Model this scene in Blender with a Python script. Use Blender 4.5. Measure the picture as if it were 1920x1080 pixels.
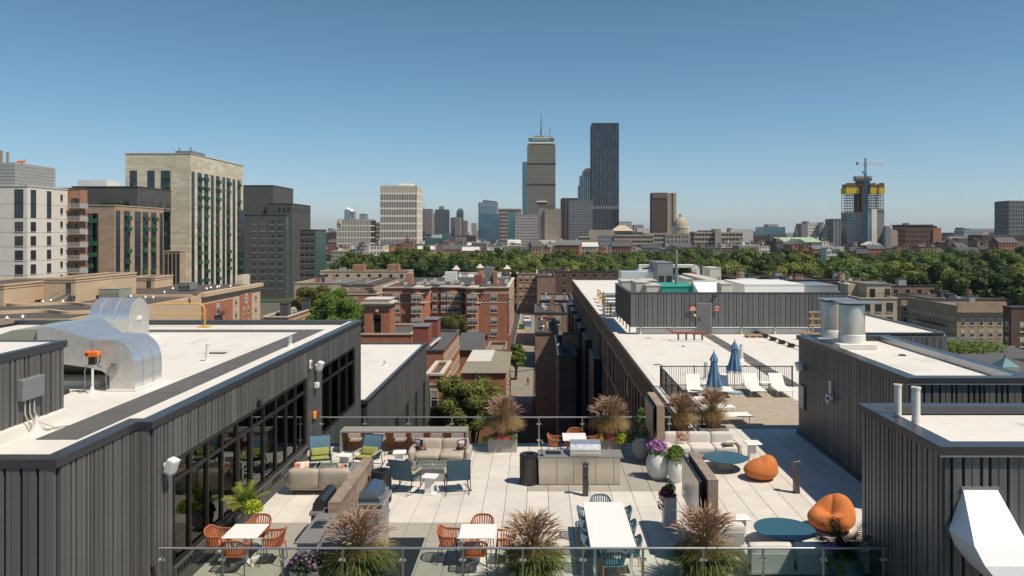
import bpy, bmesh, math, random
import numpy as np
from mathutils import Vector, Matrix
for o in list(bpy.data.objects): bpy.data.objects.remove(o)
S = bpy.context.scene
COL = S.collection
R = math.radians
rnd = random.Random(7)
# ---------------------------------------------------------------- camera
H = 7.9            # camera height above the terrace floor (z = 0)
F = 1440.0         # focal length in photo pixels
GZ = -22.0         # street level
cam = bpy.data.cameras.new('camera'); co = bpy.data.objects.new('camera', cam); COL.objects.link(co)
co.location = (0, 0, H); co.rotation_euler = (R(90), 0, 0)
cam.lens = 27.0; cam.sensor_width = 36.0; cam.shift_x = -48/1920; cam.shift_y = -100/1920
cam.clip_start = 0.1; cam.clip_end = 60000
S.camera = co
# ---------------------------------------------------------------- sky and sun
SUN = Vector((0.54, -0.31, 1.0)).normalized()
elev = math.asin(SUN.z); az = math.atan2(SUN.x, SUN.y)
w = bpy.data.worlds.new('World'); S.world = w; w.use_nodes = True
nt = w.node_tree; nt.nodes.clear()
sky = nt.nodes.new('ShaderNodeTexSky'); sky.sky_type = 'NISHITA'; sky.sun_disc = False
sky.sun_elevation = elev; sky.sun_rotation = az; sky.altitude = 0
sky.air_density = 1.0; sky.dust_density = 0.0; sky.ozone_density = 3.0
tcw = nt.nodes.new('ShaderNodeTexCoord'); sxy = nt.nodes.new('ShaderNodeSeparateXYZ'); nt.links.new(tcw.outputs['Generated'], sxy.inputs[0])
ramp = nt.nodes.new('ShaderNodeValToRGB'); nt.links.new(sxy.outputs[2], ramp.inputs[0])     # the same clear blue air all the way round
el = ramp.color_ramp.elements
for i,(z,c) in enumerate(((0,(.58,.64,.83)),(.055,(.60,.68,.79)),(.12,(.55,.69,.75)),(.20,(.49,.66,.69)),(.30,(.45,.62,.62)),(.7,(.44,.60,.62)))):
    if i > 1: el.new(z)
    el[i].position = z; el[i].color = (*c,1)
mulw = nt.nodes.new('ShaderNodeMix'); mulw.data_type = 'RGBA'; mulw.blend_type = 'MULTIPLY'; mulw.inputs[0].default_value = 1
bg = nt.nodes.new('ShaderNodeBackground'); bg.inputs[1].default_value = 0.12
ow = nt.nodes.new('ShaderNodeOutputWorld')
nt.links.new(sky.outputs[0], mulw.inputs[6]); nt.links.new(ramp.outputs[0], mulw.inputs[7]); nt.links.new(mulw.outputs[2], bg.inputs[0]); nt.links.new(bg.outputs[0], ow.inputs[0])
sl = bpy.data.lights.new('sun', 'SUN'); sl.energy = 4.7; sl.angle = R(0.5); sl.color = (1.0, 0.90, 0.755)
so = bpy.data.objects.new('sun', sl); COL.objects.link(so)
so.rotation_euler = SUN.to_track_quat('Z', 'Y').to_euler(); so.location = (20, -20, 60)
S.view_settings.view_transform = 'Standard'; S.view_settings.look = 'None'
S.view_settings.exposure = 0.14; S.view_settings.gamma = 1.0; S.view_settings.use_curve_mapping = False
S.render.engine = 'CYCLES'
S.cycles.max_bounces = 8; S.cycles.transparent_max_bounces = 16

# ---------------------------------------------------------------- helpers
def G(u, v, z=0.0):
    """photo pixel -> point on the horizontal plane z"""
    Y = (H - z)*F/(v - 440.0); return Vector(((u-1008)*Y/F, Y, z))
def P(u, v, Y):
    return Vector(((u-1008)*Y/F, Y, H-(v-440)*Y/F))
def XU(u, Y): return (u-1008)*Y/F
def ZV(v, Y): return H-(v-440)*Y/F

MATS = {}
def mat(name, col, rough=0.7, metal=0.0, var=0.0, nscale=1.0, bump=0.0, bscale=20.0, objvar=0.0, spec=0.5,
        streak=0.0, transl=0.0, emit=None, col2=None, hue=0.0, c2r=(.42,.6)):
    m = bpy.data.materials.new(name); m.use_nodes = True; t = m.node_tree; n = t.nodes; L = t.links
    b = n['Principled BSDF']; b.inputs['Roughness'].default_value = rough; b.inputs['Metallic'].default_value = metal
    b.inputs['Specular IOR Level'].default_value = spec
    c = (col[0], col[1], col[2], 1); b.inputs['Base Color'].default_value = c
    geo = n.new('ShaderNodeNewGeometry'); last = None
    if var or streak or objvar or col2:
        rgb = n.new('ShaderNodeRGB'); rgb.outputs[0].default_value = c; last = rgb.outputs[0]
        if col2:
            ns = n.new('ShaderNodeTexNoise'); ns.inputs['Scale'].default_value = nscale; ns.inputs['Detail'].default_value = 5
            L.new(geo.outputs['Position'], ns.inputs['Vector'])
            cr = n.new('ShaderNodeValToRGB'); cr.color_ramp.elements[0].position = c2r[0]; cr.color_ramp.elements[1].position = c2r[1]
            L.new(ns.outputs[0], cr.inputs[0])
            mx = n.new('ShaderNodeMix'); mx.data_type = 'RGBA'; L.new(cr.outputs[0], mx.inputs[0]); L.new(last, mx.inputs[6])
            mx.inputs[7].default_value = (*col2, 1); last = mx.outputs[2]
        def mult(last, fac_sock, amt):
            mr = n.new('ShaderNodeMapRange'); mr.inputs[1].default_value = .25; mr.inputs[2].default_value = .75
            mr.inputs[3].default_value = 1-amt; mr.inputs[4].default_value = 1+amt
            L.new(fac_sock, mr.inputs[0])
            v = n.new('ShaderNodeVectorMath'); v.operation = 'SCALE'; L.new(last, v.inputs[0]); L.new(mr.outputs[0], v.inputs[3]); return v.outputs[0]
        if var:
            ns = n.new('ShaderNodeTexNoise'); ns.inputs['Scale'].default_value = nscale; ns.inputs['Detail'].default_value = 6
            ns.inputs['Roughness'].default_value = .65
            L.new(geo.outputs['Position'], ns.inputs['Vector']); last = mult(last, ns.outputs[0], var)
        if streak:
            mp = n.new('ShaderNodeMapping'); mp.inputs['Scale'].default_value = (3.0, 3.0, .15)
            L.new(geo.outputs['Position'], mp.inputs[0])
            ns = n.new('ShaderNodeTexNoise'); ns.inputs['Scale'].default_value = 1.0; ns.inputs['Detail'].default_value = 4
            L.new(mp.outputs[0], ns.inputs['Vector']); last = mult(last, ns.outputs[0], streak)
        if objvar:
            oi = n.new('ShaderNodeObjectInfo')
            mr = n.new('ShaderNodeMapRange'); mr.inputs[3].default_value = 1-objvar; mr.inputs[4].default_value = 1+objvar
            L.new(oi.outputs['Random'], mr.inputs[0])
            v = n.new('ShaderNodeVectorMath'); v.operation = 'SCALE'; L.new(last, v.inputs[0]); L.new(mr.outputs[0], v.inputs[3]); last = v.outputs[0]
            if hue:
                h = n.new('ShaderNodeHueSaturation'); m2 = n.new('ShaderNodeMapRange')
                m2.inputs[3].default_value = .5-hue; m2.inputs[4].default_value = .5+hue
                fr = n.new('ShaderNodeMath'); fr.operation = 'FRACT'; mu = n.new('ShaderNodeMath'); mu.operation = 'MULTIPLY'; mu.inputs[1].default_value = 7.3
                L.new(oi.outputs['Random'], mu.inputs[0]); L.new(mu.outputs[0], fr.inputs[0]); L.new(fr.outputs[0], m2.inputs[0])
                L.new(m2.outputs[0], h.inputs['Hue']); L.new(last, h.inputs['Color']); last = h.outputs[0]
        L.new(last, b.inputs['Base Color'])
    if bump:
        ns = n.new('ShaderNodeTexNoise'); ns.inputs['Scale'].default_value = bscale; ns.inputs['Detail'].default_value = 5
        L.new(geo.outputs['Position'], ns.inputs['Vector'])
        bp = n.new('ShaderNodeBump'); bp.inputs['Strength'].default_value = bump; bp.inputs['Distance'].default_value = .02
        L.new(ns.outputs[0], bp.inputs['Height']); L.new(bp.outputs[0], b.inputs['Normal'])
    if transl:
        tr = n.new('ShaderNodeBsdfTranslucent'); mx = n.new('ShaderNodeMixShader'); mx.inputs[0].default_value = transl
        if last: L.new(last, tr.inputs[0])
        else: tr.inputs[0].default_value = c
        L.new(b.outputs[0], mx.inputs[1]); L.new(tr.outputs[0], mx.inputs[2]); L.new(mx.outputs[0], n['Material Output'].inputs[0])
    MATS[name] = m; return m
def brick_mat(name, c1, c2, mortar, sc=1.0, bw=.5, bh=.17, ms=.015, streak=.12):
    m = bpy.data.materials.new(name); m.use_nodes = True; t = m.node_tree; n = t.nodes; L = t.links
    b = n['Principled BSDF']; b.inputs['Roughness'].default_value = .85; b.inputs['Specular IOR Level'].default_value = .25
    geo = n.new('ShaderNodeNewGeometry'); sp = n.new('ShaderNodeSeparateXYZ'); L.new(geo.outputs['Position'], sp.inputs[0])
    ad = n.new('ShaderNodeMath'); L.new(sp.outputs[0], ad.inputs[0]); L.new(sp.outputs[1], ad.inputs[1])
    cb = n.new('ShaderNodeCombineXYZ'); L.new(ad.outputs[0], cb.inputs[0]); L.new(sp.outputs[2], cb.inputs[1])
    br = n.new('ShaderNodeTexBrick'); br.inputs['Color1'].default_value = (*c1, 1); br.inputs['Color2'].default_value = (*c2, 1)
    br.inputs['Mortar'].default_value = (*mortar, 1); br.inputs['Scale'].default_value = sc
    br.inputs['Mortar Size'].default_value = ms; br.inputs['Brick Width'].default_value = bw; br.inputs['Row Height'].default_value = bh
    L.new(cb.outputs[0], br.inputs['Vector'])
    ns = n.new('ShaderNodeTexNoise'); ns.inputs['Scale'].default_value = .6; ns.inputs['Detail'].default_value = 6
    mp = n.new('ShaderNodeMapping'); mp.inputs['Scale'].default_value = (1, 1, .35); L.new(geo.outputs['Position'], mp.inputs[0]); L.new(mp.outputs[0], ns.inputs['Vector'])
    mr = n.new('ShaderNodeMapRange'); mr.inputs[1].default_value = .3; mr.inputs[2].default_value = .7; mr.inputs[3].default_value = 1-streak; mr.inputs[4].default_value = 1+streak
    L.new(ns.outputs[0], mr.inputs[0]); v = n.new('ShaderNodeVectorMath'); v.operation = 'SCALE'
    L.new(br.outputs[0], v.inputs[0]); L.new(mr.outputs[0], v.inputs[3]); L.new(v.outputs[0], b.inputs['Base Color'])
    MATS[name] = m; return m
def glass_mat(name, tint, refl=.5, trans=.8, rough=.02):
    """thin pane: fresnel reflection over a tinted transparent sheet"""
    m = bpy.data.materials.new(name); m.use_nodes = True; t = m.node_tree; n = t.nodes; L = t.links
    n.remove(n['Principled BSDF'])
    tr = n.new('ShaderNodeBsdfTransparent'); tr.inputs[0].default_value = (*tint, 1)
    gl = n.new('ShaderNodeBsdfGlossy'); gl.inputs['Roughness'].default_value = rough; gl.inputs[0].default_value = (.9, .95, .93, 1)
    lw = n.new('ShaderNodeLayerWeight'); lw.inputs[0].default_value = refl
    mx = n.new('ShaderNodeMixShader'); L.new(lw.outputs['Fresnel'], mx.inputs[0]); L.new(tr.outputs[0], mx.inputs[1]); L.new(gl.outputs[0], mx.inputs[2])
    L.new(mx.outputs[0], n['Material Output'].inputs[0]); MATS[name] = m; return m

class MB:
    def __init__(s): s.v = []; s.f = []; s.m = []; s.cur = 0
    def mi(s, i): s.cur = i; return s
    def add(s, vs, fs):
        b = len(s.v); s.v += [tuple(x) for x in vs]; s.f += [tuple(b+i for i in f) for f in fs]; s.m += [s.cur]*len(fs)
    def box(s, x0, y0, z0, x1, y1, z1):
        s.add([(x0,y0,z0),(x1,y0,z0),(x1,y1,z0),(x0,y1,z0),(x0,y0,z1),(x1,y0,z1),(x1,y1,z1),(x0,y1,z1)],
              [(0,3,2,1),(4,5,6,7),(0,1,5,4),(1,2,6,5),(2,3,7,6),(3,0,4,7)]); return s
    def obox(s, c, d, rz=0, rx=0, ry=0):
        Mx = Matrix.Rotation(rz,3,'Z') @ Matrix.Rotation(ry,3,'Y') @ Matrix.Rotation(rx,3,'X'); c = Vector(c)
        vs = [c + Mx @ Vector((sx*d[0]/2, sy*d[1]/2, sz*d[2]/2)) for sz in (-1,1) for sx,sy in ((-1,-1),(1,-1),(1,1),(-1,1))]
        s.add(vs, [(0,3,2,1),(4,5,6,7),(0,1,5,4),(1,2,6,5),(2,3,7,6),(3,0,4,7)]); return s
    def bbox(s, x0, y0, z0, x1, y1, z1, b=.01):
        """box with chamfered edges"""
        cx,cy,cz = (x0+x1)/2,(y0+y1)/2,(z0+z1)/2; hx,hy,hz = (x1-x0)/2,(y1-y0)/2,(z1-z0)/2
        b = min(b, hx*.9, hy*.9, hz*.9); bm = bmesh.new(); bmesh.ops.create_cube(bm, size=2)
        for q in bm.verts: q.co = (cx+q.co.x*hx, cy+q.co.y*hy, cz+q.co.z*hz)
        bmesh.ops.bevel(bm, geom=bm.edges[:], offset=b, segments=1, affect='EDGES')
        bm.verts.index_update(); s.add([q.co[:] for q in bm.verts], [[q.index for q in f.verts] for f in bm.faces]); bm.free(); return s
    def cyl(s, p0, p1, r0, r1=None, n=12, cap=True):
        r1 = r0 if r1 is None else r1; p0 = Vector(p0); p1 = Vector(p1); a = (p1-p0).normalized()
        t = Vector((0,0,1)) if abs(a.z) < .9 else Vector((1,0,0)); e = a.cross(t).normalized(); g = a.cross(e)
        vs = []
        for p,r in ((p0,r0),(p1,r1)):
            for i in range(n):
                q = 2*math.pi*i/n; vs.append(p + e*math.cos(q)*r + g*math.sin(q)*r)
        fs = [(i,(i+1)%n,n+(i+1)%n,n+i) for i in range(n)]
        if cap: fs += [tuple(range(n-1,-1,-1)), tuple(range(n,2*n))]
        s.add(vs, fs); return s
    def tube(s, pts, r, n=6):
        pts = [Vector(p) for p in pts]; rs = r if isinstance(r,(list,tuple)) else [r]*len(pts); vs = []; pe = None
        for i,p in enumerate(pts):
            a = (pts[min(i+1,len(pts)-1)]-pts[max(i-1,0)]).normalized()
            if pe is None:
                t = Vector((0,0,1)) if abs(a.z) < .9 else Vector((1,0,0)); e = a.cross(t).normalized()
            else: e = (pe - a*pe.dot(a)).normalized()
            pe = e; g = a.cross(e)
            for k in range(n):
                q = 2*math.pi*k/n; vs.append(p+(e*math.cos(q)+g*math.sin(q))*rs[i])
        fs = []
        for i in range(len(pts)-1):
            for k in range(n): fs.append((i*n+k, i*n+(k+1)%n, (i+1)*n+(k+1)%n, (i+1)*n+k))
        fs += [tuple(range(n-1,-1,-1)), tuple(range((len(pts)-1)*n, len(pts)*n))]
        s.add(vs, fs); return s
    def lathe(s, prof, c=(0,0,0), n=20, mod=None):
        vs = []; m = len(prof)
        for i in range(n):
            q = 2*math.pi*i/n
            for (r,z) in prof:
                k = mod(q,z) if mod else 1
                vs.append((c[0]+r*k*math.cos(q), c[1]+r*k*math.sin(q), c[2]+z))
        fs = [(i*m+j, ((i+1)%n)*m+j, ((i+1)%n)*m+j+1, i*m+j+1) for i in range(n) for j in range(m-1)]
        s.add(vs, fs); return s
    def prism(s, poly, z0, z1):
        n = len(poly); vs = [(x,y,z0) for x,y in poly]+[(x,y,z1) for x,y in poly]
        s.add(vs, [tuple(range(n-1,-1,-1)), tuple(range(n,2*n))]+[(i,(i+1)%n,n+(i+1)%n,n+i) for i in range(n)]); return s
    def extr(s, prof, axis, a, b):
        """profile polygon swept along an axis: axis 'y': prof=(x,z); axis 'x': prof=(y,z)"""
        n = len(prof); f = (lambda p,t:(p[0],t,p[1])) if axis == 'y' else (lambda p,t:(t,p[0],p[1]))
        vs = [f(p,a) for p in prof]+[f(p,b) for p in prof]
        s.add(vs, [tuple(range(n)), tuple(range(2*n-1,n-1,-1))]+[(i,n+i,n+(i+1)%n,(i+1)%n) for i in range(n)]); return s
    def quad(s, a, b, c, d): s.add([a,b,c,d], [(0,1,2,3)]); return s
    def rbox(s, c, d, r=.06, n=4, rz=0, rx=0, ry=0, puff=0):
        Mx = Matrix.Rotation(rz,3,'Z') @ Matrix.Rotation(ry,3,'Y') @ Matrix.Rotation(rx,3,'X'); c = Vector(c)
        h = Vector(d)/2; r = min(r, h.x, h.y, h.z); idx = {}; vs = []; fs = []
        def vert(p):
            k = tuple(round(q,4) for q in p)
            if k in idx: return idx[k]
            q = Vector((p[0]*h.x, p[1]*h.y, p[2]*h.z))
            inn = Vector((max(-h.x+r,min(h.x-r,q.x)), max(-h.y+r,min(h.y-r,q.y)), max(-h.z+r,min(h.z-r,q.z))))
            dd = Vector(p); dn = q-inn
            o = inn + (dn.normalized()*r if dn.length > 1e-6 else Vector())
            if puff:
                fx = (1-p[0]**2); fy = (1-p[1]**2); fz = (1-p[2]**2)
                o += Vector((p[0]*fy*fz, p[1]*fx*fz, p[2]*fx*fy))*puff
            idx[k] = len(vs); vs.append(c+Mx@o); return idx[k]
        g = [-1+2*i/n for i in range(n+1)]
        e = [(-1,)]; g = [-1, -1+.12] + [-.6+1.2*i/(n-1) for i in range(n)] + [1-.12, 1] if n > 1 else [-1,1]
        for ax in range(3):
            for sg in (-1,1):
                for i in range(len(g)-1):
                    for j in range(len(g)-1):
                        q = []
                        for (a,b) in ((g[i],g[j]),(g[i+1],g[j]),(g[i+1],g[j+1]),(g[i],g[j+1])):
                            p = [0,0,0]; p[ax] = sg; p[(ax+1)%3] = a; p[(ax+2)%3] = b; q.append(vert(p))
                        fs.append(tuple(q) if sg > 0 else tuple(reversed(q)))
        s.add(vs, fs); return s
    def mesh(s, name, mats, smooth=None):
        me = bpy.data.meshes.new(name); me.from_pydata(s.v, [], s.f)
        for m in (mats if isinstance(mats,(list,tuple)) else [mats]): me.materials.append(MATS[m] if isinstance(m,str) else m)
        me.polygons.foreach_set('material_index', s.m)
        if smooth:
            me.polygons.foreach_set('use_smooth', [True]*len(s.f)); me.set_sharp_from_angle(angle=R(smooth))
        me.update(); return me
    def build(s, name, mats, parent=None, world=False, smooth=None, kind=None):
        if world and parent is not None:
            q = wloc(parent); s.v = [(a-q.x, b-q.y, c-q.z) for a,b,c in s.v]
        return put(name, s.mesh(name, mats, smooth), parent, kind=kind)
def wloc(o):
    q = Vector(o.location)
    while o.parent: o = o.parent; q += Vector(o.location)
    return q
def put(name, me, parent=None, loc=(0,0,0), rz=0, scale=None, world=False, kind=None):
    o = bpy.data.objects.new(name, me); COL.objects.link(o); loc = Vector(loc)
    if parent is not None:
        if world: loc = loc - wloc(parent)
        o.parent = parent
    o.location = loc; o.rotation_euler = (0,0,rz)
    if scale: o.scale = scale
    if kind: o['kind'] = kind
    return o
def thing(name, label, cat, loc=(0,0,0), rz=0, group=None):
    o = bpy.data.objects.new(name, None); COL.objects.link(o); o.location = loc; o.rotation_euler = (0,0,rz)
    o.empty_display_size = .2; o['label'] = label; o['category'] = cat
    if group: o['group'] = group
    return o
def tag(o, label, cat, group=None):
    o['label'] = label; o['category'] = cat
    if group: o['group'] = group
    return o
def struct(o): o['kind'] = 'structure'; return o
KIDS = {}
def dup(root, loc, rz=0, label=None, group=None, scale=None):
    def cp(o, par):
        c = o.copy(); COL.objects.link(c)
        if par is not None: c.parent = par
        for ch in [q for q in o.children]: cp(ch, c)
        return c
    r = cp(root, None); r.location = loc; r.rotation_euler = (0,0,rz)
    if scale: r.scale = scale
    if label: r['label'] = label
    if group: r['group'] = group
    return r

# ---------------------------------------------------------------- materials
mat('membrane', (.67,.635,.585), .75, var=.11, nscale=.35, bump=.2, bscale=3, streak=.05, col2=(.58,.54,.475), c2r=(.48,.78))
mat('membrane_b', (.60,.57,.52), .75, var=.14, nscale=.4)
mat('walkpad', (.105,.10,.098), .85, var=.12, nscale=4)
mat('cladding', (.146,.143,.138), .42, metal=.22, objvar=.16, streak=.18, spec=.5)
mat('cladding_back', (.024,.029,.028), .6)
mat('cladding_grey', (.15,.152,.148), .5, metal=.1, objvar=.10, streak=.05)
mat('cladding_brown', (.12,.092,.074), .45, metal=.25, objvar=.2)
mat('blade_navy', (.018,.026,.038), .35, metal=.2, objvar=.1)
mat('flashing', (.095,.100,.108), .32, metal=.6, var=.1, nscale=2)
mat('flashing_light', (.42,.42,.42), .35, metal=.7, var=.1)
mat('paver', (.58,.54,.485), .85, var=.10, nscale=1.6, objvar=.06, bump=.1, bscale=60)
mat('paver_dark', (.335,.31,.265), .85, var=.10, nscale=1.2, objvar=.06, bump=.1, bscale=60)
mat('joint', (.06,.055,.05), .95)
mat('deckwood', (.40,.33,.255), .8, var=.22, nscale=3, objvar=.08)
mat('wood_grey', (.27,.205,.155), .8, var=.35, nscale=5, streak=.2, objvar=.1)
mat('wood_end', (.36,.26,.18), .7, var=.25, nscale=8, objvar=.06)
mat('wood_warm', (.52,.20,.08), .6, var=.3, nscale=7, objvar=.15)
mat('concrete', (.36,.345,.32), .85, var=.12, nscale=3, bump=.1)
mat('concrete_top', (.26,.25,.225), .6, var=.14, nscale=9)
mat('granite', (.20,.195,.185), .45, var=.3, nscale=45)
mat('granite_dark', (.018,.018,.018), .45, var=.5, nscale=40)
mat('steel', (.62,.57,.49), .36, metal=.85, var=.05, nscale=2)
mat('steel_dark', (.10,.10,.10), .3, metal=.8)
mat('duct', (.82,.82,.81), .30, metal=.80, var=.10, nscale=3, bump=.5, bscale=5)
mat('duct_face', (.64,.62,.58), .45, metal=.55, var=.16, nscale=5, bump=.6, bscale=9)
mat('duct_glare', (.88,.87,.85), .4, metal=.0, var=.03)  # sheet metal with the sun's glare painted in as white
mat('duct_flue', (.58,.54,.47), .34, metal=.60, var=.12, nscale=2, streak=.15)
mat('olive_metal', (.30,.31,.23), .6, var=.08)
mat('cream_metal', (.52,.49,.42), .6, var=.08, nscale=2)
mat('grey_metal', (.26,.27,.27), .5, metal=.3, var=.08)
mat('white_paint', (.78,.76,.71), .45)
mat('white_table', (.80,.78,.74), .35)
mat('white_plastic', (.74,.73,.70), .45)
mat('sling_white', (.76,.72,.66), .8, var=.03)
mat('black_metal', (.022,.022,.024), .4, metal=.3)
mat('dark_frame', (.035,.031,.028), .4, metal=.3)
mat('navy_frame', (.018,.045,.085), .4)
mat('teak', (.42,.19,.07), .6, var=.2, nscale=10)
mat('orange_strap', (.45,.14,.05), .7, var=.12, nscale=12)
mat('orange_knit', (.56,.175,.045), .95, var=.16, nscale=9, bump=.7, bscale=45)
mat('blue_strap', (.09,.21,.28), .7, var=.12, nscale=12)
mat('blue_table', (.03,.10,.145), .35)
mat('blue_sling', (.075,.155,.215), .8, var=.06)
mat('blue_sling_lt', (.12,.23,.31), .8, var=.06)
mat('green_cushion', (.30,.30,.085), .9, bump=.2)
mat('arm_wood', (.36,.31,.24), .7, var=.2, nscale=9)
mat('beige_leather', (.40,.345,.28), .55, var=.06, nscale=3, bump=.15, bscale=12)
mat('grey_fabric', (.58,.55,.51), .95, var=.05, nscale=30, bump=.2, bscale=80)
mat('mesh_grey', (.40,.42,.40), .9, var=.1, nscale=60)
mat('stripe_fabric', (.62,.53,.47), .95, var=.15, nscale=20)
mat('umbrella_blue', (.13,.26,.43), .85, var=.06, nscale=4, transl=.15)
mat('fringe', (.72,.68,.64), .9, transl=.2)
mat('orange_plastic', (.80,.17,.03), .45)
mat('yellow_paint', (.62,.36,.05), .5)
mat('red_paint', (.50,.025,.03), .5)
mat('brown_red', (.26,.075,.05), .8)
mat('amber', (.85,.42,.05), .4)
mat('pipe_white', (.68,.66,.61), .6, var=.05)
mat('rubber', (.03,.03,.03), .9)
mat('pallet', (.42,.27,.14), .85, var=.2, nscale=9)
mat('green_unit', (.03,.30,.23), .5)
mat('curtain', (.62,.80,.60), .9, var=.08, transl=.3)
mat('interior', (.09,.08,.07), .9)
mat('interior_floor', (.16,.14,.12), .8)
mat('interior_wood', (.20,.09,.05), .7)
mat('pot_white', (.66,.64,.60), .5, var=.04)
mat('pot_blue', (.10,.16,.20), .5)
mat('soil', (.04,.03,.02), .95)
mat('pebble', (.30,.28,.25), .8, var=.5, nscale=30)
mat('grass_blade', (.15,.18,.045), .75, objvar=.1, transl=.3, var=.45, nscale=7)
mat('grass_tan', (.38,.27,.13), .85, transl=.3, var=.35, nscale=8)
mat('plume', (.58,.41,.29), .95, transl=.35, var=.3, nscale=12)
mat('plume_dark', (.38,.23,.15), .95, transl=.35, var=.35, nscale=12)
mat('leaf_fresh', (.13,.22,.03), .6, transl=.35, var=.35, nscale=14)
mat('leaf_lime', (.45,.50,.03), .6, transl=.35, var=.25, nscale=14)
mat('leaf_dark', (.035,.055,.02), .6, transl=.2, var=.4, nscale=14)
mat('leaf_maroon', (.07,.03,.035), .6, transl=.2, var=.4, nscale=14)
mat('petal_pink', (.75,.10,.17), .7, transl=.3, var=.25, nscale=30)
mat('petal_purple', (.50,.20,.55), .7, transl=.3, var=.25, nscale=30)
mat('petal_magenta', (.35,.04,.16), .7, transl=.3, var=.25, nscale=30)
mat('screen_glass', (.10,.10,.10), .08, spec=.9)
mat('win_glass', (.03,.035,.04), .08, spec=.8, objvar=.5)
mat('win_blind', (.40,.38,.33), .6, objvar=.3)
mat('win_frame', (.55,.52,.46), .6)
mat('win_frame_dark', (.04,.04,.04), .5)
mat('stone_trim', (.55,.48,.38), .8, var=.1, nscale=2)
mat('asphalt', (.055,.052,.05), .9, var=.2, nscale=.5)
mat('alley_paving', (.23,.20,.155), .9, var=.2, nscale=.4)
mat('yellow_line', (.55,.38,.06), .8, var=.2)
mat('ground', (.10,.095,.08), .95, var=.3, nscale=.02)
mat('park_grass', (.035,.055,.016), .95, var=.3, nscale=.05)
mat('roof_dark', (.060,.058,.058), .9, var=.25, nscale=.4)
mat('roof_brown', (.085,.070,.058), .9, var=.15, nscale=.3)
mat('roof_grey', (.15,.15,.15), .9, var=.25, nscale=.3)
mat('roof_white', (.55,.53,.49), .85, var=.1, nscale=.4)
mat('roof_tan', (.22,.20,.15), .9, var=.15, nscale=1)
mat('slate', (.085,.083,.088), .8, var=.2, nscale=1)
mat('copper_green', (.30,.42,.26), .8, var=.15, nscale=.2)
mat('hill_green', (.05,.075,.05), .9, var=.2, nscale=.004)
mat('stucco_cream', (.56,.41,.27), .85, var=.05, nscale=.6, streak=.05)
mat('stucco_tan', (.50,.40,.28), .85, var=.1, nscale=.4, streak=.1)
mat('white_panel', (.70,.65,.57), .7, var=.04, nscale=.4, streak=.06)
mat('louvre', (.50,.49,.46), .5, metal=.3, var=.06, nscale=.3)
mat('dark_grey_wall', (.09,.087,.082), .7, var=.15, nscale=.3, objvar=.05)
mat('navy_dark', (.028,.034,.044), .4, var=.1, nscale=.05)
mat('teal_glass', (.10,.22,.22), .15, metal=.5, var=.2, nscale=.3)
mat('teal_pale', (.18,.33,.32), .2, metal=.6, objvar=.1)
mat('blue_glass', (.16,.25,.32), .15, metal=.6, var=.25, nscale=.06)
mat('dark_glass', (.022,.035,.048), .12, spec=.8, var=.5, nscale=.12)
mat('green_metal', (.03,.10,.038), .5, objvar=.25)
mat('tower_cream', (.80,.71,.60), .8, var=.05, nscale=.05)
mat('tower_grey', (.22,.22,.22), .7, var=.05, nscale=.02)
mat('tower_greybrown', (.27,.25,.20), .8, var=.05, nscale=.02)
mat('tower_brown', (.16,.105,.08), .8, var=.08, nscale=.02)
mat('tower_tan', (.40,.32,.235), .8, var=.06, nscale=.03)
mat('tower_pink', (.42,.36,.34), .8, var=.06, nscale=.03)
mat('tower_pale', (.42,.45,.46), .5, var=.06, nscale=.03)
mat('concrete_far', (.36,.31,.24), .85, var=.1, nscale=.05)
mat('dark_brown', (.065,.045,.035), .8, var=.2, nscale=.1)
mat('brick_orange', (.38,.16,.08), .85, var=.1, nscale=.2)
mat('crane_white', (.7,.7,.7), .5)
mat('crane_blue', (.04,.14,.24), .5)
mat('form_yellow', (.62,.42,.02), .6)
mat('form_brown', (.22,.14,.05), .8, var=.2, nscale=.3)
brick_mat('brick_red', (.43,.155,.078), (.35,.115,.058), (.34,.24,.19))
brick_mat('brick_dark', (.15,.085,.062), (.11,.062,.048), (.14,.11,.09))
brick_mat('brick_tan', (.40,.29,.18), (.35,.25,.155), (.38,.31,.24))
brick_mat('brick_brown', (.33,.21,.14), (.25,.155,.105), (.24,.19,.15), bw=.6, bh=.22)
brick_mat('brick_mid', (.42,.20,.12), (.35,.155,.09), (.33,.25,.19))
brick_mat('stone_strata', (.68,.60,.46), (.52,.455,.335), (.6,.53,.4), bw=3.6, bh=.9, ms=.0, streak=.04)
brick_mat('stone_strata_tan', (.44,.325,.225), (.37,.265,.18), (.41,.30,.2), bw=3.4, bh=.8, ms=.0, streak=.05)
glass_mat('pane', (.74,.86,.78), .34, rough=.01)
glass_mat('rail_glass', (.88,.93,.90), .05, rough=.01)

mat('lid_sky_tint', (.30,.36,.42), .2, metal=.9, var=.05)  # steel with the blue sky reflection tinted into its base colour
mat('vane_grey', (.20,.20,.195), .6)
mat('leaf_yellowgreen', (.27,.30,.045), .6, transl=.35, var=.4, nscale=10)
mat('pale_light_grey', (.6,.6,.58), .6)
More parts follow.
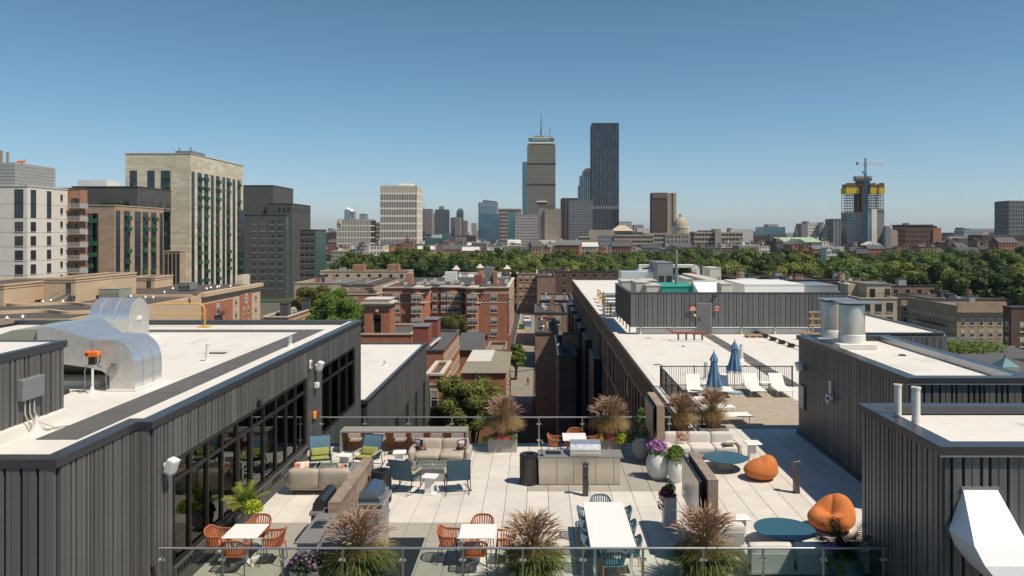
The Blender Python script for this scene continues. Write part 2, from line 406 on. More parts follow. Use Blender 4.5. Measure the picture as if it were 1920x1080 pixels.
# ---------------------------------------------------------------- cladding and building helpers
PAN = {}
def orient(side):
    return {'f':0, 'r':R(90), 'l':R(-90), 'b':R(180)}[side]
def fpos(side, plane, a, z):
    return Vector((a, plane, z)) if side in 'fb' else Vector((plane, a, z))
def clad(parent, side, plane, a0, a1, z0, z1, m='cladding', seed=1, widths=(.42,.42,.30,.16,.16,.34,.12), proud=.07, gap=.062, name='cladding_panel'):
    r = random.Random(seed); t = 0; L = a1-a0
    while t < L-.03:
        w = r.choice(widths)
        if L-t-w < .12: w = L-t
        wk = round(w,3); key = (wk, m, proud, gap)
        if key not in PAN:
            b = MB(); g = min(gap, w*.4); b.box(g/2, -proud, 0, w-g/2, 0, 1)
            if w > .28: b.box(w*.5-.006, -proud-.012, 0, w*.5+.006, -proud, 1)
            PAN[key] = b.mesh('cladding_panel', m)
        s = a0+t if side in 'fr' else a1-t
        put(name, PAN[key], parent, fpos(side, plane, s, z0), orient(side), (1,1,z1-z0), world=True)
        t += w
def ring_cap(parent, x0, y0, x1, y1, z, w=.35, h=.16, m='flashing', out=.07, name='parapet_cap', hb=.12):
    """metal coping round a flat roof, four butted lengths"""
    for (a,b,c,d) in ((x0-out,y0-out,x1+out,y0+w),(x0-out,y1-w,x1+out,y1+out),(x0-out,y0+w,x0+w,y1-w),(x1-w,y0+w,x1+out,y1-w)):
        mb = MB(); mb.box(a,b,z-h,c,d,z); mb.build(name, m, parent, world=True)

# ---------------------------------------------------------------- ground
g = MB(); g.box(-30000,-3000,GZ-.5,30000,45000,GZ); struct(g.build('ground','ground'))
g = MB(); g.add([(-400,338,GZ+.3),(60,338,GZ+.3),(430,235,GZ+.3),(900,235,GZ+.3),(900,800,GZ+.3),(-420,800,GZ+.3)],[(0,1,2,3,4,5)]); struct(g.build('park_lawn','park_grass'))
g = MB(); g.box(-40,20,GZ,45,300,GZ+.02); struct(g.build('parking_lot','asphalt'))
al = MB(); al.box(-6.0,128,GZ+.02,-.9,300,GZ+.024); al = struct(al.build('alley','alley_paving'))
yl = MB(); yl.box(-5.6,196,GZ+.024,-5.35,262,GZ+.028); yl.box(-4.6,196,GZ+.024,-4.4,262,GZ+.028); yl.build('yellow_line','yellow_line',al)
ks = MB(); ks.box(-6.4,126,GZ,-6.0,300,GZ+.13); struct(ks.build('kerb','concrete'))
sidew = MB(); sidew.box(-6.2,112,GZ+.02,-3.6,131,GZ+.15); struct(sidew.build('pavement','concrete'))

# ---------------------------------------------------------------- terrace floor
terr = bpy.data.objects.new('terrace_floor', None); COL.objects.link(terr); struct(terr)
b = MB(); b.box(-8.40,15.9,-.4,6.3,28.75,-.035); b.box(6.3,15.9,-.4,14,31.4,-.035); b.build('floor_base','joint',terr)
b = MB(); b.box(-8.4,15.6,-20,13.9,28.7,-.42); b.build('podium_wall','cladding_back',terr)
pav = {}
for mm in ('paver','paver_dark'):
    q = MB(); q.bbox(-.314,-.634,-.03,.314,.634,0,.004); pav[mm] = q.mesh('paver', mm)
slots = []
for i in range(-13, 17):
    for j in range(12):
        x = i*.64; y = 16.6+j*1.28
        if x-.32 < -8.6 or x > 10.4: continue
        if y > 28.4 and x < 6.2: continue
        if y > 31.2: continue
        if y < 17.4: continue
        slots.append((x,y))
slots.sort(key=lambda s: s[1])
stuff = {'paver':MB(),'paver_dark':MB()}
for k,(x,y) in enumerate(slots):
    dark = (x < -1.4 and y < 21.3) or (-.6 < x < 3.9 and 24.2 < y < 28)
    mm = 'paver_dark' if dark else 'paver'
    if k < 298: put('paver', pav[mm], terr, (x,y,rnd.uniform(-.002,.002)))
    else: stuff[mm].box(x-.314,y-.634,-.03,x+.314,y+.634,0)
for mm,q in stuff.items():
    if q.v: q.build('paver_field', mm, terr, kind='stuff')
b = MB(); b.box(-8.4,28.75,-.3,6.2,29.0,.02); b.build('edge_coping','flashing',terr)
# timber sun deck
deck = bpy.data.objects.new('sun_deck', None); COL.objects.link(deck); struct(deck)
b = MB(); b.box(5.9,31.42,-.2,12.4,40,-.03); b.build('deck_base','joint',deck)
b = MB(); y = 31.45
while y < 39.9:
    x = 6.4
    while x < 12.3:
        l = min(rnd.uniform(1.6,3.2), 12.35-x); b.box(x,y,-.03,x+l-.006,y+.135,0+rnd.uniform(0,.003)); x += l
    y += .142
b.build('deck_boards','deckwood',deck,kind='stuff')

# ---------------------------------------------------------------- left penthouse with window wall
LZ = 3.84
lb = thing('penthouse','long charcoal ribbed penthouse on the left with a glass wall facing the terrace','building',(-9,14,0))
XF = -8.40
b = MB(); b.box(-24.5,14.06,LZ-.35,-8.9,16.9,LZ-.2); b.box(-24.5,16.9,LZ-.35,XF-.12,36.4,LZ-.2); b.build('roof','membrane',lb,world=True)
# walls (backing)
b = MB()
b.box(-24.6,13.95,-18,-8.78,14.05,LZ-.1)                      # front
b.box(-8.88,14.05,-18,-8.78,16.8,LZ-.1)                       # right, near length
b.box(-8.78,16.75,-18,XF-.06,16.85,LZ-.1)                     # jog
b.box(XF-.16,16.85,-18,XF-.06,17.7,LZ-.1)                     # beside glass
b.box(XF-.16,17.7,2.68,XF-.06,28.0,LZ-.1); b.box(XF-.16,17.7,-18,XF-.06,28.0,.25)
b.box(XF-.16,28.0,-18,XF-.06,29.9,LZ-.1)
b.box(XF-.16,29.9,2.72,XF-.06,35.3,LZ-.1); b.box(XF-.16,29.9,-18,XF-.06,35.3,.1)
b.box(XF-.16,35.3,-18,XF-.06,36.5,LZ-.1)
b.box(-24.6,36.4,-18,XF-.06,36.5,LZ-.1); b.box(-24.7,13.95,-18,-24.6,36.5,LZ-.1)
b.build('wall','cladding_back',lb,world=True)
clad(lb,'f',13.95,-12.8,-8.72,-2,3.72,seed=3,widths=(.42,.30,.16,.34,.12))
clad(lb,'r',-8.78,14.0,16.75,-2,3.70,seed=4,widths=(.34,.34,.16,.12,.30))
clad(lb,'f',16.75,-8.76,-8.42,-2,3.70,seed=5,widths=(.34,))
clad(lb,'r',XF-.06,16.8,17.68,0,3.70,seed=6,widths=(.34,.16,.12))
clad(lb,'r',XF-.06,17.7,28.0,2.72,3.70,seed=8)
clad(lb,'r',XF-.06,28.0,29.88,-2,3.70,seed=9,widths=(.30,.16,.12))
clad(lb,'r',XF-.06,29.9,35.3,2.76,3.70,seed=10)
clad(lb,'r',XF-.06,35.32,36.5,-2,3.70,seed=11)
clad(lb,'r',XF-.06,28.8,35.3,-2.2,.05,seed=12)
# coping
def cop(p, nm='parapet_cap', m='flashing'):
    q = MB(); q.box(*p); q.build(nm,m,lb,world=True)
cop((-24.7,13.86,LZ-.16,-8.68,14.2,LZ)); cop((-9.02,14.2,LZ-.16,-8.68,16.66,LZ)); cop((-9.02,16.66,LZ-.16,-8.36,16.98,LZ))
for i in range(6):
    y0 = 16.98+i*3.27; cop((-8.70,y0,LZ-.16,-8.36,y0+3.262,LZ))
cop((-24.7,36.25,LZ-.16,-8.70,36.62,LZ))
q = MB(); q.box(-9.06,14.2,LZ-.2,-9.02,17.0,LZ-.01); q.box(-8.9,17,LZ-.2,-8.70,36.25,LZ-.03); q.build('upstand','membrane',lb,world=True)
q = MB()
for y in np.arange(15.95,34.4,2.35): q.box(-10.42,y,LZ-.2,-9.56,min(y+2.31,34.4),LZ-.18)
for x in np.arange(-22.0,-10.5,2.35): q.box(x,33.5,LZ-.2,min(x+2.31,-10.46),34.35,LZ-.18)
q.build('walkway_pad','walkpad',lb,world=True)
q = MB()
for x in np.arange(-24,-9,1.9): q.box(x,14.3,LZ-.2,x+.05,36.2,LZ-.196)
q.build('roof_seam','membrane_b',lb,world=True)
# glazing
def window_wall(parent, plane, ys, z0, zt, z1, door=None):
    fr = MB(); d0,d1 = plane-.10, plane-.01
    fr.box(d0,ys[0]-.06,z0-.06,d1,ys[-1]+.06,z0+.04); fr.box(d0,ys[0]-.06,z1-.05,d1,ys[-1]+.06,z1+.06)
    fr.build('window_frame','dark_frame',parent,world=True)
    for y in ys:
        q = MB(); q.box(d0,y-.035,z0+.04,d1+.02,y+.035,z1-.05); q.build('mullion','dark_frame',parent,world=True)
    for a,c in zip(ys[:-1],ys[1:]):
        q = MB(); q.box(d0,a+.035,zt-.04,d1+.01,c-.035,zt+.04); q.build('transom','dark_frame',parent,world=True)
        q = MB(); q.box(plane-.06,a+.035,z0+.04,plane-.048,c-.035,zt-.04); q.build('glass_pane','pane',parent,world=True)
        q = MB(); q.box(plane-.06,a+.035,zt+.04,plane-.048,c-.035,z1-.05); q.build('glass_pane','pane',parent,world=True)
ys = [17.75,18.6,19.57,20.5,21.5,22.6,23.6,24.7,25.7,26.7,27.85]
window_wall(lb, XF, ys, .28, 2.2, 2.66)
window_wall(lb, XF, [29.95,31.2,32.6,33.9,35.25], .12, 2.1, 2.72)
q = MB(); q.box(XF-.1,21.54,.32,XF+.02,21.62,2.14); q.box(XF-.1,22.48,.32,XF+.02,22.56,2.14); q.box(XF-.1,21.62,.32,XF+.02,22.48,.46)
dr = q.build('door','dark_frame',lb,world=True); q = MB(); q.cyl((XF+.09,21.64,1.0),(XF+.09,21.64,1.45),.02); q.build('handle','steel',dr,world=True)
q = MB(); q.box(XF-.06,17.7,.0,XF+.05,28.0,.22); q.build('sill_base','cladding',lb,world=True)
q = MB()
for y in np.arange(17.8,27.9,.16):
    if int((y-17.8)/.8) % 2 == 0: q.box(XF+.05,y,.05,XF+.065,y+.08,.17)
q.build('louvre','black_metal',lb,world=True,kind='stuff')
# interior seen through the glass
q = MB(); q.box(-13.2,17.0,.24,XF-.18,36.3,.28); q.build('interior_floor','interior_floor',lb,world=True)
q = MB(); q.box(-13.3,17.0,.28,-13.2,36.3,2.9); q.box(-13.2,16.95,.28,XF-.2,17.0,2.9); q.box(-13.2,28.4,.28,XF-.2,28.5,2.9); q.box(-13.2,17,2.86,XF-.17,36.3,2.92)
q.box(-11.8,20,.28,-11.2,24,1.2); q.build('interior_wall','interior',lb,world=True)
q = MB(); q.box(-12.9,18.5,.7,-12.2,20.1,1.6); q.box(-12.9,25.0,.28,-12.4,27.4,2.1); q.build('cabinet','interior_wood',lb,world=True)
def curtain(y0,y1,z0=.3,z1=2.64):
    q = MB(); n = int((y1-y0)/.03)
    for i in range(n):
        a = y0+(y1-y0)*i/n; c = y0+(y1-y0)*(i+1)/n; xa = XF-.32+.05*math.sin(i*1.1); xc = XF-.32+.05*math.sin((i+1)*1.1)
        q.quad((xa,a,z0),(xc,c,z0),(xc,c,z1),(xa,a,z1))
    q.build('curtain','curtain',lb,world=True,smooth=60)
for a,c in ((17.8,18.5),(18.65,19.2),(19.7,20.15),(20.6,20.9),(23.7,24.3),(25.0,25.4),(26.1,26.55),(27.2,27.7),(30.0,30.5),(31.3,32.0),(33.2,33.8),(34.4,35.1)): curtain(a,c)
# upper bulkhead at the left edge
ub = thing('roof_bulkhead','charcoal ribbed roof bulkhead with pale flat top at the left edge','building',(-12,16,LZ-.2))
q = MB(); q.box(-20,12.0,LZ-.2,-11.02,17.75,5.30); q.build('wall','cladding_back',ub,world=True)
clad(ub,'r',-11.02,12.2,17.78,LZ-.1,5.30,seed=21,widths=(.42,.34,.16,.12,.30))
ring_cap(ub,-20,12,-11.0,17.78,5.45,w=.1,h=.16)
q = MB(); q.box(-19.9,12.1,5.30,-11.1,17.68,5.43); q.build('roof','membrane',ub,world=True)
q = MB(); q.extr([(-10.97,LZ-.2),(-10.84,LZ-.2),(-10.90,LZ-.0),(-10.955,LZ+.06)],'y',12.2,17.8); q.build('base_flashing','membrane_b',ub,world=True)

# lower wing beyond the left penthouse
lw = thing('lower_wing','lower charcoal wing with flat white roof beyond the left penthouse','building',(-12,46,-10))
WX = -8.1
q = MB(); q.box(-26,36.6,-21.9,WX-.08,56,-.2); q.build('wall','cladding_back',lw,world=True)
q = MB(); q.box(-25.9,36.62,-.2,WX-.3,55.8,-.08); q.build('roof','membrane',lw,world=True)
ring_cap(lw,-26,36.6,WX-.05,56,.02,w=.12,h=.16)
clad(lw,'r',WX-.08,36.7,56,-2.6,-.14,seed=31,widths=(.42,.42,.30,.22,.34))
clad(lw,'r',WX-.08,36.7,56,-9.0,-6.0,seed=32,widths=(.42,.42,.30,.22,.34))
y = 36.7
k = 0
while y < 55.5:
    wd = (1.1,2.4)[k%2]
    if k%2 == 0:
        q = MB(); q.box(WX-.1,y,-6.0,WX+.0,y+.06,-2.6); q.box(WX-.1,y+wd-.06,-6.0,WX,y+wd,-2.6); q.box(WX-.1,y+.06,-4.4,WX-.02,y+wd-.06,-4.3); q.mi(1); q.box(WX-.075,y+.06,-6.0,WX-.06,y+wd-.06,-2.6); q.build('window',['flashing','win_glass'],lw,world=True)
    else: clad(lw,'r',WX-.08,y,y+wd,-6.0,-2.6,seed=40+k)
    y += wd; k += 1
vent_m = None

# ---------------------------------------------------------------- right penthouses
def penthouse(label, x0,y0,x1,y1,z, zb, seed, sides, base=None):
    t = thing('penthouse',label,'building',((x0+x1)/2,(y0+y1)/2,max(zb,0)))
    q = MB(); q.box(x0+.06,y0+.06,zb,x1-.06,y1-.06,z-.24); q.build('wall','cladding_back',t,world=True)
    q = MB(); q.box(x0+.3,y0+.3,z-.24,x1-.3,y1-.3,z-.2); q.build('roof','membrane',t,world=True)
    ring_cap(t,x0,y0,x1,y1,z,w=.32,h=.17)
    q = MB(); q.box(x0-.085,y0-.085,z-.19,x1,y0-.06,z-.165); q.build('drip_edge','flashing_light',t,world=True)
    for s,(pl,a,c,za) in sides.items(): clad(t,s,pl,a,c,za,z-.19,seed=seed+ord(s),widths=(.42,.34,.34,.16,.12,.22))
    return t
nr = penthouse('nearest charcoal ribbed penthouse at the right edge with twin white pipes on its roof',7.6,14.4,16,18.0,3.94,-2,50,
     {'f':(14.46,7.6,13.2,-1),'l':(7.66,14.4,18.0,.0),'b':(17.94,7.6,16,0)})
mr = penthouse('charcoal ribbed penthouse with two round metal flues behind the nearest right one',10.4,21.5,13.95,30.6,3.9,-2,60,
     {'f':(21.56,10.4,13.95,-.5),'l':(10.46,21.5,30.6,.0)})
q = MB(); q.box(13.5,21.9,3.7,13.62,30.3,3.9); q.build('side_parapet','flashing_light',mr,world=True)
q = MB(); q.box(10.44,21.6,.0,10.46,30.5,.0); 
for (t,x,ya,yb) in ((mr,10.36,21.5,30.6),(nr,7.56,14.4,18.0)):
    q = MB(); q.box(x-.06,ya,.0,x+.03,yb,.14); q.build('base_flashing','flashing',t,world=True)

# ---------------------------------------------------------------- long right building
rb = thing('apartment_block','long dark apartment block with wide white flat roof and brown ribbed side','building',(19,80,-10))
EX = 6.1
q = MB(); q.box(EX+.1,28.9,-21.9,14,61.5,-.25); q.box(14,40,-21.9,22,61.5,-.25); q.box(EX+.1,61.5,-21.9,32.8,135,-.25); q.build('wall','cladding_back',rb,world=True)
q = MB(); q.box(EX+.35,40.0,-.25,14,61.45,-.1); q.box(14,40.0,-.25,22,61.45,-.1); q.box(EX+.35,61.45,-.25,32.6,134.8,-.1); q.box(12.42,30.6,-.25,14,40.0,-.1); q.build('roof','membrane',rb,world=True)
q = MB(); q.box(14,29,-21.9,32.8,61.5,-.26)
q = MB(); q.box(14.02,40.2,-21.9,20.8,61.48,-.26)
q.build('rear_wall','cladding_back',rb,world=True)
q = MB()
for y in np.arange(42,134,3.05): q.box(EX+.4,y,-.1,32.5 if y > 61.6 else 21.9,y+.05,-.096)
q.build('roof_seam','membrane_b',rb,world=True)
q = MB(); q.box(EX-.02,28.95,-.16,EX+.35,135,.0); q.build('parapet_cap','membrane_b',rb,world=True)
q = MB(); q.box(EX-.06,28.95,-.2,EX-.02,135,.0); q.build('parapet_cap','flashing',rb,world=True)
for (a,c,d,e) in ((32.5,61.5,32.85,135),(22,61.45,32.5,61.7),(21.8,40,22.1,61.45),(EX+.35,134.8,32.5,135.1)):
    q = MB(); q.box(a,c,-.2,d,e,.05); q.build('parapet_cap','flashing',rb,world=True)
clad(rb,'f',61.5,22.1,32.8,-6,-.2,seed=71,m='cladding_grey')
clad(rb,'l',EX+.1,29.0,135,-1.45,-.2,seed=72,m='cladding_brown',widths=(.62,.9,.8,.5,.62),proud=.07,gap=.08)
q = MB(); q.box(EX+.0,29,-1.52,EX+.04,135,-1.45); q.box(EX,29,-4.26,EX+.04,135,-4.18); q.build('sill_trim','flashing_light',rb,world=True)
y = 29.0; k = 0; rr = random.Random(5); st = MB()
while y < 134:
    wd = rr.choice((.55,.8,.45)) if k%2 else rr.choice((.5,.9,1.2))
    if k%2: st.box(EX+.03,y+.03,-4.18,EX+.1,y+wd-.03,-1.52); st.box(EX+.03,y+.03,-8.2,EX+.1,y+wd-.03,-4.3)
    y += wd; k += 1
st.build('wall_strips','cladding_brown',rb,world=True,kind='stuff')
q = MB(); q.box(EX+.08,29,-8.2,EX+.095,135,-1.5); q.build('window_band','win_glass',rb,world=True)
for y in (73.5,86.9,98,108.6,119.5,130):
    q = MB(); q.box(EX-.75,y,-21.5,EX-.02,y+6.4,-4.05); q.mi(1); q.box(EX-.8,y-.05,-4.05,EX+.0,y+6.45,-3.98)
    for k in range(1,5): q.box(EX-.79,y+k*1.3,-21.4,EX-.76,y+k*1.3+.08,-4.1)
    q.build('projecting_bay',['blade_navy','flashing'],rb,world=True)
# grey ribbed screen round the plant on the long roof
sc = thing('plant_screen','grey ribbed metal screen with a door round the rooftop plant','screen wall',(16,61.5,-.1))
q = MB(); q.box(7.5,61.56,.5,24.9,61.66,3.2); q.box(7.5,61.66,.5,7.6,73.5,3.2); q.build('backing','cladding_back',sc,world=True)
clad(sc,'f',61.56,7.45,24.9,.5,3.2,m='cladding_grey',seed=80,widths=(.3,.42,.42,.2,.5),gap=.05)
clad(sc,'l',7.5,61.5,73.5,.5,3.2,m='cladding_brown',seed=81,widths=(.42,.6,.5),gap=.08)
q = MB(); q.box(7.38,61.46,3.2,24.95,61.7,3.28); q.box(7.38,61.7,3.2,7.62,73.55,3.28); q.build('cap','flashing',sc,world=True)
for x in np.arange(8.2,24.9,2.7):
    q = MB(); q.box(x,61.6,-.1,x+.14,61.74,.5); q.build('post','membrane_b',sc,world=True)
for y in np.arange(63,73,2.4):
    q = MB(); q.cyl((7.55,y,-.1),(7.55,y,.5),.05); q.build('post','flashing',sc,world=True)
a = P(1308,571,61.4); 
q = MB(); q.box(P(1308,0,61.4).x,61.38,.0,P(1333,0,61.4).x,61.46,2.35); dr = q.build('door','cladding_grey',sc,world=True)
q = MB(); xx = P(1308,0,61.4).x; x2 = P(1333,0,61.4).x
q.box(xx-.08,61.4,-.1,xx,61.5,2.35); q.box(x2,61.4,-.1,x2+.1,61.5,2.35); q.box(xx-.08,61.4,2.35,x2+.1,61.5,2.45); q.build('door_frame','grey_metal',sc,world=True)
q = MB(); q.box(xx+.12,61.32,1.05,xx+.22,61.38,1.1); q.box(xx+.1,61.33,1.15,xx+.16,61.38,1.35); q.build('handle','black_metal',dr,world=True)
ss = MB(); ss.box(8,61.75,-.1,24.5,62.3,.35); ss.build('kerb','membrane_b',sc,world=True)
# walkway pads on the long roof, from the door towards the fence
wp = MB()
for i in range(8):
    t0,t1 = i/8,(i+1)/8; c0 = Vector((13.15,61.2)); c1 = Vector((13.05,40.3))
    a0 = c0.lerp(c1,t0); a1 = c0.lerp(c1,t1-.006)
    wp.quad((a0.x,a0.y,-.088),(a1.x,a1.y,-.088),(a1.x+.9,a1.y,-.088),(a0.x+.9,a0.y,-.088))
wp.build('walkway_pad','walkpad',rb,world=True)

# worn details on the white roofs: repair patches and drains
pr_ = random.Random(12)
def patches(par, x0,x1,y0,y1,z,n):
    for i in range(n):
        x = pr_.uniform(x0,x1); y = pr_.uniform(y0,y1); w_,d_ = pr_.uniform(.3,1.1),pr_.uniform(.3,1.6)
        q = MB(); q.obox((x,y,z+.003),(w_,d_,.006),rz=pr_.choice((0,0,.1,R(90)))); q.build('roof_patch','membrane_b',par,world=True)
    for i in range(max(1,n//4)):
        x = pr_.uniform(x0,x1); y = pr_.uniform(y0,y1); q = MB(); q.cyl((x,y,z),(x,y,z+.012),.3,.28,n=18); q.mi(1); q.cyl((x,y,z+.012),(x,y,z+.05),.14,.10,n=14); q.build('roof_drain',['membrane_b','rubber'],par,world=True)
patches(lb,-18,-11.5,22,33,LZ-.2,12); patches(rb,7,13,42,60,-.1,12); patches(rb,7,12,76,130,-.1,12); patches(rb,14.5,20,42,59,-.1,6); patches(lw,-20,-9,38,54,-.08,9); patches(mr,10.9,13.2,22,27.5,3.7,3); patches(nr,8.4,13,14.9,17.6,3.74,3)
# ---------------------------------------------------------------- terrace furniture
# glass railings
def railing(label, y, xs, z0=0.0, h=1.1, base=True):
    t = thing('glass_railing',label,'railing',((xs[0]+xs[-1])/2,y,z0))
    for a,c in zip(xs[:-1],xs[1:]):
        q = MB(); q.box(a+.02,y-.008,z0+.07,c-.02,y+.008,z0+h-.04); q.build('glass_panel','rail_glass',t,world=True)
    for a in xs:
        q = MB(); q.box(a-.025,y+.03,z0,a+.025,y+.06,z0+h-.02); q.box(a-.05,y+.02,z0-.02,a+.05,y+.1,z0+.02)
        p = q.build('post','steel',t,world=True)
        for zz in (.25,.85):
            q = MB(); q.cyl((a-.05,y-.02,z0+zz),(a-.05,y+.05,z0+zz),.028,n=10); q.cyl((a+.05,y-.02,z0+zz),(a+.05,y+.05,z0+zz),.028,n=10); q.box(a-.06,y+.0,z0+zz-.01,a+.06,y+.02,z0+zz+.01); q.build('clamp','duct_face',p,world=True,smooth=40)
    q = MB(); q.cyl((xs[0]-.06,y,z0+h),(xs[-1]+.06,y,z0+h),.026,n=10); q.build('handrail','flashing_light',t,world=True,smooth=40)
    return t
railing('frameless glass railing with round metal handrail along the near edge of the terrace',16.65,[-8.15+i*1.305 for i in range(13)])
railing('glass railing with thin metal handrail along the far edge of the terrace behind the bar',28.6,[-8.05+i*1.62 for i in range(9)])
# picket fence round the sun deck
fn = thing('picket_fence','black metal picket fence round the sun deck with the blue umbrellas','fence',(9,39.8,0))
def pickets(p0, p1, n, posts):
    p0 = Vector(p0); p1 = Vector(p1); d = p1-p0
    for zz in (.10,1.08):
        q = MB(); ang = math.atan2(d.y,d.x); c = (p0+p1)/2; q.obox((c.x,c.y,zz),(d.length,.045,.045),rz=ang); q.build('rail','black_metal',fn,world=True)
    q = MB()
    for i in range(n):
        c = p0+d*(i+.5)/n; q.obox((c.x,c.y,.6),(.018,.018,.95))
    q.build('picket','black_metal',fn,world=True,kind='stuff')
    for i in range(posts+1):
        c = p0+d*i/posts; q = MB(); q.obox((c.x,c.y,.56),(.055,.055,1.12)); q.build('post','black_metal',fn,world=True)
pickets((6.42,39.8,0),(13.2,39.8,0),58,4)
pickets((6.35,39.7,0),(6.35,29.6,0),70,6)

def xf(vs, loc, rz): 
    return vs
# --- dining chairs: tub back of vertical straps on a tube frame
def chair(label, strapm, framem, group):
    t = thing('dining_chair',label,'chair',(0,0,0),0,group)
    fr = []
    W,D = .29,.27
    def arc(z, s=1.0):   # U-shaped rail open towards +y
        pts = []
        for i in range(17):
            u = i/16; a = math.pi*(u)
            ca = math.cos(a); x = -W*math.copysign(abs(ca)**.55,ca)*s; y = -D*abs(math.sin(a))**.6*s*.95+.02
            y = y if True else y
            zz = z + .14*math.sin(a)**2
            pts.append((x, y, zz))
        pts = [(-W*s,.24,z)]+pts+[(W*s,.24,z)]
        return pts
    top = arc(.66,1.0); bot = [(x*.82,y*.82+.03,.43) for x,y,z in top]
    q = MB(); q.tube(top,.013); q.build('top_rail',framem,t,smooth=50)
    q = MB(); q.tube(bot+[bot[0]],.011); q.build('seat_frame',framem,t,smooth=50)
    # straps between rails
    def sample(pts, n):
        L = [0]
        for a,c in zip(pts[:-1],pts[1:]): L.append(L[-1]+(Vector(c)-Vector(a)).length)
        out = []
        for i in range(n):
            s = L[-1]*(i+.5)/n
            for k in range(len(pts)-1):
                if L[k+1] >= s: f = (s-L[k])/(L[k+1]-L[k]); out.append(Vector(pts[k]).lerp(Vector(pts[k+1]),f)); break
        return out
    n = 22; A = sample(top,n); B = sample(bot,n); q = MB()
    for i,(a,c) in enumerate(zip(A,B)):
        if i < 1 or i > n-2: continue
        tang = (A[min(i+1,n-1)]-A[max(i-1,0)]); tang.z = 0; tang.normalize(); ang = math.atan2(tang.y,tang.x)
        m = (a+c)/2; d = (a-c); 
        w2 = tang*.016; nn = Vector((-tang.y,tang.x,0))*.006
        vs = [c-w2-nn,c+w2-nn,c+w2+nn,c-w2+nn,a-w2-nn,a+w2-nn,a+w2+nn,a-w2+nn]
        q.add(vs,[(0,3,2,1),(4,5,6,7),(0,1,5,4),(1,2,6,5),(2,3,7,6),(3,0,4,7)])
    for i in range(3): q.tube([(x,y,z+.008+.012*i) for x,y,z in top],.012,n=5)
    q.build('straps',strapm,t,kind=None)
    q = MB()
    for i in range(11):
        y = -.19+i*.04; q.box(-.225,y,.425,.225,y+.03,.437)
    q.build('seat',strapm,t)
    for sx in (-1,1):
        for sy,yy in ((1,.25),(-1,-.17)):
            q = MB(); q.tube([(sx*.235,yy*.9,.66 if sy>0 else .44),(sx*.245,yy,.43),(sx*.27,yy+sy*.05,0)],.012); q.build('leg',framem,t,smooth=50)
    return t
OC = chair('orange strap dining chair with navy legs','orange_strap','navy_frame','orange dining chairs')
BC = chair('blue strap dining chair with teak legs','blue_strap','teak','blue dining chairs at the long table')
def table4(label, x, y, w, d, z=.75):
    t = thing('dining_table',label,'table',(x,y,0))
    q = MB(); q.bbox(-w/2,-d/2,z-.03,w/2,d/2,z,.008); q.build('tabletop','white_table',t)
    q = MB(); q.box(-.05,-.05,.04,.05,.05,z-.03); q.build('pedestal','white_table',t)
    q = MB()
    q.obox((0,0,.025),(.75,.07,.04),rz=R(45)); q.obox((0,0,.024),(.75,.07,.038),rz=R(-45)); q.build('base','white_table',t)
    return t
T1 = table4('square white dining table nearest the glass wall with four orange chairs',-7.05,18.55,.84,.88)
T2 = table4('square white dining table in the middle of the near dining row',-1.45,18.55,.86,.88)
T3 = table4('square white dining table behind the stainless outdoor kitchen',1.30,27.2,.84,1.0)
def seat(proto, x, y, rz, label, first=[]):
    if proto.name not in first:
        first.append(proto.name); proto.location = (x,y,0); proto.rotation_euler = (0,0,R(rz)); proto['label'] = label; return proto
    return dup(proto,(x,y,0),R(rz),label)
for T,nm in ((T1,'table beside the glass wall'),(T2,'middle table between the tall grasses'),(T3,'small table behind the outdoor kitchen')):
    x,y = T.location.x,T.location.y; dd = .5 if T is T3 else .44
    seat(OC,x+rnd.uniform(-.04,.04)-.03,y-dd-.14,3,'orange strap chair on the near side of the '+nm)
    seat(OC,x+.06,y+dd+.24,180-4,'orange strap chair on the far side of the '+nm)
    seat(OC,x-.72,y+.05,-94,'orange strap chair on the left side of the '+nm)
    seat(OC,x+.72,y-.03,93,'orange strap chair on the right side of the '+nm)
LT = thing('long_table','long white dining table with blue chairs in the middle of the terrace','table',(1.74,19.05,0))
q = MB(); q.bbox(-.53,-1.5,.71,.53,1.5,.75,.008); q.build('tabletop','white_table',LT)
for sx in (-.42,.42):
    for sy in (-1.36,1.36):
        q = MB(); q.box(sx-.035,sy-.035,0,sx+.035,sy+.035,.71); q.build('leg','white_table',LT)
seat(BC,1.72,17.45,2,'blue strap chair with teak legs at the near end of the long table')
seat(BC,1.70,20.70,180,'blue strap chair at the far end of the long table beside the bollard light')
for i,(y,nm) in enumerate(((18.0,'nearest'),(19.0,'middle'),(19.95,'farthest'))):
    seat(BC,1.26,y,-92,'blue strap chair, %s of the three on the left side of the long table'%nm)
    seat(BC,2.20,y,91,'blue strap chair, %s of the three on the right side of the long table'%nm)

# --- outdoor kitchen
K = thing('outdoor_kitchen','stainless steel outdoor kitchen island with grey stone counter and grill','kitchen island',(1.31,24.2,0))
q = MB(); q.box(.06,24.26,0,2.58,25.0,.86); q.build('cabinet_body','steel_dark',K,world=True)
for a,c in ((.04,.60),(.61,1.13),(1.84,2.40),(2.41,2.60)):
    q = MB(); q.bbox(a,24.22,.02,c,24.26,.85,.004); q.build('door_panel','steel',K,world=True)
for a,c in ((1.14,1.48),(1.49,1.83)):
    q = MB(); q.bbox(a,24.22,.02,c,24.26,.60,.004); q.build('door_panel','steel',K,world=True)
    q = MB(); q.bbox(a,24.22,.61,c,24.26,.85,.004); q.build('drawer','steel',K,world=True)
q = MB(); q.box(.0,24.16,.86,.25,25.04,.9); q.box(.25,24.16,.86,.75,24.45,.9); q.box(.25,24.85,.86,.75,25.04,.9); q.box(.75,24.16,.86,2.7,25.04,.9); q.build('countertop','granite',K,world=True)
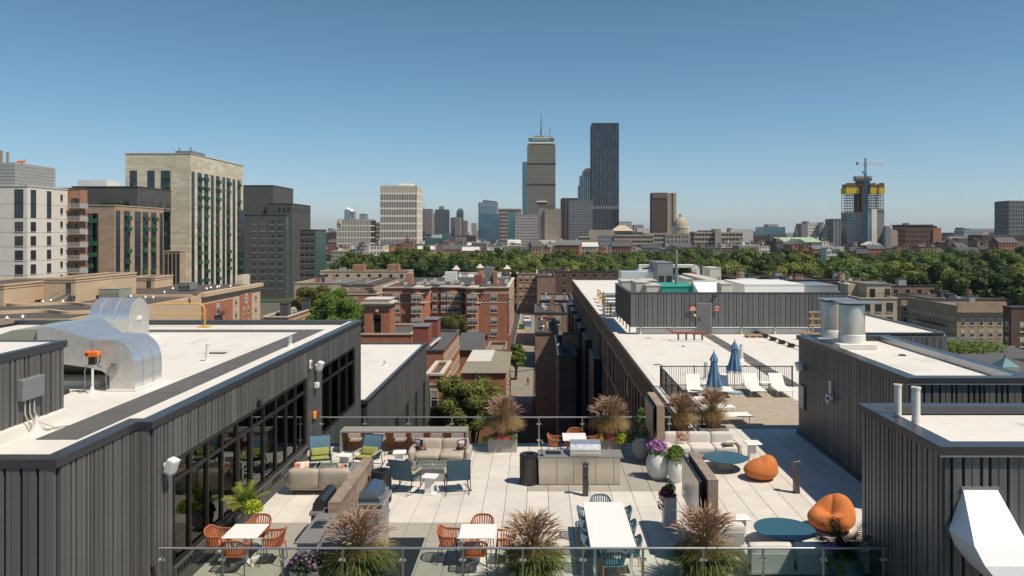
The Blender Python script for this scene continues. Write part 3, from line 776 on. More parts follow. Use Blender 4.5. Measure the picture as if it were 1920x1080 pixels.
q = MB(); q.box(.25,24.45,.74,.75,24.85,.75); q.box(.25,24.45,.75,.27,24.85,.895); q.box(.73,24.45,.75,.75,24.85,.895); q.box(.27,24.83,.75,.73,24.85,.895); q.build('sink','steel_dark',K,world=True)
q = MB(); q.tube([(.55,24.93,.9),(.55,24.93,1.2),(.53,24.88,1.28),(.51,24.8,1.3),(.5,24.74,1.24)],.016); q.build('faucet','steel',K,world=True,smooth=50)
gr = MB(); gr.bbox(1.02,24.2,.9,2.02,24.95,1.02,.01); gr.build('grill_body','steel',K,world=True)
prof = [(24.30,1.02),(24.30,1.10),(24.40,1.24),(24.60,1.30),(24.85,1.28),(24.93,1.18),(24.93,1.02)]
q = MB(); q.extr(prof,'x',1.04,2.0); gh = q.build('grill_hood','duct',K,world=True,smooth=30)
q = MB(); q.cyl((1.10,24.26,1.10),(1.94,24.26,1.10),.014); q.build('handle','steel',gh,world=True,smooth=40)
for i in range(7):
    q = MB(); q.cyl((1.12+i*.13,24.2,.96),(1.12+i*.13,24.16,.96),.022,n=10); q.build('knob','steel',K,world=True,smooth=40)
tl = thing('table_lamp','small black table lamp on the left end of the grey stone counter','lamp',(.13,24.35,.9))
q = MB(); q.cyl((0,0,0),(0,0,.02),.07,n=16); q.build('base','black_metal',tl,smooth=40)
q = MB(); q.cyl((0,0,.02),(0,0,.42),.012); q.build('pole','black_metal',tl,smooth=40)
q = MB(); q.cyl((0,0,.40),(0,0,.48),.09,.03,n=16); q.build('lamp_shade','black_metal',tl,smooth=40)
tb = thing('trash_can','black cylindrical trash can beside the stainless outdoor kitchen','trash can',(-.27,24.4,0))
q = MB(); q.cyl((0,0,.03),(0,0,.86),.29,n=32); q.build('body','steel_dark',tb,smooth=40)
q = MB(); q.lathe([(.30,.84),(.31,.88),(.29,.94),(.20,.955),(.13,.93),(.12,.86)],n=32); q.build('lid','black_metal',tb,smooth=40)
for i in range(24):
    a = i*2*math.pi/24
q = MB()
for i in range(36):
    a = i*2*math.pi/36; q.obox((.294*math.cos(a),.294*math.sin(a),.45),(.012,.02,.78),rz=a)
q.build('slats','black_metal',tb)
# bollard lights
def bollard(label, x, y, rz):
    t = thing('bollard_light',label,'bollard light',(x,y,0),rz,'bollard lights on the terrace')
    q = MB(); q.add([(-.085,-.085,0),(.085,-.085,0),(.085,.085,0),(-.085,.085,0),(-.085,-.05,.55),(.085,-.05,.55),(.085,.085,.55),(-.085,.085,.55)],[(0,3,2,1),(4,5,6,7),(0,1,5,4),(1,2,6,5),(2,3,7,6),(3,0,4,7)]); q.bbox(-.085,0.0,.55,.085,.085,.98,.006); q.build('post','steel_dark',t)
    q = MB(); q.bbox(-.09,-.10,.92,.09,-.0,1.0,.006); q.build('head','steel_dark',t)
    q = MB(); q.box(-.06,-.09,.905,.06,-.01,.92); q.build('lens','white_plastic',t)
bollard('dark bollard light in front of the stainless outdoor kitchen',1.45,23.26,0)
bollard('dark bollard light beside the orange pouf on the right side',7.92,23.5,R(90))

# --- dividers
def divider(label, x0, x1, y0, y1, h, nb=3, ma='wood_grey'):
    t = thing('divider_wall',label,'divider wall',((x0+x1)/2,(y0+y1)/2,0))
    bh = (h-.06)/6
    for i in range(6):
        q = MB(); e = rnd.uniform(0,.006)
        q.box(x0+.03-e,y0+.04,i*bh+.004,x1-.03+e,y1-.04,(i+1)*bh-.004); q.build('board',ma,t,world=True)
    q = MB(); q.box(x0,y0,0,x1,y0+.04,h-.05); q.build('end_post','wood_end',t,world=True)
    q = MB(); q.box(x0,y1-.04,0,x1,y1,h-.05); q.build('end_post','wood_end',t,world=True)
    q = MB(); q.box(x0-.005,y0,h-.05,x1+.005,y1,h); q.build('cap_board',ma,t,world=True)
    return t
divider('low weathered wood divider wall between the lounge and the grills',-5.28,-4.98,19.35,23.2,1.15)
d2 = divider('tall wood framed divider wall between the far planters and the right lounge',4.04,4.30,26.0,28.3,2.1)
d3 = divider('tall wood framed divider wall with a big television in front of the white planters',4.03,4.27,18.15,20.5,2.1)
for (y0,y1,x,lab) in ((26.2,28.1,3.93,'large flat television mounted on the far divider wall'),(18.35,20.55,3.86,'large flat television facing left on the near divider wall')):
    tv = thing('television',lab,'television',(x,(y0+y1)/2,1.5))
    q = MB(); q.bbox(x,y0,.92,x+.07,y1,2.02,.01); q.build('housing','black_metal',tv,world=True)
    q = MB(); q.box(x-.006,y0+.03,.96,x-.001,y1-.03,1.98); q.build('screen','duct',tv,world=True)
    q = MB(); q.box(x+.07,(y0+y1)/2-.3,1.3,4.03,(y0+y1)/2+.3,1.7); q.build('bracket','black_metal',tv,world=True)

# --- grill station each side of the low divider
def counter(label, x0,x1,y0,y1, z=.9):
    t = thing('grill_counter',label,'counter',((x0+x1)/2,(y0+y1)/2,0))
    q = MB(); q.box(x0+.04,y0+.04,0,x1-.04,y1-.04,z-.04); q.build('cabinet','concrete',t,world=True)
    q = MB(); q.bbox(x0,y0,z-.04,x1,y1,z,.005); q.build('countertop','granite',t,world=True); return t
ctl = counter('grey stone counter with small sink at the near left end of the low wood divider',-5.52,-5.0,17.45,19.32)
q = MB(); q.box(-5.42,18.3,.901,-5.12,18.75,.91); q.build('sink','steel_dark',ctl,world=True)
q = MB(); q.tube([(-5.06,18.75,.9),(-5.06,18.75,1.15),(-5.1,18.75,1.24),(-5.2,18.75,1.22),(-5.24,18.75,1.12)],.015); q.build('faucet','steel',ctl,world=True,smooth=50)
ctr = counter('grey stone counter right of the low wood divider',-4.90,-3.75,17.45,19.6)
q = MB(); q.tube([(-4.7,18.9,.9),(-4.7,18.9,1.2),(-4.62,18.9,1.3),(-4.5,18.9,1.26),(-4.46,18.9,1.15)],.015); q.build('faucet','steel',ctr,world=True,smooth=50)
def lidgrill(label, x, y, rz, m='duct'):
    t = thing('grill',label,'grill',(x,y,0),rz)
    q = MB(); q.bbox(-.62,-.34,.1,.62,.34,.86,.01); q.build('cabinet','steel_dark',t)
    q = MB(); q.bbox(-.66,-.42,.86,.66,.36,.95,.01); q.build('shelf','steel',t)
    prof = [(-.30,.95),(-.30,1.06),(-.16,1.25),(.10,1.30),(.30,1.20),(.34,.95)]
    q = MB(); q.extr(prof,'x',-.56,.56); h = q.build('hood',m,t,smooth=25)
    q = MB(); q.cyl((-.45,-.36,1.08),(.45,-.36,1.08),.016); q.cyl((-.45,-.36,1.08),(-.45,-.28,1.08),.012); q.cyl((.45,-.36,1.08),(.45,-.28,1.08),.012); q.build('handle','steel',h,smooth=40)
    for i in range(5):
        q = MB(); q.cyl((-.4+i*.2,-.42,.9),(-.4+i*.2,-.46,.9),.025,n=10); q.build('knob','steel',t,smooth=40)
    for sx in (-.55,.55):
        for sy in (-.28,.28):
            q = MB(); q.cyl((sx,sy,0),(sx,sy,.1),.04); q.build('foot','black_metal',t)
    return t
lidgrill('stainless grill reflecting the blue sky on the right of the low wood divider',-4.38,20.5,R(90),'lid_sky_tint').scale = (.9,.9,.95)
lg = lidgrill('narrow black grill on the left of the low wood divider',-5.55,20.0,R(-90),'steel_dark'); lg.scale = (1,.5,.95)
mt = MB(); mt.box(-4.15,16.9,.004,-2.93,20.0,.014); tag(mt.build('grill_mat','granite_dark'),'dark speckled grill mat lying on the pavers right of the grill','mat')
tb2 = dup(tb,(-4.62,22.7,0),0,'dark round trash can standing against the right side of the low wood divider')

# --- sofas
def loveseat(label, x, y, rz, group='beige leather loveseats', pill=True):
    t = thing('sofa',label,'sofa',(x,y,0),R(rz),group)
    q = MB(); q.rbox((0,.02,.20),(1.86,.86,.14),r=.05,n=3); q.build('base','beige_leather',t,smooth=60)
    for s in (-1,1):
        q = MB(); q.rbox((s*.42,.06,.38),(.83,.80,.24),r=.10,n=4,puff=.015); q.build('seat_cushion','beige_leather',t,smooth=60)
        q = MB(); q.rbox((s*.46,-.40,.52),(.93,.24,.56),r=.09,n=4,rx=R(6),puff=.02); q.build('back_cushion','beige_leather',t,smooth=60)
        q = MB(); q.rbox((s*.95,.02,.42),(.20,.88,.40),r=.09,n=4,ry=R(s*8),puff=.02); q.build('arm','beige_leather',t,smooth=60)
        for yy in (-.35,.35):
            q = MB(); q.cyl((s*.8,yy,0),(s*.8,yy,.14),.02); q.build('leg','navy_frame',t)
    return t
# cushion with a block pattern
def patmat(name, cols, sc):
    m = bpy.data.materials.new(name); m.use_nodes = True; n = m.node_tree.nodes; L = m.node_tree.links; b = n['Principled BSDF']; b.inputs['Roughness'].default_value = .95
    tc = n.new('ShaderNodeTexCoord'); v = n.new('ShaderNodeTexVoronoi'); v.distance = 'CHEBYCHEV'; v.inputs['Scale'].default_value = sc; v.inputs['Randomness'].default_value = .25
    L.new(tc.outputs['Object'], v.inputs['Vector']); cr = n.new('ShaderNodeValToRGB'); cr.color_ramp.interpolation = 'CONSTANT'
    sx = n.new('ShaderNodeSeparateXYZ'); L.new(v.outputs['Color'], sx.inputs[0]); L.new(sx.outputs[0], cr.inputs[0])
    el = cr.color_ramp.elements
    while len(el) < len(cols): el.new(.5)
    for i,c in enumerate(cols): el[i].position = i/len(cols); el[i].color = (*c,1)
    L.new(cr.outputs[0], b.inputs['Base Color']); MATS[name] = m
patmat('pattern_navy',[(.62,.50,.42),(.55,.25,.15),(.03,.035,.12),(.65,.58,.5),(.04,.04,.13)],9)
patmat('pattern_orange',[(.65,.30,.22),(.68,.6,.52),(.45,.12,.06),(.7,.45,.38)],9)
def pillow(label, c, rz, rx, m, size=.44, ry=0):
    q = MB(); h = size/2; n = 8; vs = []; fs = []
    for s in (-1,1):
        for i in range(n+1):
            for j in range(n+1):
                a = -1+2*i/n; e = -1+2*j/n
                th = .085*(1-abs(a)**2.5)**.6*(1-abs(e)**2.5)**.6
                k = 1-.06*(1-a*a) if abs(e) > .99 else 1
                vs.append((a*h*(1-.05*(1-e*e)), s*th, e*h*(1-.05*(1-a*a))))
    m1 = n+1
    for s in range(2):
        o = s*m1*m1
        for i in range(n):
            for j in range(n):
                f = (o+i*m1+j,o+(i+1)*m1+j,o+(i+1)*m1+j+1,o+i*m1+j+1); fs.append(f if s == 0 else tuple(reversed(f)))
    q.add(vs,fs); o = q.build('pillow',m,smooth=80); o.location = c; o.rotation_euler = (R(rx),R(ry),R(rz)); tag(o,label,'pillow'); return o
loveseat('beige leather loveseat facing the camera in front of the bar counter',-3.33,26.35,180)
loveseat('beige leather loveseat seen from behind beside the glass wall',-6.63,23.7,0)
pillow('navy and rust block pattern pillow on the left of the front facing loveseat',(-4.02,26.35,.70),155,-18,'pattern_navy')
pillow('navy and rust block pattern pillow at the right arm of the front facing loveseat',(-2.60,26.35,.70),215,-18,'pattern_navy')
pillow('pink and white pattern pillow on the left end of the loveseat seen from behind',(-7.25,23.62,.70),20,-20,'pattern_orange')
pillow('navy and rust pattern pillow on the right end of the loveseat seen from behind',(-6.0,23.62,.68),-15,-20,'pattern_navy')
# fire pits
def firepit(label,x,y):
    t = thing('fire_pit',label,'fire pit',(x,y,0))
    q = MB(); q.bbox(-.62,-.42,0,.62,.42,.38,.01); q.build('body','concrete',t)
    q = MB()
    for (a,b_,c,d) in ((-.66,-.46,.66,-.24),(-.66,.24,.66,.46),(-.66,-.24,-.46,.24),(.46,-.24,.66,.24)): q.box(a,b_,.38,c,d,.42)
    q.build('rim','granite',t)
    q = MB(); r_ = random.Random(3)
    for i in range(90):
        a,c = r_.uniform(-.44,.44),r_.uniform(-.22,.22); s = r_.uniform(.02,.035); q.obox((a,c,.39+s/2),(s*1.4,s,s),rz=r_.random()*3)
    q.build('stones','pebble',t,kind='stuff')
    q = MB()
    for (a,b_,c,d) in ((-.5,-.28,.5,-.27),(-.5,.27,.5,.28),(-.5,-.27,-.49,.27),(.49,-.27,.5,.27)): q.box(a,b_,.42,c,d,.56)
    q.build('glass_guard','rail_glass',t)
firepit('rectangular concrete fire pit with pale stones in front of the loveseat',-3.40,25.0)
firepit('rectangular concrete fire pit between the two green cushioned rocking chairs',-6.55,24.75)
# rocking chairs
def rocker():
    t = thing('rocking_chair','blue sling rocking chair','rocking chair',(0,0,0),0,'blue rocking chairs')
    W = .33
    back = [(-.18,.36),(-.30,.62),(-.42,.90),(-.52,1.06)]
    q = MB()
    for (a,c) in zip(back[:-1],back[1:]):
        q.add([(-W,a[0],a[1]),(W,a[0],a[1]),(W,c[0],c[1]),(-W,c[0],c[1]),(-W,a[0]-.012,a[1]-.006),(W,a[0]-.012,a[1]-.006),(W,c[0]-.012,c[1]-.006),(-W,c[0]-.012,c[1]-.006)],
              [(0,1,2,3),(7,6,5,4),(0,4,5,1),(2,6,7,3),(1,5,6,2),(3,7,4,0)])
    q.build('sling_back','blue_sling',t)
    q = MB(); q.add([(-W,-.18,.36),(W,-.18,.36),(W,.34,.44),(-W,.34,.44),(-W,-.18,.345),(W,-.18,.345),(W,.34,.425),(-W,.34,.425)],[(0,1,2,3),(7,6,5,4),(0,4,5,1),(1,5,6,2),(2,6,7,3),(3,7,4,0)]); q.build('sling_seat','blue_sling',t)
    q = MB(); q.rbox((0,.10,.46),(.60,.46,.09),r=.04,n=3,rx=R(8)); q.build('seat_cushion','green_cushion',t,smooth=60)
    q = MB(); q.rbox((0,-.17,.60),(.58,.10,.26),r=.045,n=3,rx=R(24)); q.build('back_cushion','green_cushion',t,smooth=60)
    for s in (-1,1):
        q = MB(); q.tube([(s*(W+.015),y,z) for y,z in [(.36,.44)]+[(-.18,.36)]+back[1:]],.016); q.build('side_frame','navy_frame',t,smooth=50)
        pts = [(s*(W+.03),-.62+1.2*i/10,.02+.16*((-.62+1.2*i/10+.02)/.6)**2) for i in range(11)]
        q = MB(); q.tube(pts,.017); q.build('rocker','navy_frame',t,smooth=50)
        q = MB(); q.tube([(s*(W+.03),.32,.05),(s*(W+.03),.30,.60)],.015); q.build('leg','navy_frame',t,smooth=50)
        q = MB(); q.tube([(s*(W+.03),-.42,.08),(s*(W+.03),-.26,.60)],.015); q.build('leg','navy_frame',t,smooth=50)
        q = MB(); q.bbox(s*(W+.04)-.04,-.30,.60,s*(W+.04)+.04,.36,.63,.008); q.build('arm','arm_wood',t)
    for (yy,zz) in ((-.52,1.06),(.34,.43),(-.42,.1)):
        q = MB(); q.cyl((-W,yy,zz),(W,yy,zz),.014); q.build('crossbar','navy_frame',t,smooth=50)
    return t
RC = rocker()
RC.location = (-4.08,23.75,0); RC.rotation_euler = (0,0,R(-16)); RC['label'] = 'blue rocking chair seen from behind, left of the white side table'
dup(RC,(-2.48,23.75,0),R(12),'blue rocking chair seen from behind, right of the white side table')
dup(RC,(-7.28,25.7,0),R(180+16),'blue rocking chair with green cushions facing the camera beside the glass wall')
dup(RC,(-5.72,25.8,0),R(180-14),'blue rocking chair with green cushions facing the camera left of the loveseat')
def sidetable(label, x, y, h=.56, r=.21):
    t = thing('side_table',label,'side table',(x,y,0),rnd.uniform(-.2,.2),'white side tables')
    q = MB(); q.bbox(-r*1.1,-r*.95,h-.06,r*1.1,r*.95,h,.03); q.build('table_top','white_table',t,smooth=30)
    q = MB(); q.bbox(-.14,-.13,.04,.10,.13,h-.06,.02); q.build('stem','white_table',t)
    q = MB(); q.bbox(-.16,-.17,0,.18,.17,.04,.01); q.build('base','white_table',t)
sidetable('white side table between the two rocking chairs seen from behind',-3.28,23.45)
sidetable('white side table at the left arm of the front facing loveseat',-4.72,26.25,.5)
sidetable('white side table between the two green cushioned rocking chairs',-6.5,25.9,.5)
# --- bar counter and stools
bar = thing('bar_counter','long grey stone bar counter with warm wood back along the far railing','bar',(-4.85,28.1,0))
q = MB(); q.bbox(-7.15,27.75,.74,-2.55,28.45,.80,.006); q.build('countertop','concrete_top',bar,world=True)
for x in (-7.15,-2.61):
    q = MB(); q.box(x,27.75,0,x+.06,28.45,.74); q.build('side_panel','concrete_top',bar,world=True)
for i in range(6):
    q = MB(); q.box(-7.09,28.40,.02+i*.12,-2.61,28.43,.13+i*.12); q.build('back_board','wood_warm',bar,world=True)
def stool():
    t = thing('bar_stool','woven back bar stool','bar stool',(0,0,0),0,'bar stools in a row at the long counter')
    for sx in (-1,1):
        for sy in (-1,1):
            q = MB(); q.tube([(sx*.20,sy*.2,0),(sx*.19,sy*.18,.55 if sy>0 else .78)],.011); q.build('leg','dark_frame',t,smooth=50)
    q = MB(); q.bbox(-.2,-.19,.52,.2,.2,.56,.01); q.build('seat','beige_leather',t)
    q = MB()
    for i in range(5): q.rbox((0,-.2,.66+i*.035),(.44,.035,.03),r=.012,n=1)
    q.build('backrest','stripe_fabric',t)
    q = MB(); q.cyl((-.2,.2,.2),(.2,.2,.2),.01); q.cyl((-.2,-.2,.3),(.2,-.2,.3),.01); q.build('footrest','dark_frame',t)
    return t
BS = stool(); ords = ['first','second','third','fourth','fifth','sixth']
for i,u in enumerate((667,712,751,784,820,859)):
    x = XU(u,27.6); lab = 'woven back bar stool, %s from the left of the six at the bar counter'%ords[i]
    if i == 0: BS.location = (x,27.6,0); BS['label'] = lab
    else: dup(BS,(x,27.6,0),rnd.uniform(-.05,.05),lab)

# --- right lounge
def modsofa(label, x0, x1, y, facing, seats, seatm='grey_fabric', arm=True, h=.78):
    t = thing('sofa',label,'sofa',((x0+x1)/2,y,0),0 if facing > 0 else R(180))
    L = x1-x0; w = L/seats
    q = MB(); q.bbox(-L/2,-.46,.10,L/2,.46,.22,.02); q.build('base','mesh_grey',t)
    for i in range(seats):
        c = -L/2+(i+.5)*w
        q = MB(); q.rbox((c,.08,.33),(w-.02,.76,.24),r=.06,n=4,puff=.01); q.build('seat_cushion',seatm,t,smooth=60)
        q = MB(); q.rbox((c,-.34,.56),(w-.02,.24,.46),r=.07,n=4,rx=R(6),puff=.015); q.build('back_cushion',seatm,t,smooth=60)
        q = MB(); q.box(c-w/2+.04,-.50,.16,c+w/2-.04,-.47,.60); q.build('back_panel','mesh_grey',t)
    if arm:
        q = MB(); q.bbox(-L/2-.10,-.5,0,-L/2,.48,.55,.02); q.build('arm','stripe_fabric',t)
        q = MB(); q.bbox(L/2,-.5,0,L/2+.10,.48,.55,.02); q.build('arm','stripe_fabric',t)
    for sx in (-1,1):
        for sy in (-.4,.4):
            q = MB(); q.cyl((sx*(L/2-.1),sy,0),(sx*(L/2-.1),sy,.1),.03); q.build('leg','dark_frame',t)
    return t
modsofa('light grey three seat sofa at the far end of the right lounge',4.55,7.05,27.35,-1,3)
modsofa('light grey sofa with its back to the camera behind the near railing',4.85,8.0,18.05,1,3,arm=False)
modsofa('short grey sofa section beside the near divider wall with striped pillow',4.36,5.1,19.3,1,1,arm=False)
pillow('orange and white pattern pillow on the far right lounge sofa',(5.15,27.35,.72),170,-25,'pattern_orange',.46)
pillow('small striped beige pillow lying flat on the far right lounge sofa',(6.75,27.1,.55),190,-70,'stripe_fabric',.46)
pillow('striped beige pillow on the short sofa beside the near divider wall',(4.75,19.4,.66),-30,-25,'stripe_fabric',.5)
sidetable('white side table at the right arm of the far grey sofa',7.55,27.0,.62,.26)
sidetable('white side table beside the striped pillow on the short sofa',5.35,20.2,.5,.2)
def roundtable(label, x, y, r):
    t = thing('coffee_table',label,'coffee table',(x,y,0),0,'blue round coffee tables')
    q = MB(); q.lathe([(0,.36),(r*.93,.36),(r,.385),(r,.40),(r*.99,.405),(0,.405)],n=56); q.build('table_top','blue_table',t,smooth=30)
    q = MB(); q.lathe([(0,0),(.27,0),(.27,.30),(.25,.36),(0,.36)],n=32); q.build('base','concrete',t,smooth=30)
roundtable('round blue coffee table in front of the far grey sofa',6.33,25.9,.73)
roundtable('round blue coffee table half in shade near the orange beanbag',6.3,19.6,.76)
def knob_mesh(fn, name, m, n=40, mm=24):
    q = MB(); vs = []; 
    for i in range(mm+1):
        for j in range(n):
            th = math.pi*i/mm; ph = 2*math.pi*j/n; d = Vector((math.sin(th)*math.cos(ph),math.sin(th)*math.sin(ph),math.cos(th)))
            vs.append(fn(d))
    fs = [(i*n+j,(i+1)*n+j,(i+1)*n+(j+1)%n,i*n+(j+1)%n) for i in range(mm) for j in range(n)]
    q.add(vs,fs); return q.mesh(name,m,smooth=80)
def pouf_fn(d):
    x = d.x*.55; y = d.y*.50; up = max(0,d.z)
    z = .30+d.z*.32+(.24*max(0,d.x+.15)+.05)*up**.6
    return (x*(1-.20*up)+.06*up, y*(1-.12*up), max(z,0))
o = bpy.data.objects.new('pouf', knob_mesh(pouf_fn,'pouf','orange_knit')); COL.objects.link(o); o.location = (7.22,24.85,0)
tag(o,'rounded orange knitted pouf beside the far blue coffee table','pouf')
def bean_fn(d):
    up = max(0,d.z); x = d.x*.62; y = d.y*.55
    b = max(0, .80*d.x+.55*d.y+.20)
    z = .33+d.z*.35 + .42*b*up**.45
    dent = math.exp(-((d.x+.25)**2*5+(d.y+.25)**2*5)); z -= .20*dent*up
    cr = abs((d.x-.05)-.45*(d.y-.1)); z -= .055*math.exp(-(cr/.12)**2)*up*max(0,1-abs(d.y-.1)*1.3)
    return (x*(1-.08*up),y*(1-.05*up),max(z,0))
o = bpy.data.objects.new('beanbag', knob_mesh(bean_fn,'beanbag','orange_knit',80,60)); COL.objects.link(o); o.location = (7.86,20.55,0)
tag(o,'big orange beanbag chair with a sunken seat near the right penthouse','beanbag chair')

# --- sun loungers, umbrellas
def lounger():
    t = thing('sun_lounger','white sun lounger','sun lounger',(0,0,0),0,'white sun loungers on the wood deck')
    # foot towards -y, back rest at +y raised
    q = MB(); q.add([(-.34,-1.05,.34),(.34,-1.05,.34),(.34,.30,.34),(-.34,.30,.34),(-.34,-1.05,.315),(.34,-1.05,.315),(.34,.30,.315),(-.34,.30,.315)],[(0,1,2,3),(7,6,5,4),(0,4,5,1),(1,5,6,2),(2,6,7,3),(3,7,4,0)]); q.build('seat_sling','sling_white',t)
    q = MB(); q.add([(-.34,.31,.34),(.34,.31,.34),(.34,.90,.86),(-.34,.90,.86),(-.34,.325,.32),(.34,.325,.32),(.34,.915,.84),(-.34,.915,.84)],[(0,1,2,3),(7,6,5,4),(0,4,5,1),(1,5,6,2),(2,6,7,3),(3,7,4,0)]); q.build('backrest','sling_white',t)
    for s in (-1,1):
        q = MB(); q.box(s*.36-.02,-1.07,.30,s*.36+.02,.9,.34); q.build('side_rail','white_paint',t)
        for y in (-.92,.75):
            q = MB(); q.tube([(s*.36,y,.31),(s*.37,y+.03,0)],.016); q.build('leg','steel',t)
    return t
SL = lounger()
for i,(x,y,rz,lab) in enumerate(((10.75,38.2,-2,'white sun lounger with raised back right of the taller blue umbrella'),(12.05,38.2,-2,'rightmost white sun lounger with raised back by the picket fence'),
      (9.2,38.1,-4,'white sun lounger with raised back between the two blue umbrellas'),(7.75,38.0,-7,'leftmost white sun lounger with raised back by the picket fence'),
      (7.9,32.3,95,'white sun lounger lying across the deck, nearest the camera'),(7.6,33.9,96,'white sun lounger lying across the deck, second from the camera'),(7.35,35.5,97,'white sun lounger lying across the deck, third from the camera'))):
    if i == 0: SL.location = (x,y,0); SL.rotation_euler = (0,0,R(rz)); SL['label'] = lab
    else: dup(SL,(x,y,0),R(rz),lab)
def decktable(label,x,y):
    t = thing('side_table',label,'side table',(x,y,0),0,'white deck side tables')
    q = MB(); q.bbox(-.28,-.25,.46,.28,.25,.50,.01); q.build('table_top','white_paint',t)
    for sx in (-.22,.22):
        q = MB(); q.box(sx-.03,-.2,0,sx+.03,.2,.46); q.build('leg','white_paint',t)
decktable('white side table between the two right sun loungers on the deck',11.45,38.6)
decktable('white side table beside the leftmost sun lounger on the deck',8.45,38.4)
def umbrella(label,x,y,zt,zb):
    t = thing('closed_umbrella',label,'umbrella',(x,y,0),0,'closed blue umbrellas on the deck')
    q = MB(); q.cyl((0,0,.05),(0,0,zt+.1),.022); q.build('pole','arm_wood',t,smooth=50)
    q = MB(); q.lathe([(0,0),(.30,0),(.30,.05),(.06,.09),(.03,.12)],n=24); q.build('base','concrete',t,smooth=40)
    L = zt-zb
    def mod(a,z):
        k = (zt-z)/L; return 1+.28*k*math.cos(8*a)+.08*math.sin(3*a+z*4)
    prof = [(.02,zt),(.10,zt-.10*L),(.17,zt-.22*L),(.15,zt-.30*L),(.21,zt-.55*L),(.27,zt-.8*L),(.32,zb+.10),(.31,zb+.06)]
    q = MB(); q.lathe(prof,n=64,mod=mod); q.build('canopy','umbrella_blue',t,smooth=70)
    q = MB(); q.lathe([(.03,zt+.02),(.16,zt-.16*L),(.20,zt-.22*L)],n=48,mod=lambda a,z:1+.15*math.cos(8*a)); q.build('top_tier','umbrella_blue',t,smooth=70)
    q = MB()
    for i in range(64):
        a = 2*math.pi*i/64; r_ = .315*(1+.28*math.cos(8*a)); a2 = a+.07; r2 = .315*(1+.28*math.cos(8*a2))
        zz = zb-.03-.05*abs(math.sin(4*a)); q.quad((r_*math.cos(a),r_*math.sin(a),zb+.07),(r2*math.cos(a2),r2*math.sin(a2),zb+.07),(r2*math.cos(a2)*1.03,r2*math.sin(a2)*1.03,zz),(r_*math.cos(a)*1.03,r_*math.sin(a)*1.03,zz))
    q.build('fringe','fringe',t)
    q = MB(); q.lathe([(0,zt+.16),(.03,zt+.12),(.015,zt+.05)],n=12); q.build('finial','arm_wood',t)
umbrella('closed blue umbrella with white fringe, the left and nearer one',8.45,36.8,2.25,.55)
umbrella('closed blue umbrella with white fringe, the right and taller one',9.85,38.4,2.55,1.05)
rg = MB(); rg.cyl((9.85,38.35,.003),(9.85,38.35,.05),.45,n=28); tag(rg.build('umbrella_weight','blue_sling_lt',smooth=40),'pale blue round weight at the foot of the taller umbrella','umbrella base')
# ---------------------------------------------------------------- plants and planters
def strips(n, R0, r_, hmin, hmax, droop, wid, seg=4, seed=1, spread=1.0, cup=.35):
    """arching grass blades growing from a small patch"""
    g = np.random.default_rng(seed); vs = []; fs = []
    for k in range(n):
        a = g.uniform(0,2*math.pi); rr = R0*math.sqrt(g.uniform()); bx,by = rr*math.cos(a)*spread,rr*math.sin(a)
        h = g.uniform(hmin,hmax); lean = g.uniform(.15,1)*r_; az_ = a+g.normal()*.6; dx,dy = math.cos(az_),math.sin(az_)
        w_ = wid*g.uniform(.6,1.3); px,py = -dy*w_,dx*w_; b0 = len(vs)
        for i in range(seg+1):
            t = i/seg; z = h*(t*1.25-droop*g.uniform(.7,1.2)*t*t*t if i else 0); o = lean*(t**1.6)
            ww = (1-t)*.9+.1
            vs.append((bx+dx*o-px*ww, by+dy*o-py*ww, z)); vs.append((bx+dx*o+px*ww, by+dy*o+py*ww, z+.002))
        for i in range(seg): fs.append((b0+2*i,b0+2*i+1,b0+2*i+3,b0+2*i+2))
    return vs,fs
def plumes(n, R0, hmin, hmax, rmax, seed=1, L=.27):
    g = np.random.default_rng(seed+99); st = MB(); pl = MB()
    for k in range(n):
        a = g.uniform(0,2*math.pi); dx,dy = math.cos(a),math.sin(a); h = g.uniform(hmin,hmax); o = rmax*g.uniform(.1,1)*(1.15-(h-hmin)/(hmax-hmin+.01)*.5)
        b0 = (R0*g.uniform(0,.6)*dx,R0*g.uniform(0,.6)*dy,.1)
        p1 = Vector((dx*o*.75,dy*o*.75,h*.86)); dirv = Vector((dx*o*.9+g.normal()*.05,dy*o*.9+g.normal()*.05,h*.45)).normalized(); dirv.x += .0
        m = Vector((dx*o*.25,dy*o*.25,h*.5)); L_ = L*g.uniform(.7,1.2)
        p2 = p1+dirv*L_*.55; d2 = (dirv+Vector((dx*.5,dy*.5,-.5))).normalized(); p3 = p2+d2*L_*.6
        st.tube([b0,m,p1],.0022,n=3); pl.mi(0 if g.uniform() < .6 else 1); pl.tube([p1,p1.lerp(p2,.5),p2,p3],[.005,.013,.012,.002],n=5)
    return st,pl
def blobs(n, cx, cy, cz, rx, ry, rz, size, seed, leaf=True, cup=.4):
    g = np.random.default_rng(seed); q = MB()
    for k in range(n):
        d = g.normal(size=3); d /= np.linalg.norm(d); rr = g.uniform(.5,1)**.5; c = Vector((cx+d[0]*rx*rr,cy+d[1]*ry*rr,cz+abs(d[2])*rz*rr if cup else cz+d[2]*rz*rr))
        nn = Vector((d[0],d[1],d[2]+.5))+Vector(g.normal(size=3)*.5); nn.normalize(); t = nn.orthogonal().normalized(); t.rotate(Matrix.Rotation(g.uniform(0,6.28),3,nn)); u_ = nn.cross(t); s_ = size*g.uniform(.6,1.3)
        if leaf: q.add([c-t*s_,c-u_*s_*.55,c+t*s_,c+u_*s_*.55],[(0,1,2,3)])
        else: q.add([c+(t*math.cos(i*1.2566)+u_*math.sin(i*1.2566))*s_*.6+nn*.0 for i in range(5)],[(0,1,2,3,4)])
    return q
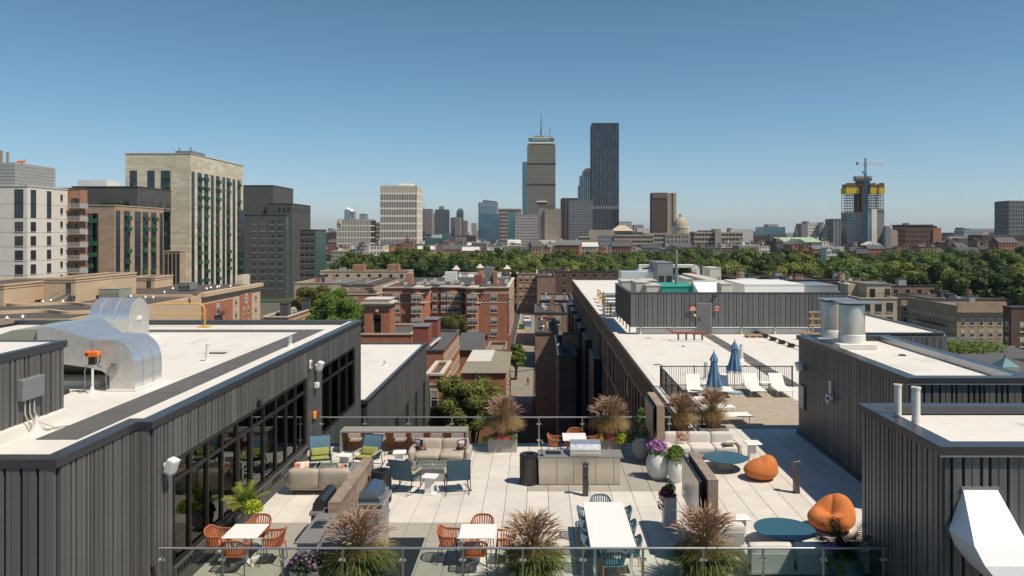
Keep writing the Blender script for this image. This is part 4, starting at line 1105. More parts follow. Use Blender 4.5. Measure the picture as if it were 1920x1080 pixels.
def grassplant(t, z0, hs, r_, seed, tall=1.1, nb=900, npl=150, low='grass_blade', x=0,y=0, tan=.3, droop=.75, wid=.010):
    vs,fs = strips(nb,.22*hs,r_*.95,tall*.42,tall*.74,droop,wid,seed=seed)
    q = MB(); q.add([(a+x,b+y,c+z0) for a,b,c in vs],fs); q.build('blades',low,t)
    vs,fs = strips(int(nb*tan),.20*hs,r_*.9,tall*.5,tall*.85,.7,.007,seed=seed+5)
    q = MB(); q.add([(a+x,b+y,c+z0) for a,b,c in vs],fs); q.build('dry_blades','grass_tan',t)
    st,pl = plumes(npl,.25*hs,tall*.72,tall*1.12,r_*.95,seed)
    for m_ in (st,pl): m_.v = [(a+x,b+y,c+z0) for a,b,c in m_.v]
    st.build('stems','grass_tan',t); pl.build('plumes',['plume','plume_dark'],t,smooth=80)
def boxpot(t,w,d,h,m='concrete'):
    q = MB(); q.bbox(-w/2,-d/2,0,w/2,d/2,h-.05,.01); q.box(-w/2,-d/2,h-.05,w/2,-d/2+.04,h); q.box(-w/2,d/2-.04,h-.05,w/2,d/2,h); q.box(-w/2,-d/2+.04,h-.05,-w/2+.04,d/2-.04,h); q.box(w/2-.04,-d/2+.04,h-.05,w/2,d/2-.04,h); q.build('planter',m,t)
    q = MB(); q.box(-w/2+.04,-d/2+.04,h-.05,w/2-.04,d/2-.04,h-.03); q.build('soil','soil',t)
def roundpot(t,r_,h,m='pot_white'):
    q = MB(); q.lathe([(0,0),(r_*.6,0),(r_*.86,h*.2),(r_,h*.48),(r_*.97,h*.72),(r_*.78,h*.95),(r_*.74,h),(r_*.66,h),(r_*.66,h*.92),(0,h*.92)],n=36); q.build('pot',m,t,smooth=40)
for i,(x,y,lab,s) in enumerate(((-4.06,17.35,'tall feathery fountain grass behind the near railing in front of the grills',1.0),(-.13,17.35,'tall feathery fountain grass behind the near railing beside the long table',.95),(3.75,17.35,'tall feathery fountain grass behind the near railing at the foot of the near television wall',1.05))):
    t = thing('fountain_grass',lab,'ornamental grass',(x,y,0)); boxpot(t,.9,.5,.40,'steel_dark'); grassplant(t,.34,1.9,.80*s,10+i,tall=1.2*s,nb=1700,npl=330,tan=.3,droop=1.15,wid=.019)
for i,(x,y,lab) in enumerate(((-1.28,28.15,'concrete planter of tall tan grass with pink flowers at the far railing'),(2.62,28.05,'concrete planter of tall tan grass with lime and pink flowers behind the small dining table'))):
    t = thing('planter',lab,'planter',(x,y,0)); boxpot(t,1.05,.6,.52); grassplant(t,.5,1.3,.78,30+i,tall=1.35,nb=1300,npl=330,low='grass_tan',tan=.6)
    if i == 0:
        for k in range(5): blobs(60,-.4+k*.2,-.32,.50,.14,.10,.16,.05,k).build('leaves','leaf_fresh',t)
        blobs(130,0,-.36,.50,.42,.10,.18,.05,77,leaf=False).build('flowers','petal_pink',t)
        blobs(160,-.6,-.2,.3,.18,.14,.3,.04,78).build('trailing_leaves','leaf_fresh',t)
    else:
        blobs(350,-.42,-.32,.48,.24,.16,.22,.05,81).build('lime_leaves','leaf_lime',t)
        blobs(420,.42,-.34,.42,.28,.16,.30,.05,82).build('lime_leaves','leaf_lime',t)
        blobs(50,0,-.36,.52,.18,.08,.14,.05,83,leaf=False).build('flowers','petal_pink',t)
for i,(x,y,lab) in enumerate(((5.45,29.2,'wide clump of brown feathery grass behind the far grey sofa'),(6.75,29.6,'brown feathery grass in front of the loungers at the right end of the grass row'))):
    t = thing('planter',lab,'planter',(x,y,0)); boxpot(t,1.1,.6,.5); grassplant(t,.48,1.2,.62,40+i,tall=1.25+.1*i,nb=900,npl=300,low='grass_tan',tan=.6)
# tall vine pot beside the far tv wall
t = thing('planter','tall grey pot with a climbing green vine beside the far television wall','planter',(3.62,27.0,0)); roundpot(t,.30,.80,'concrete')
for k,(dx,dz,s) in enumerate(((0,.85,.3),(.05,1.15,.24),(-.05,1.45,.2),(.02,1.7,.14),(-.25,.9,.25))): blobs(150,dx,0,dz,s*.8,s*.8,s,.045,90+k,cup=0).build('vine_leaves',('leaf_fresh','grass_tan','leaf_fresh','leaf_fresh','leaf_dark')[k],t)
# palm planter beside the glass wall
def palm(t, z0, n, L, m, seed, up=1.0):
    g = np.random.default_rng(seed)
    for k in range(n):
        q = MB(); a = g.uniform(0,6.28); el = g.uniform(.5,1.3)*up; pts = []; p = Vector((0,0,z0)); d = Vector((math.cos(a)*math.cos(el),math.sin(a)*math.cos(el),math.sin(el)))
        for i in range(7): pts.append(p.copy()); p += d*L/6; d.z -= .12; d.normalize()
        side = d.cross(Vector((0,0,1))).normalized()
        for i in range(1,7):
            for j in range(3):
                f_ = (j+.5)/3; c = pts[i-1].lerp(pts[i],f_); l = L*.32*(1-.6*abs(i/6-.5))
                for s_ in (-1,1):
                    tip = c+side*s_*l+(pts[i]-pts[i-1]).normalized()*l*.7-Vector((0,0,.06)); v = (pts[i]-pts[i-1]).normalized()*.014
                    q.add([c-v,c+v,tip],[(0,1,2)])
        q.tube(pts,.005,n=3); q.build('frond',m,t)
t = thing('planter','concrete pot with palm and bright yellow leaves standing against the glass wall','planter',(-7.85,20.7,0)); roundpot(t,.30,.62,'concrete')
palm(t,.6,16,.66,'leaf_yellowgreen',5); blobs(520,.30,-.28,.55,.26,.22,.30,.045,101).build('yellow_leaves','leaf_lime',t); blobs(200,-.22,-.18,.50,.22,.2,.25,.045,102).build('dark_leaves','leaf_maroon',t); blobs(220,0,0,.65,.3,.3,.3,.05,103).build('leaves','leaf_fresh',t)
t = thing('planter','large egg shaped white pot of purple flowers near the divider walls','planter',(3.92,24.95,0)); roundpot(t,.40,.80)
blobs(260,0,0,.78,.34,.34,.34,.05,111).build('leaves','leaf_fresh',t); blobs(260,-.05,-.05,.95,.36,.34,.34,.05,112,leaf=False).build('flowers','petal_purple',t)
vs,fs = strips(60,.08,.35,.5,.75,.5,.006,seed=9); q = MB(); q.add([(a,b,c+.8) for a,b,c in vs],fs); q.build('spikes','plume_dark',t)
t = thing('planter','smaller white pot with bushy bright green plant beside the purple flowers','planter',(4.42,24.55,0)); roundpot(t,.27,.74)
blobs(520,0,0,.74,.32,.32,.44,.065,121).build('leaves','leaf_fresh',t)
t = thing('planter','square white pot with trailing dark magenta flowers left of the near television','planter',(3.56,20.75,0)); boxpot(t,.34,.34,.85,'pot_white')
blobs(260,-.05,0,.85,.24,.22,.26,.045,131).build('leaves','leaf_dark',t); blobs(90,-.1,-.1,.88,.22,.2,.2,.045,132,leaf=False).build('flowers','petal_magenta',t); blobs(70,-.24,-.05,.66,.08,.08,.2,.035,133,cup=0).build('trailing_leaves','leaf_maroon',t); blobs(120,.02,0,1.0,.16,.16,.18,.05,134).build('upper_leaves','leaf_fresh',t)
t = thing('planter','low planter of purple flowers at the near railing left of the grill mat','planter',(-5.15,17.15,0)); boxpot(t,.6,.5,.45)
blobs(420,0,0,.45,.45,.32,.34,.045,141).build('leaves','leaf_dark',t); blobs(70,0,0,.55,.46,.32,.36,.05,142,leaf=False).build('flowers','petal_purple',t)
t = thing('planter','blue grey pot with dark palm fronds in the shade beside the right penthouse','planter',(6.95,17.3,0)); roundpot(t,.38,.65,'pot_blue')
palm(t,.65,22,.85,'leaf_dark',15,up=1.0); blobs(300,-.1,-.1,.5,.4,.35,.35,.05,151,cup=0).build('leaves','leaf_fresh',t); blobs(70,-.35,-.05,.8,.18,.15,.2,.045,152,leaf=False).build('flowers','petal_purple',t)

# ---------------------------------------------------------------- wall fixtures
def speaker(label, x,y,z, rz, tilt=20):
    t = thing('wall_speaker',label,'speaker',(x,y,z),R(rz))
    q = MB(); q.rbox((0,-.16,0),(.24,.2,.36),r=.03,n=2,rx=R(tilt)); q.build('cabinet','white_plastic',t,smooth=50)
    q = MB(); q.box(-.03,-.10,-.03,.03,.0,.03); q.box(-.06,-.015,-.08,.06,0,.08); q.build('bracket','white_plastic',t)
speaker('white wall speaker on the ribbed wall at the near end of the glass wall',-8.34,17.2,2.72,80)
speaker('white wall speaker high on the ribbed wall between the two glazed openings',-8.34,28.9,2.96,80)
speaker('white wall speaker at the far corner of the middle right penthouse',10.36,30.0,2.75,-80)
speaker('white wall speaker low on the middle right penthouse behind the nearest one',10.36,22.2,2.1,-80)
def fixture(name,label,cat,parts):
    x,y,z = parts[0][1][:3]; t = thing(name,label,cat,(x,y,z))
    for nm,b_,m_ in parts: q = MB(); q.bbox(*b_,.012); q.build(nm,m_,t,world=True)
fixture('fire_alarm_strobe','white strobe box above the glass wall beside the upper speaker','alarm',[('housing',(-8.36,28.05,3.0,-8.28,28.25,3.3),'white_plastic'),('lens',(-8.28,28.08,3.05,-8.27,28.22,3.22),'brown_red')])
fixture('fire_alarm_pull','red and yellow emergency box on the ribbed wall between the glazed openings','alarm',[('cover',(-8.36,28.55,1.05,-8.27,28.7,1.3),'amber'),('box',(-8.36,28.72,1.08,-8.26,28.88,1.3),'red_paint')])
fixture('camera_box','small white junction box below the upper white speaker','junction box',[('body',(-8.36,28.75,2.15,-8.22,28.95,2.35),'white_plastic'),('cap',(-8.22,28.8,2.18,-8.2,28.9,2.32),'white_plastic')])
fixture('wall_lamp','small black downlight under the parapet above the glass door','lamp',[('body',(-8.36,22.9,2.75,-8.28,23.05,2.95),'black_metal'),('bracket',(-8.36,22.94,2.95,-8.33,23.01,3.0),'black_metal')])
fixture('wall_sign','faded pink notice board on the far corner of the middle right penthouse','sign',[('board',(10.30,29.8,1.1,10.34,30.35,2.0),'stripe_fabric'),('backing',(10.34,29.78,1.08,10.36,30.37,2.02),'brown_red')])
t = thing('security_camera','white dome security camera on the middle right penthouse wall','security camera',(10.25,26.9,2.2))
q = MB(); q.rbox((0,0,0),(.22,.22,.2),r=.09,n=3); q.build('dome','white_plastic',t,smooth=60)
q = MB(); q.cyl((-.1,-.05,-.02),(-.13,-.07,-.02),.05); q.build('lens','black_metal',t)
q = MB(); q.box(-.02,.12,-.25,.02,.4,.05); q.build('notice','stripe_fabric',t)
q = MB(); q.box(.03,.1,.1,.08,.2,.55); q.build('conduit_box','white_plastic',t)
fixture('wall_lamp','black wall lamp above the red sign right of the screen door','lamp',[('body',(13.95,61.3,2.95,14.35,61.45,3.05),'black_metal'),('bracket',(14.1,61.4,2.9,14.2,61.46,2.95),'black_metal')])
ZS = lambda v,Y=61.35: ZV(v,Y)
sg = thing('safety_sign','red sign with three rows of white lettering left of the screen door','sign',(XU(1299,61.3),61.3,ZS(578)))
q = MB(); q.box(XU(1292.5,61.3),61.3,ZS(582.5),XU(1306,61.3),61.34,ZS(574)); q.build('board','red_paint',sg,world=True)
q = MB()
for k,(a,c) in enumerate(((1295.5,1303.2),(1295,1303.5),(1293.2,1305.2))):
    v = 576+k*2.5
    x = XU(a,61.3); xe = XU(c,61.3); r_ = random.Random(k)
    while x < xe-.03:
        l = r_.uniform(.03,.05); q.box(x,61.285,ZS(v+.8),min(x+l,xe),61.3,ZS(v-.8)); x += l+.012
q.build('lettering','white_paint',sg,world=True,kind='stuff')
sg = thing('safety_sign','red shield shaped sign with white lettering right of the screen door','sign',(XU(1344,61.3),61.3,ZS(580)))
x0,x1 = XU(1339.5,61.3),XU(1349.5,61.3); xs_ = x1-x0
q = MB(); q.extr([(x0,ZS(574)),(x1,ZS(574)),(x1-.03,ZS(580)),(x1-.10,ZS(584.5)),(x0+.06,ZS(584.5)),(x0,ZS(580))],'y',61.3,61.34); q.build('board','red_paint',sg,world=True)
q = MB()
for (a,c,v,h) in ((.12,.3,575.2,.9),(.34,.52,575.2,.9),(.56,.74,575.2,.9),(.78,.9,575.2,.9),(.2,.28,578.2,.7),(.66,.74,578.2,.7),(.22,.38,581,1.1),(.42,.56,581,1.1),(.6,.66,581,1.1)): q.box(x0+xs_*a,61.285,ZS(v+h),x0+xs_*c,61.3,ZS(v-h))
q.build('lettering','white_paint',sg,world=True,kind='stuff')
fixture('keypad','small amber keypad left of the screen door','keypad',[('body',(XU(1300.5,61.3),61.35,1.35,XU(1305.5,61.3),61.45,1.55),'amber'),('button',(XU(1302,61.3),61.33,1.4,XU(1304,61.3),61.35,1.5),'white_paint')])
# flood lights at the lower left
t = thing('flood_light','twin white floodlights on a dark bracket at the lower left wall','flood light',(-10.15,13.7,2.7))
q = MB(); q.tube([(-.5,.1,0),(.12,.05,0),(.2,-.05,-.05),(.15,-.1,-.28),(-.5,-.1,-.28)],.025); q.build('bracket','black_metal',t,smooth=50)
for dx in (.0,.14):
    q = MB(); q.cyl((dx,-.02,.02),(dx+.05,-.2,.06),.055,.04,n=14); q.build('lamp_head','white_plastic',t,smooth=40)
q = MB(); q.box(-.5,-.16,-.40,.1,-.08,-.34); q.build('ballast','duct_face',t)
# duct hood on the near right penthouse, sun glare put into its white colour
t = thing('duct_hood','sheet metal duct hood, coloured white for sun glare, curving out of the nearest right penthouse wall','duct',(8.4,14.2,2.5))
pts = lambda y,x0,x1,z: [(x0,y,z),(x1,y,z)]
q = MB()
sec = [((7.97,8.60),14.38,3.14),((7.70,8.66),13.52,2.40),((7.80,8.85),13.38,2.12),((8.05,9.2),13.33,1.8),((8.5,9.9),13.32,1.4),((9.1,10.7),13.32,1.0)]
vs = []; fs = []
for (xa,xb),y,z in sec: vs += [(xa,y,z),(xb,y,z),(xb,14.39,z-.02),(xa,14.39,z-.02)]
q.mi(0); q.add(vs,[(0,1,5,4)]); q.v = []; q.f = []; q.m = []
for i in range(len(sec)-1):
    b0 = i*4
    for k in range(4): fs.append((b0+k,b0+(k+1)%4,b0+4+(k+1)%4,b0+4+k))
q.add(vs,fs); q.m = [0]*len(q.f); q.build('hood','duct_glare',t,world=True)
q = MB(); q.box(7.93,14.36,3.12,8.64,14.42,3.18); q.build('flange','flashing_light',t,world=True)

# ---------------------------------------------------------------- left roof equipment
RZ = LZ-.2
def arc_duct(name,label,prof,axis,a,b_,side_m='duct_face',top='duct'):
    t = thing('duct',label,'duct',(0,0,0)); return t
t = thing('ventilation_duct','shiny elbow duct curving down to the roof with an orange actuator in front','duct',(-11.4,21.7,RZ))
arc = [(-10.96-(1-math.cos(a))*.62, RZ+.62+.62*1.25*math.sin(a)) for a in np.linspace(0,math.pi/2,9)]
outer = [(-10.96,RZ+.02)]+arc+[(-12.0,RZ+1.42),(-12.1,RZ+1.38)]
inner = [(-12.1,RZ+.60),(-11.85,RZ+.55),(-11.65,RZ+.4),(-11.65,RZ+.02)]
poly = outer+inner; n = len(poly); q = MB()
vs = [(x,20.9,z) for x,z in poly]+[(x,22.4,z) for x,z in poly]
q.mi(1); q.add(vs,[tuple(range(n)),tuple(range(2*n-1,n-1,-1))]); q.mi(0); q.add(vs,[(i,n+i,n+(i+1)%n,(i+1)%n) for i in range(n)])
q.build('elbow',['duct','duct_face'],t,world=True,smooth=25)
q = MB(); q.mi(0)
A = [(-12.1,20.92,RZ+.62),(-12.1,20.92,RZ+1.38),(-12.1,22.4,RZ+1.38),(-12.1,22.4,RZ+.62)]; Bq = [(-13.4,21.1,RZ+.75),(-13.4,21.1,RZ+1.72),(-13.4,23.6,RZ+1.72),(-13.4,23.6,RZ+.75)]; Cq = [(x-.35,y,z) for x,y,z in Bq]
q.mi(1); q.add(A+Bq,[(0,1,5,4)]); q.mi(0); q.add(A+Bq,[(1,2,6,5),(2,3,7,6),(3,0,4,7)]); q.mi(1); q.add(Bq+Cq,[(0,1,5,4)]); q.mi(0); q.add(Bq+Cq,[(1,2,6,5),(2,3,7,6),(3,0,4,7),(4,5,6,7)]); q.build('transition',['duct','duct_face'],t,world=True)
q = MB(); q.box(-11.7,20.8,RZ,-10.88,22.5,RZ+.05); q.build('flashing','membrane',t,world=True)
q = MB(); q.extr([(-15.3,RZ+.45),(-15.25,RZ+1.1),(-15.0,RZ+1.45),(-14.5,RZ+1.62),(-13.76,RZ+1.66),(-13.76,RZ+.45)],'y',21.2,23.4); q.build('fan_housing','olive_metal',t,world=True,smooth=30)
q = MB(); q.cyl((-14.6,21.19,RZ+.85),(-14.6,21.1,RZ+.85),.42,n=28); q.build('fan_ring','grey_metal',t,world=True,smooth=40)
q = MB(); q.box(-14.6,22.4,RZ+.18,-12.4,23.8,RZ+.44); q.build('support','steel_dark',t,world=True)
q = MB(); q.box(-15.6,21.4,RZ,-12.2,23.9,RZ+.18); q.build('curb','membrane_b',t,world=True)
for (dx,lab) in ((0,''),):
    t = thing('ventilation_duct','large half round silver duct farther back on the left roof','duct',(-17.3,31.5,RZ))
    pr = [(31.0,RZ)]+[(31.8-math.cos(a)*.8,RZ+.85+.8*math.sin(a)) for a in np.linspace(0,math.pi,15)]+[(32.6,RZ)]
    n = len(pr); q = MB(); vs = [(-18.1,y,z) for y,z in pr]+[(-16.5,y,z) for y,z in pr]
    q.mi(1); q.add(vs,[tuple(range(n)),tuple(range(2*n-1,n-1,-1)),(0,1,n+1,n)]); q.mi(0); q.add(vs,[(i,n+i,n+i+1,i+1) for i in range(1,n-1)]); q.build('shell',['duct','duct_face'],t,world=True,smooth=25)
    q = MB(); q.box(-16.5,31.65,RZ+.75,-16.46,31.95,RZ+.9); q.build('hatch','white_plastic',t,world=True)
t = thing('valve_actuator','orange actuator box on a pale post in front of the shiny duct','actuator',(-11.95,20.6,RZ))
q = MB(); q.bbox(-.18,-.07,.98,.20,.09,1.14,.03); q.build('housing','orange_plastic',t)
q = MB(); q.cyl((-.1,-.071,1.06),(-.1,-.09,1.06),.03); q.build('dial','black_metal',t)
q = MB(); q.cyl((.01,0,.12),(.01,0,.78),.032); q.build('post','pipe_white',t,smooth=40)
q = MB(); q.lathe([(.16,0),(.09,.04),(.05,.12),(.04,.2)],n=16); q.build('base','membrane',t,smooth=60)
q = MB(); q.box(-.07,-.06,.78,.10,.06,.97); q.build('bracket','steel_dark',t)
q = MB(); q.tube([(-.02,0,.78),(-.14,0,.74),(-.20,0,.6),(-.19,0,.2),(-.24,0,.08),(-.34,0,.02)],.014); q.build('conduit','grey_metal',t,smooth=50)
q = MB(); q.tube([(.22,0,1.02),(.20,0,.85),(.15,0,.74),(.25,0,.70)],.012); q.build('cable','black_metal',t,smooth=50)
t = thing('junction_box','grey junction box with red label fixed to the side of the shiny duct','junction box',(-11.48,20.84,RZ+.7))
q = MB(); q.bbox(-.09,-.05,-.08,.09,.05,.10,.01); q.build('body','grey_metal',t)
q = MB(); q.box(-.05,-.056,.02,.04,-.051,.045); q.build('label','red_paint',t)
q = MB(); q.tube([(-.09,0,.0),(-.2,0,-.08),(-.24,0,-.3),(-.2,0,-.65)],.014); q.build('conduit','grey_metal',t,smooth=50)
t = thing('electrical_box','grey electrical box with hanging cables on the left bulkhead wall','electrical box',(-10.95,16.6,RZ+.95))
q = MB(); q.bbox(0,-.45,-.2,.14,.25,.25,.01); q.build('body','grey_metal',t)
for k,dy in enumerate((-.3,-.15,0)):
    q = MB(); q.tube([(.07,dy,-.2),(.07,dy,-.5),(.14,dy+.05,-.75),(.2+.1*k,dy+.2,-.9),(.3+.1*k,dy+.5,-.93)],.015); q.build('cable','cream_metal',t,smooth=50)
q = MB(); q.lathe([(.26,-.95),(.12,-.88),(.05,-.7),(.035,-.55)],c=(.25,-.2,0),n=18); q.build('roof_boot','membrane',t,smooth=60)
def pipe(label,x,y,z,h,r_=.055,m='pipe_white',grp=None):
    t = thing('vent_pipe',label,'vent pipe',(x,y,z),0,grp)
    q = MB(); q.cyl((0,0,.04),(0,0,h),r_,n=16); q.build('pipe',m,t,smooth=40)
    q = MB(); q.lathe([(r_*2.2,0),(r_*1.6,.03),(r_*1.15,.10),(r_*1.1,.16)],n=16); q.build('flange','membrane',t,smooth=60)
    q = MB(); q.lathe([(r_*1.15,h-.03),(r_*1.15,h+.01),(r_*.7,h+.01)],n=16); q.build('collar',m,t,smooth=40)
p_ = G(389,677,RZ); pipe('white vent pipe on the left roof beyond the dark walkway strip',p_.x,p_.y,RZ,.55)
p_ = G(544,651,RZ); pipe('short silver vent pipe near the right edge of the left roof',p_.x,p_.y,RZ,.42,.07,'duct_face')
pipe('rear one of the twin white pipes on the nearest right penthouse',7.95,16.95,3.74,.85,.075)
pipe('front one of the twin white pipes on the nearest right penthouse',8.13,16.5,3.74,.88,.085)
p_ = G(1341,677,-.1); pipe('white vent pipe on the long roof left of the blue umbrellas',XU(1324,42.5),42.5,-.1,.95,.12)
pipe('white vent pipe on the long roof right of the taller umbrella',XU(1390,49),49,-.1,1.0,.12)
p_ = G(722,686,-.08); pipe('small white vent on the lower wing roof',p_.x,p_.y,-.08,.3,.09)
gr_ = thing('guard_rail','yellow safety guard rail at the far left corner of the penthouse roof','guard rail',(-16,35.3,RZ))
q = MB(); q.tube([(-17.6,35.3,RZ+1.08),(-15.55,35.3,RZ+1.08),(-15.35,35.3,RZ+.98),(-15.3,35.3,RZ+.8),(-15.3,35.3,RZ+.05)],.035,n=8); q.build('top_tube','yellow_paint',gr_,world=True,smooth=50)
q = MB(); q.tube([(-17.6,35.3,RZ+.62),(-15.3,35.3,RZ+.62)],.028,n=8); q.build('mid_tube','yellow_paint',gr_,world=True,smooth=50)
q = MB(); q.box(-15.55,35.1,RZ,-15.05,35.5,RZ+.06); q.build('base','yellow_paint',gr_,world=True)
db = MB(); db.rbox((-12.75,20.5,RZ+.06),(.4,.3,.14),r=.05,n=2); tag(db.build('debris_bag','rubber',smooth=60),'small dark bag lying on the left roof by the orange actuator','bag')

# ---------------------------------------------------------------- flues and long roof equipment
for (x,y,r_,lab) in ((11.70,28.6,.46,'nearer round stainless flue with a flat cap on the middle right penthouse'),(11.5,30.0,.42,'rear round stainless flue with a flat cap on the middle right penthouse')):
    t = thing('exhaust_flue',lab,'flue',(x,y,3.7))
    q = MB(); q.lathe([(r_,.45),(r_,1.58),(r_*.98,1.6)],n=40); q.build('stack','duct_flue',t,smooth=60)
    q = MB(); q.lathe([(r_*1.04,.2),(r_*1.04,.5),(r_,.52)],n=40); q.build('collar','pipe_white',t,smooth=40)
    q = MB(); q.box(-r_*1.1,-r_*1.1,1.66,r_*1.9,r_*1.1,1.70); q.build('cap','flashing_light',t)
    for a in (.5,2.1,3.7,5.3):
        q = MB(); q.cyl((r_*.9*math.cos(a),r_*.9*math.sin(a),1.5),(r_*.9*math.cos(a),r_*.9*math.sin(a),1.67),.015); q.build('stay','steel_dark',t)
    q = MB(); q.bbox(-r_*1.5,-r_*1.3,0,r_*1.5,r_*1.3,.2,.02); q.build('curb','membrane',t)
t = thing('flag_mast','tall grey steel mast with guy wires among the rooftop plant','mast',(XU(1268,76),76,-.1))
q = MB(); q.cyl((0,0,0),(0,0,ZV(468,76)+.1),.16,.13,n=12); q.build('mast','grey_metal',t,smooth=40)
for a in (.3,2.2,4.1,5.4):
    q = MB(); q.cyl((0,0,4.6),(1.9*math.cos(a),1.9*math.sin(a),1.0),.02,n=5); q.build('guy_wire','flashing_light',t)
def unit(name,label,cat,u0,u1,v0,Y,dep,m,z0=-.1,extra=None):
    x0,x1,z1 = XU(u0,Y),XU(u1,Y),ZV(v0,Y); t = thing(name,label,cat,((x0+x1)/2,Y+dep/2,z0))
    q = MB(); q.bbox(x0,Y,z0+.2,x1,Y+dep,z1,.03); q.build('housing',m,t,world=True)
    q = MB(); q.box(x0+.1,Y+.1,z0,x1-.1,Y+dep-.1,z0+.2); q.build('base_frame','steel_dark',t,world=True)
    q = MB(); nn = max(2,int((x1-x0)/.9)); 
    for i in range(nn):
        a = x0+(x1-x0)*(i+.15)/nn; c = x0+(x1-x0)*(i+.85)/nn; q.box(a,Y-.02,z1-(z1-z0)*.75,c,Y-.003,z1-(z1-z0)*.35)
    q.build('grille','grey_metal' if m != 'grey_metal' else 'steel_dark',t,world=True)
    q = MB(); q.box(x0-.05,Y-.05,z1+.002,x1+.05,Y+dep+.05,z1+.06); q.build('lid',m,t,world=True)
    return t
unit('air_handler','green topped generator enclosure behind the grey screen','generator',1241,1303,538,72,6,'green_unit')
for i,(u0,u1,v,Y,lab) in enumerate(((1192,1218,530,74,'cream rooftop unit at the left end of the screened plant'),(1205,1232,527,80,'second cream rooftop unit behind the screened plant'),(1166,1196,528,84,'low cream unit at the far left of the plant'),(1212,1240,536,72.5,'cream rooftop unit just left of the green enclosure'))):
    unit('condenser_unit',lab,'rooftop unit',u0,u1,v,Y,4,'cream_metal')
unit('air_handler','grey ribbed air handler with open flaps in the middle of the roof plant','air handler',1233,1262,493,95,7,'grey_metal')
unit('air_handler','low dark roofed unit right of the green enclosure','air handler',1288,1345,524,86,8,'cream_metal')
unit('louvre_box','tall cream louvred box at the right of the roof plant','air handler',1331,1352,503,104,5,'cream_metal')
t = unit('air_handler','long cream panelled unit running back on the right of the plant','air handler',1352,1373,533,74,20,'cream_metal')
t = unit('air_handler','long low cream unit behind the right end of the screen','air handler',1392,1424,525,98,3,'cream_metal')
unit('air_handler','white topped long low rooftop unit behind the screen','air handler',1396,1508,534,84,9,'white_plastic')
unit('air_handler','pale low rooftop unit at the right end behind the screen','air handler',1512,1572,536,88,7,'flashing_light')
t = thing('ventilation_duct','silver duct loop crossing above the roof plant with a red sign','duct',(XU(1270,100),100,-.1))
def dd(u0,u1,v0,v1,Y,dep,m='duct_face',nm='duct_run'):
    q = MB(); q.bbox(XU(u0,Y),Y,ZV(v1,Y),XU(u1,Y),Y+dep,ZV(v0,Y),.05); q.build(nm,m,t,world=True)
dd(1198,1236,496,502,100,1); dd(1198,1204,502,524,100,1); dd(1262,1300,496,502,100,1)
pr = [(XU(1300,100),ZV(496,100)),(XU(1306,100),ZV(496.5,100)),(XU(1311,100),ZV(501,100)),(XU(1312.5,100),ZV(508,100)),(XU(1312.5,100),-.1),(XU(1306,100),-.1),(XU(1306,100),ZV(509,100)),(XU(1300,100),ZV(503,100))]
q = MB(); q.extr(pr[::-1],'y',100,101.5); q.build('elbow','duct',t,world=True)
q = MB(); q.box(XU(1297,99.8),99.8,ZV(513,99.8),XU(1305,99.8),99.9,ZV(504,99.8)); q.build('red_sign','red_paint',t,world=True)
lt = MB(); X_ = XU(1297.6,99.7); Z_ = ZV(510.5,99.7); k_ = .085
for ci,rows in enumerate((('111','1..','11.','1..','1..'),('11.','1.1','1.1','1.1','11.'),('111','1..','1..','1..','111'))):
    for ri,row in enumerate(rows):
        for cj,ch in enumerate(row):
            if ch == '1': lt.box(X_+(ci*3.7+cj)*k_*.6, 99.74, Z_+(4-ri)*k_, X_+(ci*3.7+cj+1)*k_*.6, 99.79, Z_+(5-ri)*k_)
lt.build('lettering','white_paint',t,world=True,kind='stuff')
t = thing('ventilation_duct','wide silver duct bend at the left back of the roof plant','duct',(XU(1190,98),98,-.1))
dd(1164,1232,509,530,98,3,'duct'); dd(1196,1230,506,509,98.5,2,'duct')
t = thing('exhaust_hood','bright silver sloping exhaust hood right of the green enclosure','duct',(XU(1320,70),70,-.1))
q = MB(); x0,x1,x2,x3 = XU(1299,72),XU(1344,72),XU(1312,67),XU(1336,67); zt,zb_ = ZV(529,72),ZV(552,67)
q.add([(x0,72,zt),(x1,72,zt),(x3,67,zb_),(x2,67,zb_),(x0,72,-.1),(x1,72,-.1),(x3,67,-.1),(x2,67,-.1)],[(0,1,2,3),(4,7,6,5),(3,2,6,7),(0,3,7,4),(1,5,6,2),(0,4,5,1)]); q.build('hood','duct_glare',t,world=True)
q = MB(); q.box(x0,72.01,zt,x1,73,zt+.12); q.build('rim','duct_face',t,world=True)
# yellow roof ladder rails, block stack, furniture by the door
t = thing('roof_ladder','yellow zigzag roof ladder rails on the long white roof','ladder',(10.5,78,-.1))
for i in range(5):
    x,y = 7.55-.12*i,96-4.6*i
    q = MB(); q.tube([(x,y,-.1),(x,y,1.0),(x+.1,y-2.2,1.0),(x+.1,y-2.2,-.1)],.09,n=6); q.tube([(x,y,.5),(x+.1,y-2.2,.5)],.08,n=6); q.build('rail','yellow_paint',t,world=True)
t = thing('wire_rack','grey wire equipment rack beside the yellow ladder','rack',(6.9,74,-.1))
t.location = (XU(1147,75),75,-.1)
for zz in np.arange(.1,2.4,.3):
    q = MB(); q.box(-.8,-.6,zz,.8,.6,zz+.05); q.build('shelf','flashing_light',t)
for sx in (-.8,.8):
    for sy in (-.6,.6):
        q = MB(); q.box(sx-.04,sy-.04,0,sx+.04,sy+.04,2.4); q.build('post','flashing_light',t)
t = thing('picnic_bench','brown red bench like pipe frame in front of the screen door','bench',(XU(1288,58),58,-.1))
q = MB(); q.box(-1.0,-.25,.55,1.5,.25,.65); q.build('top','brown_red',t)
q = MB(); q.tube([(-1.0,0,.6),(-1.5,.4,.9)],.06); q.build('arm','brown_red',t)
for x in (-.7,-.1,.5,1.1):
    q = MB(); q.box(x,-.2,0,x+.08,.2,.55); q.build('leg','steel_dark',t)
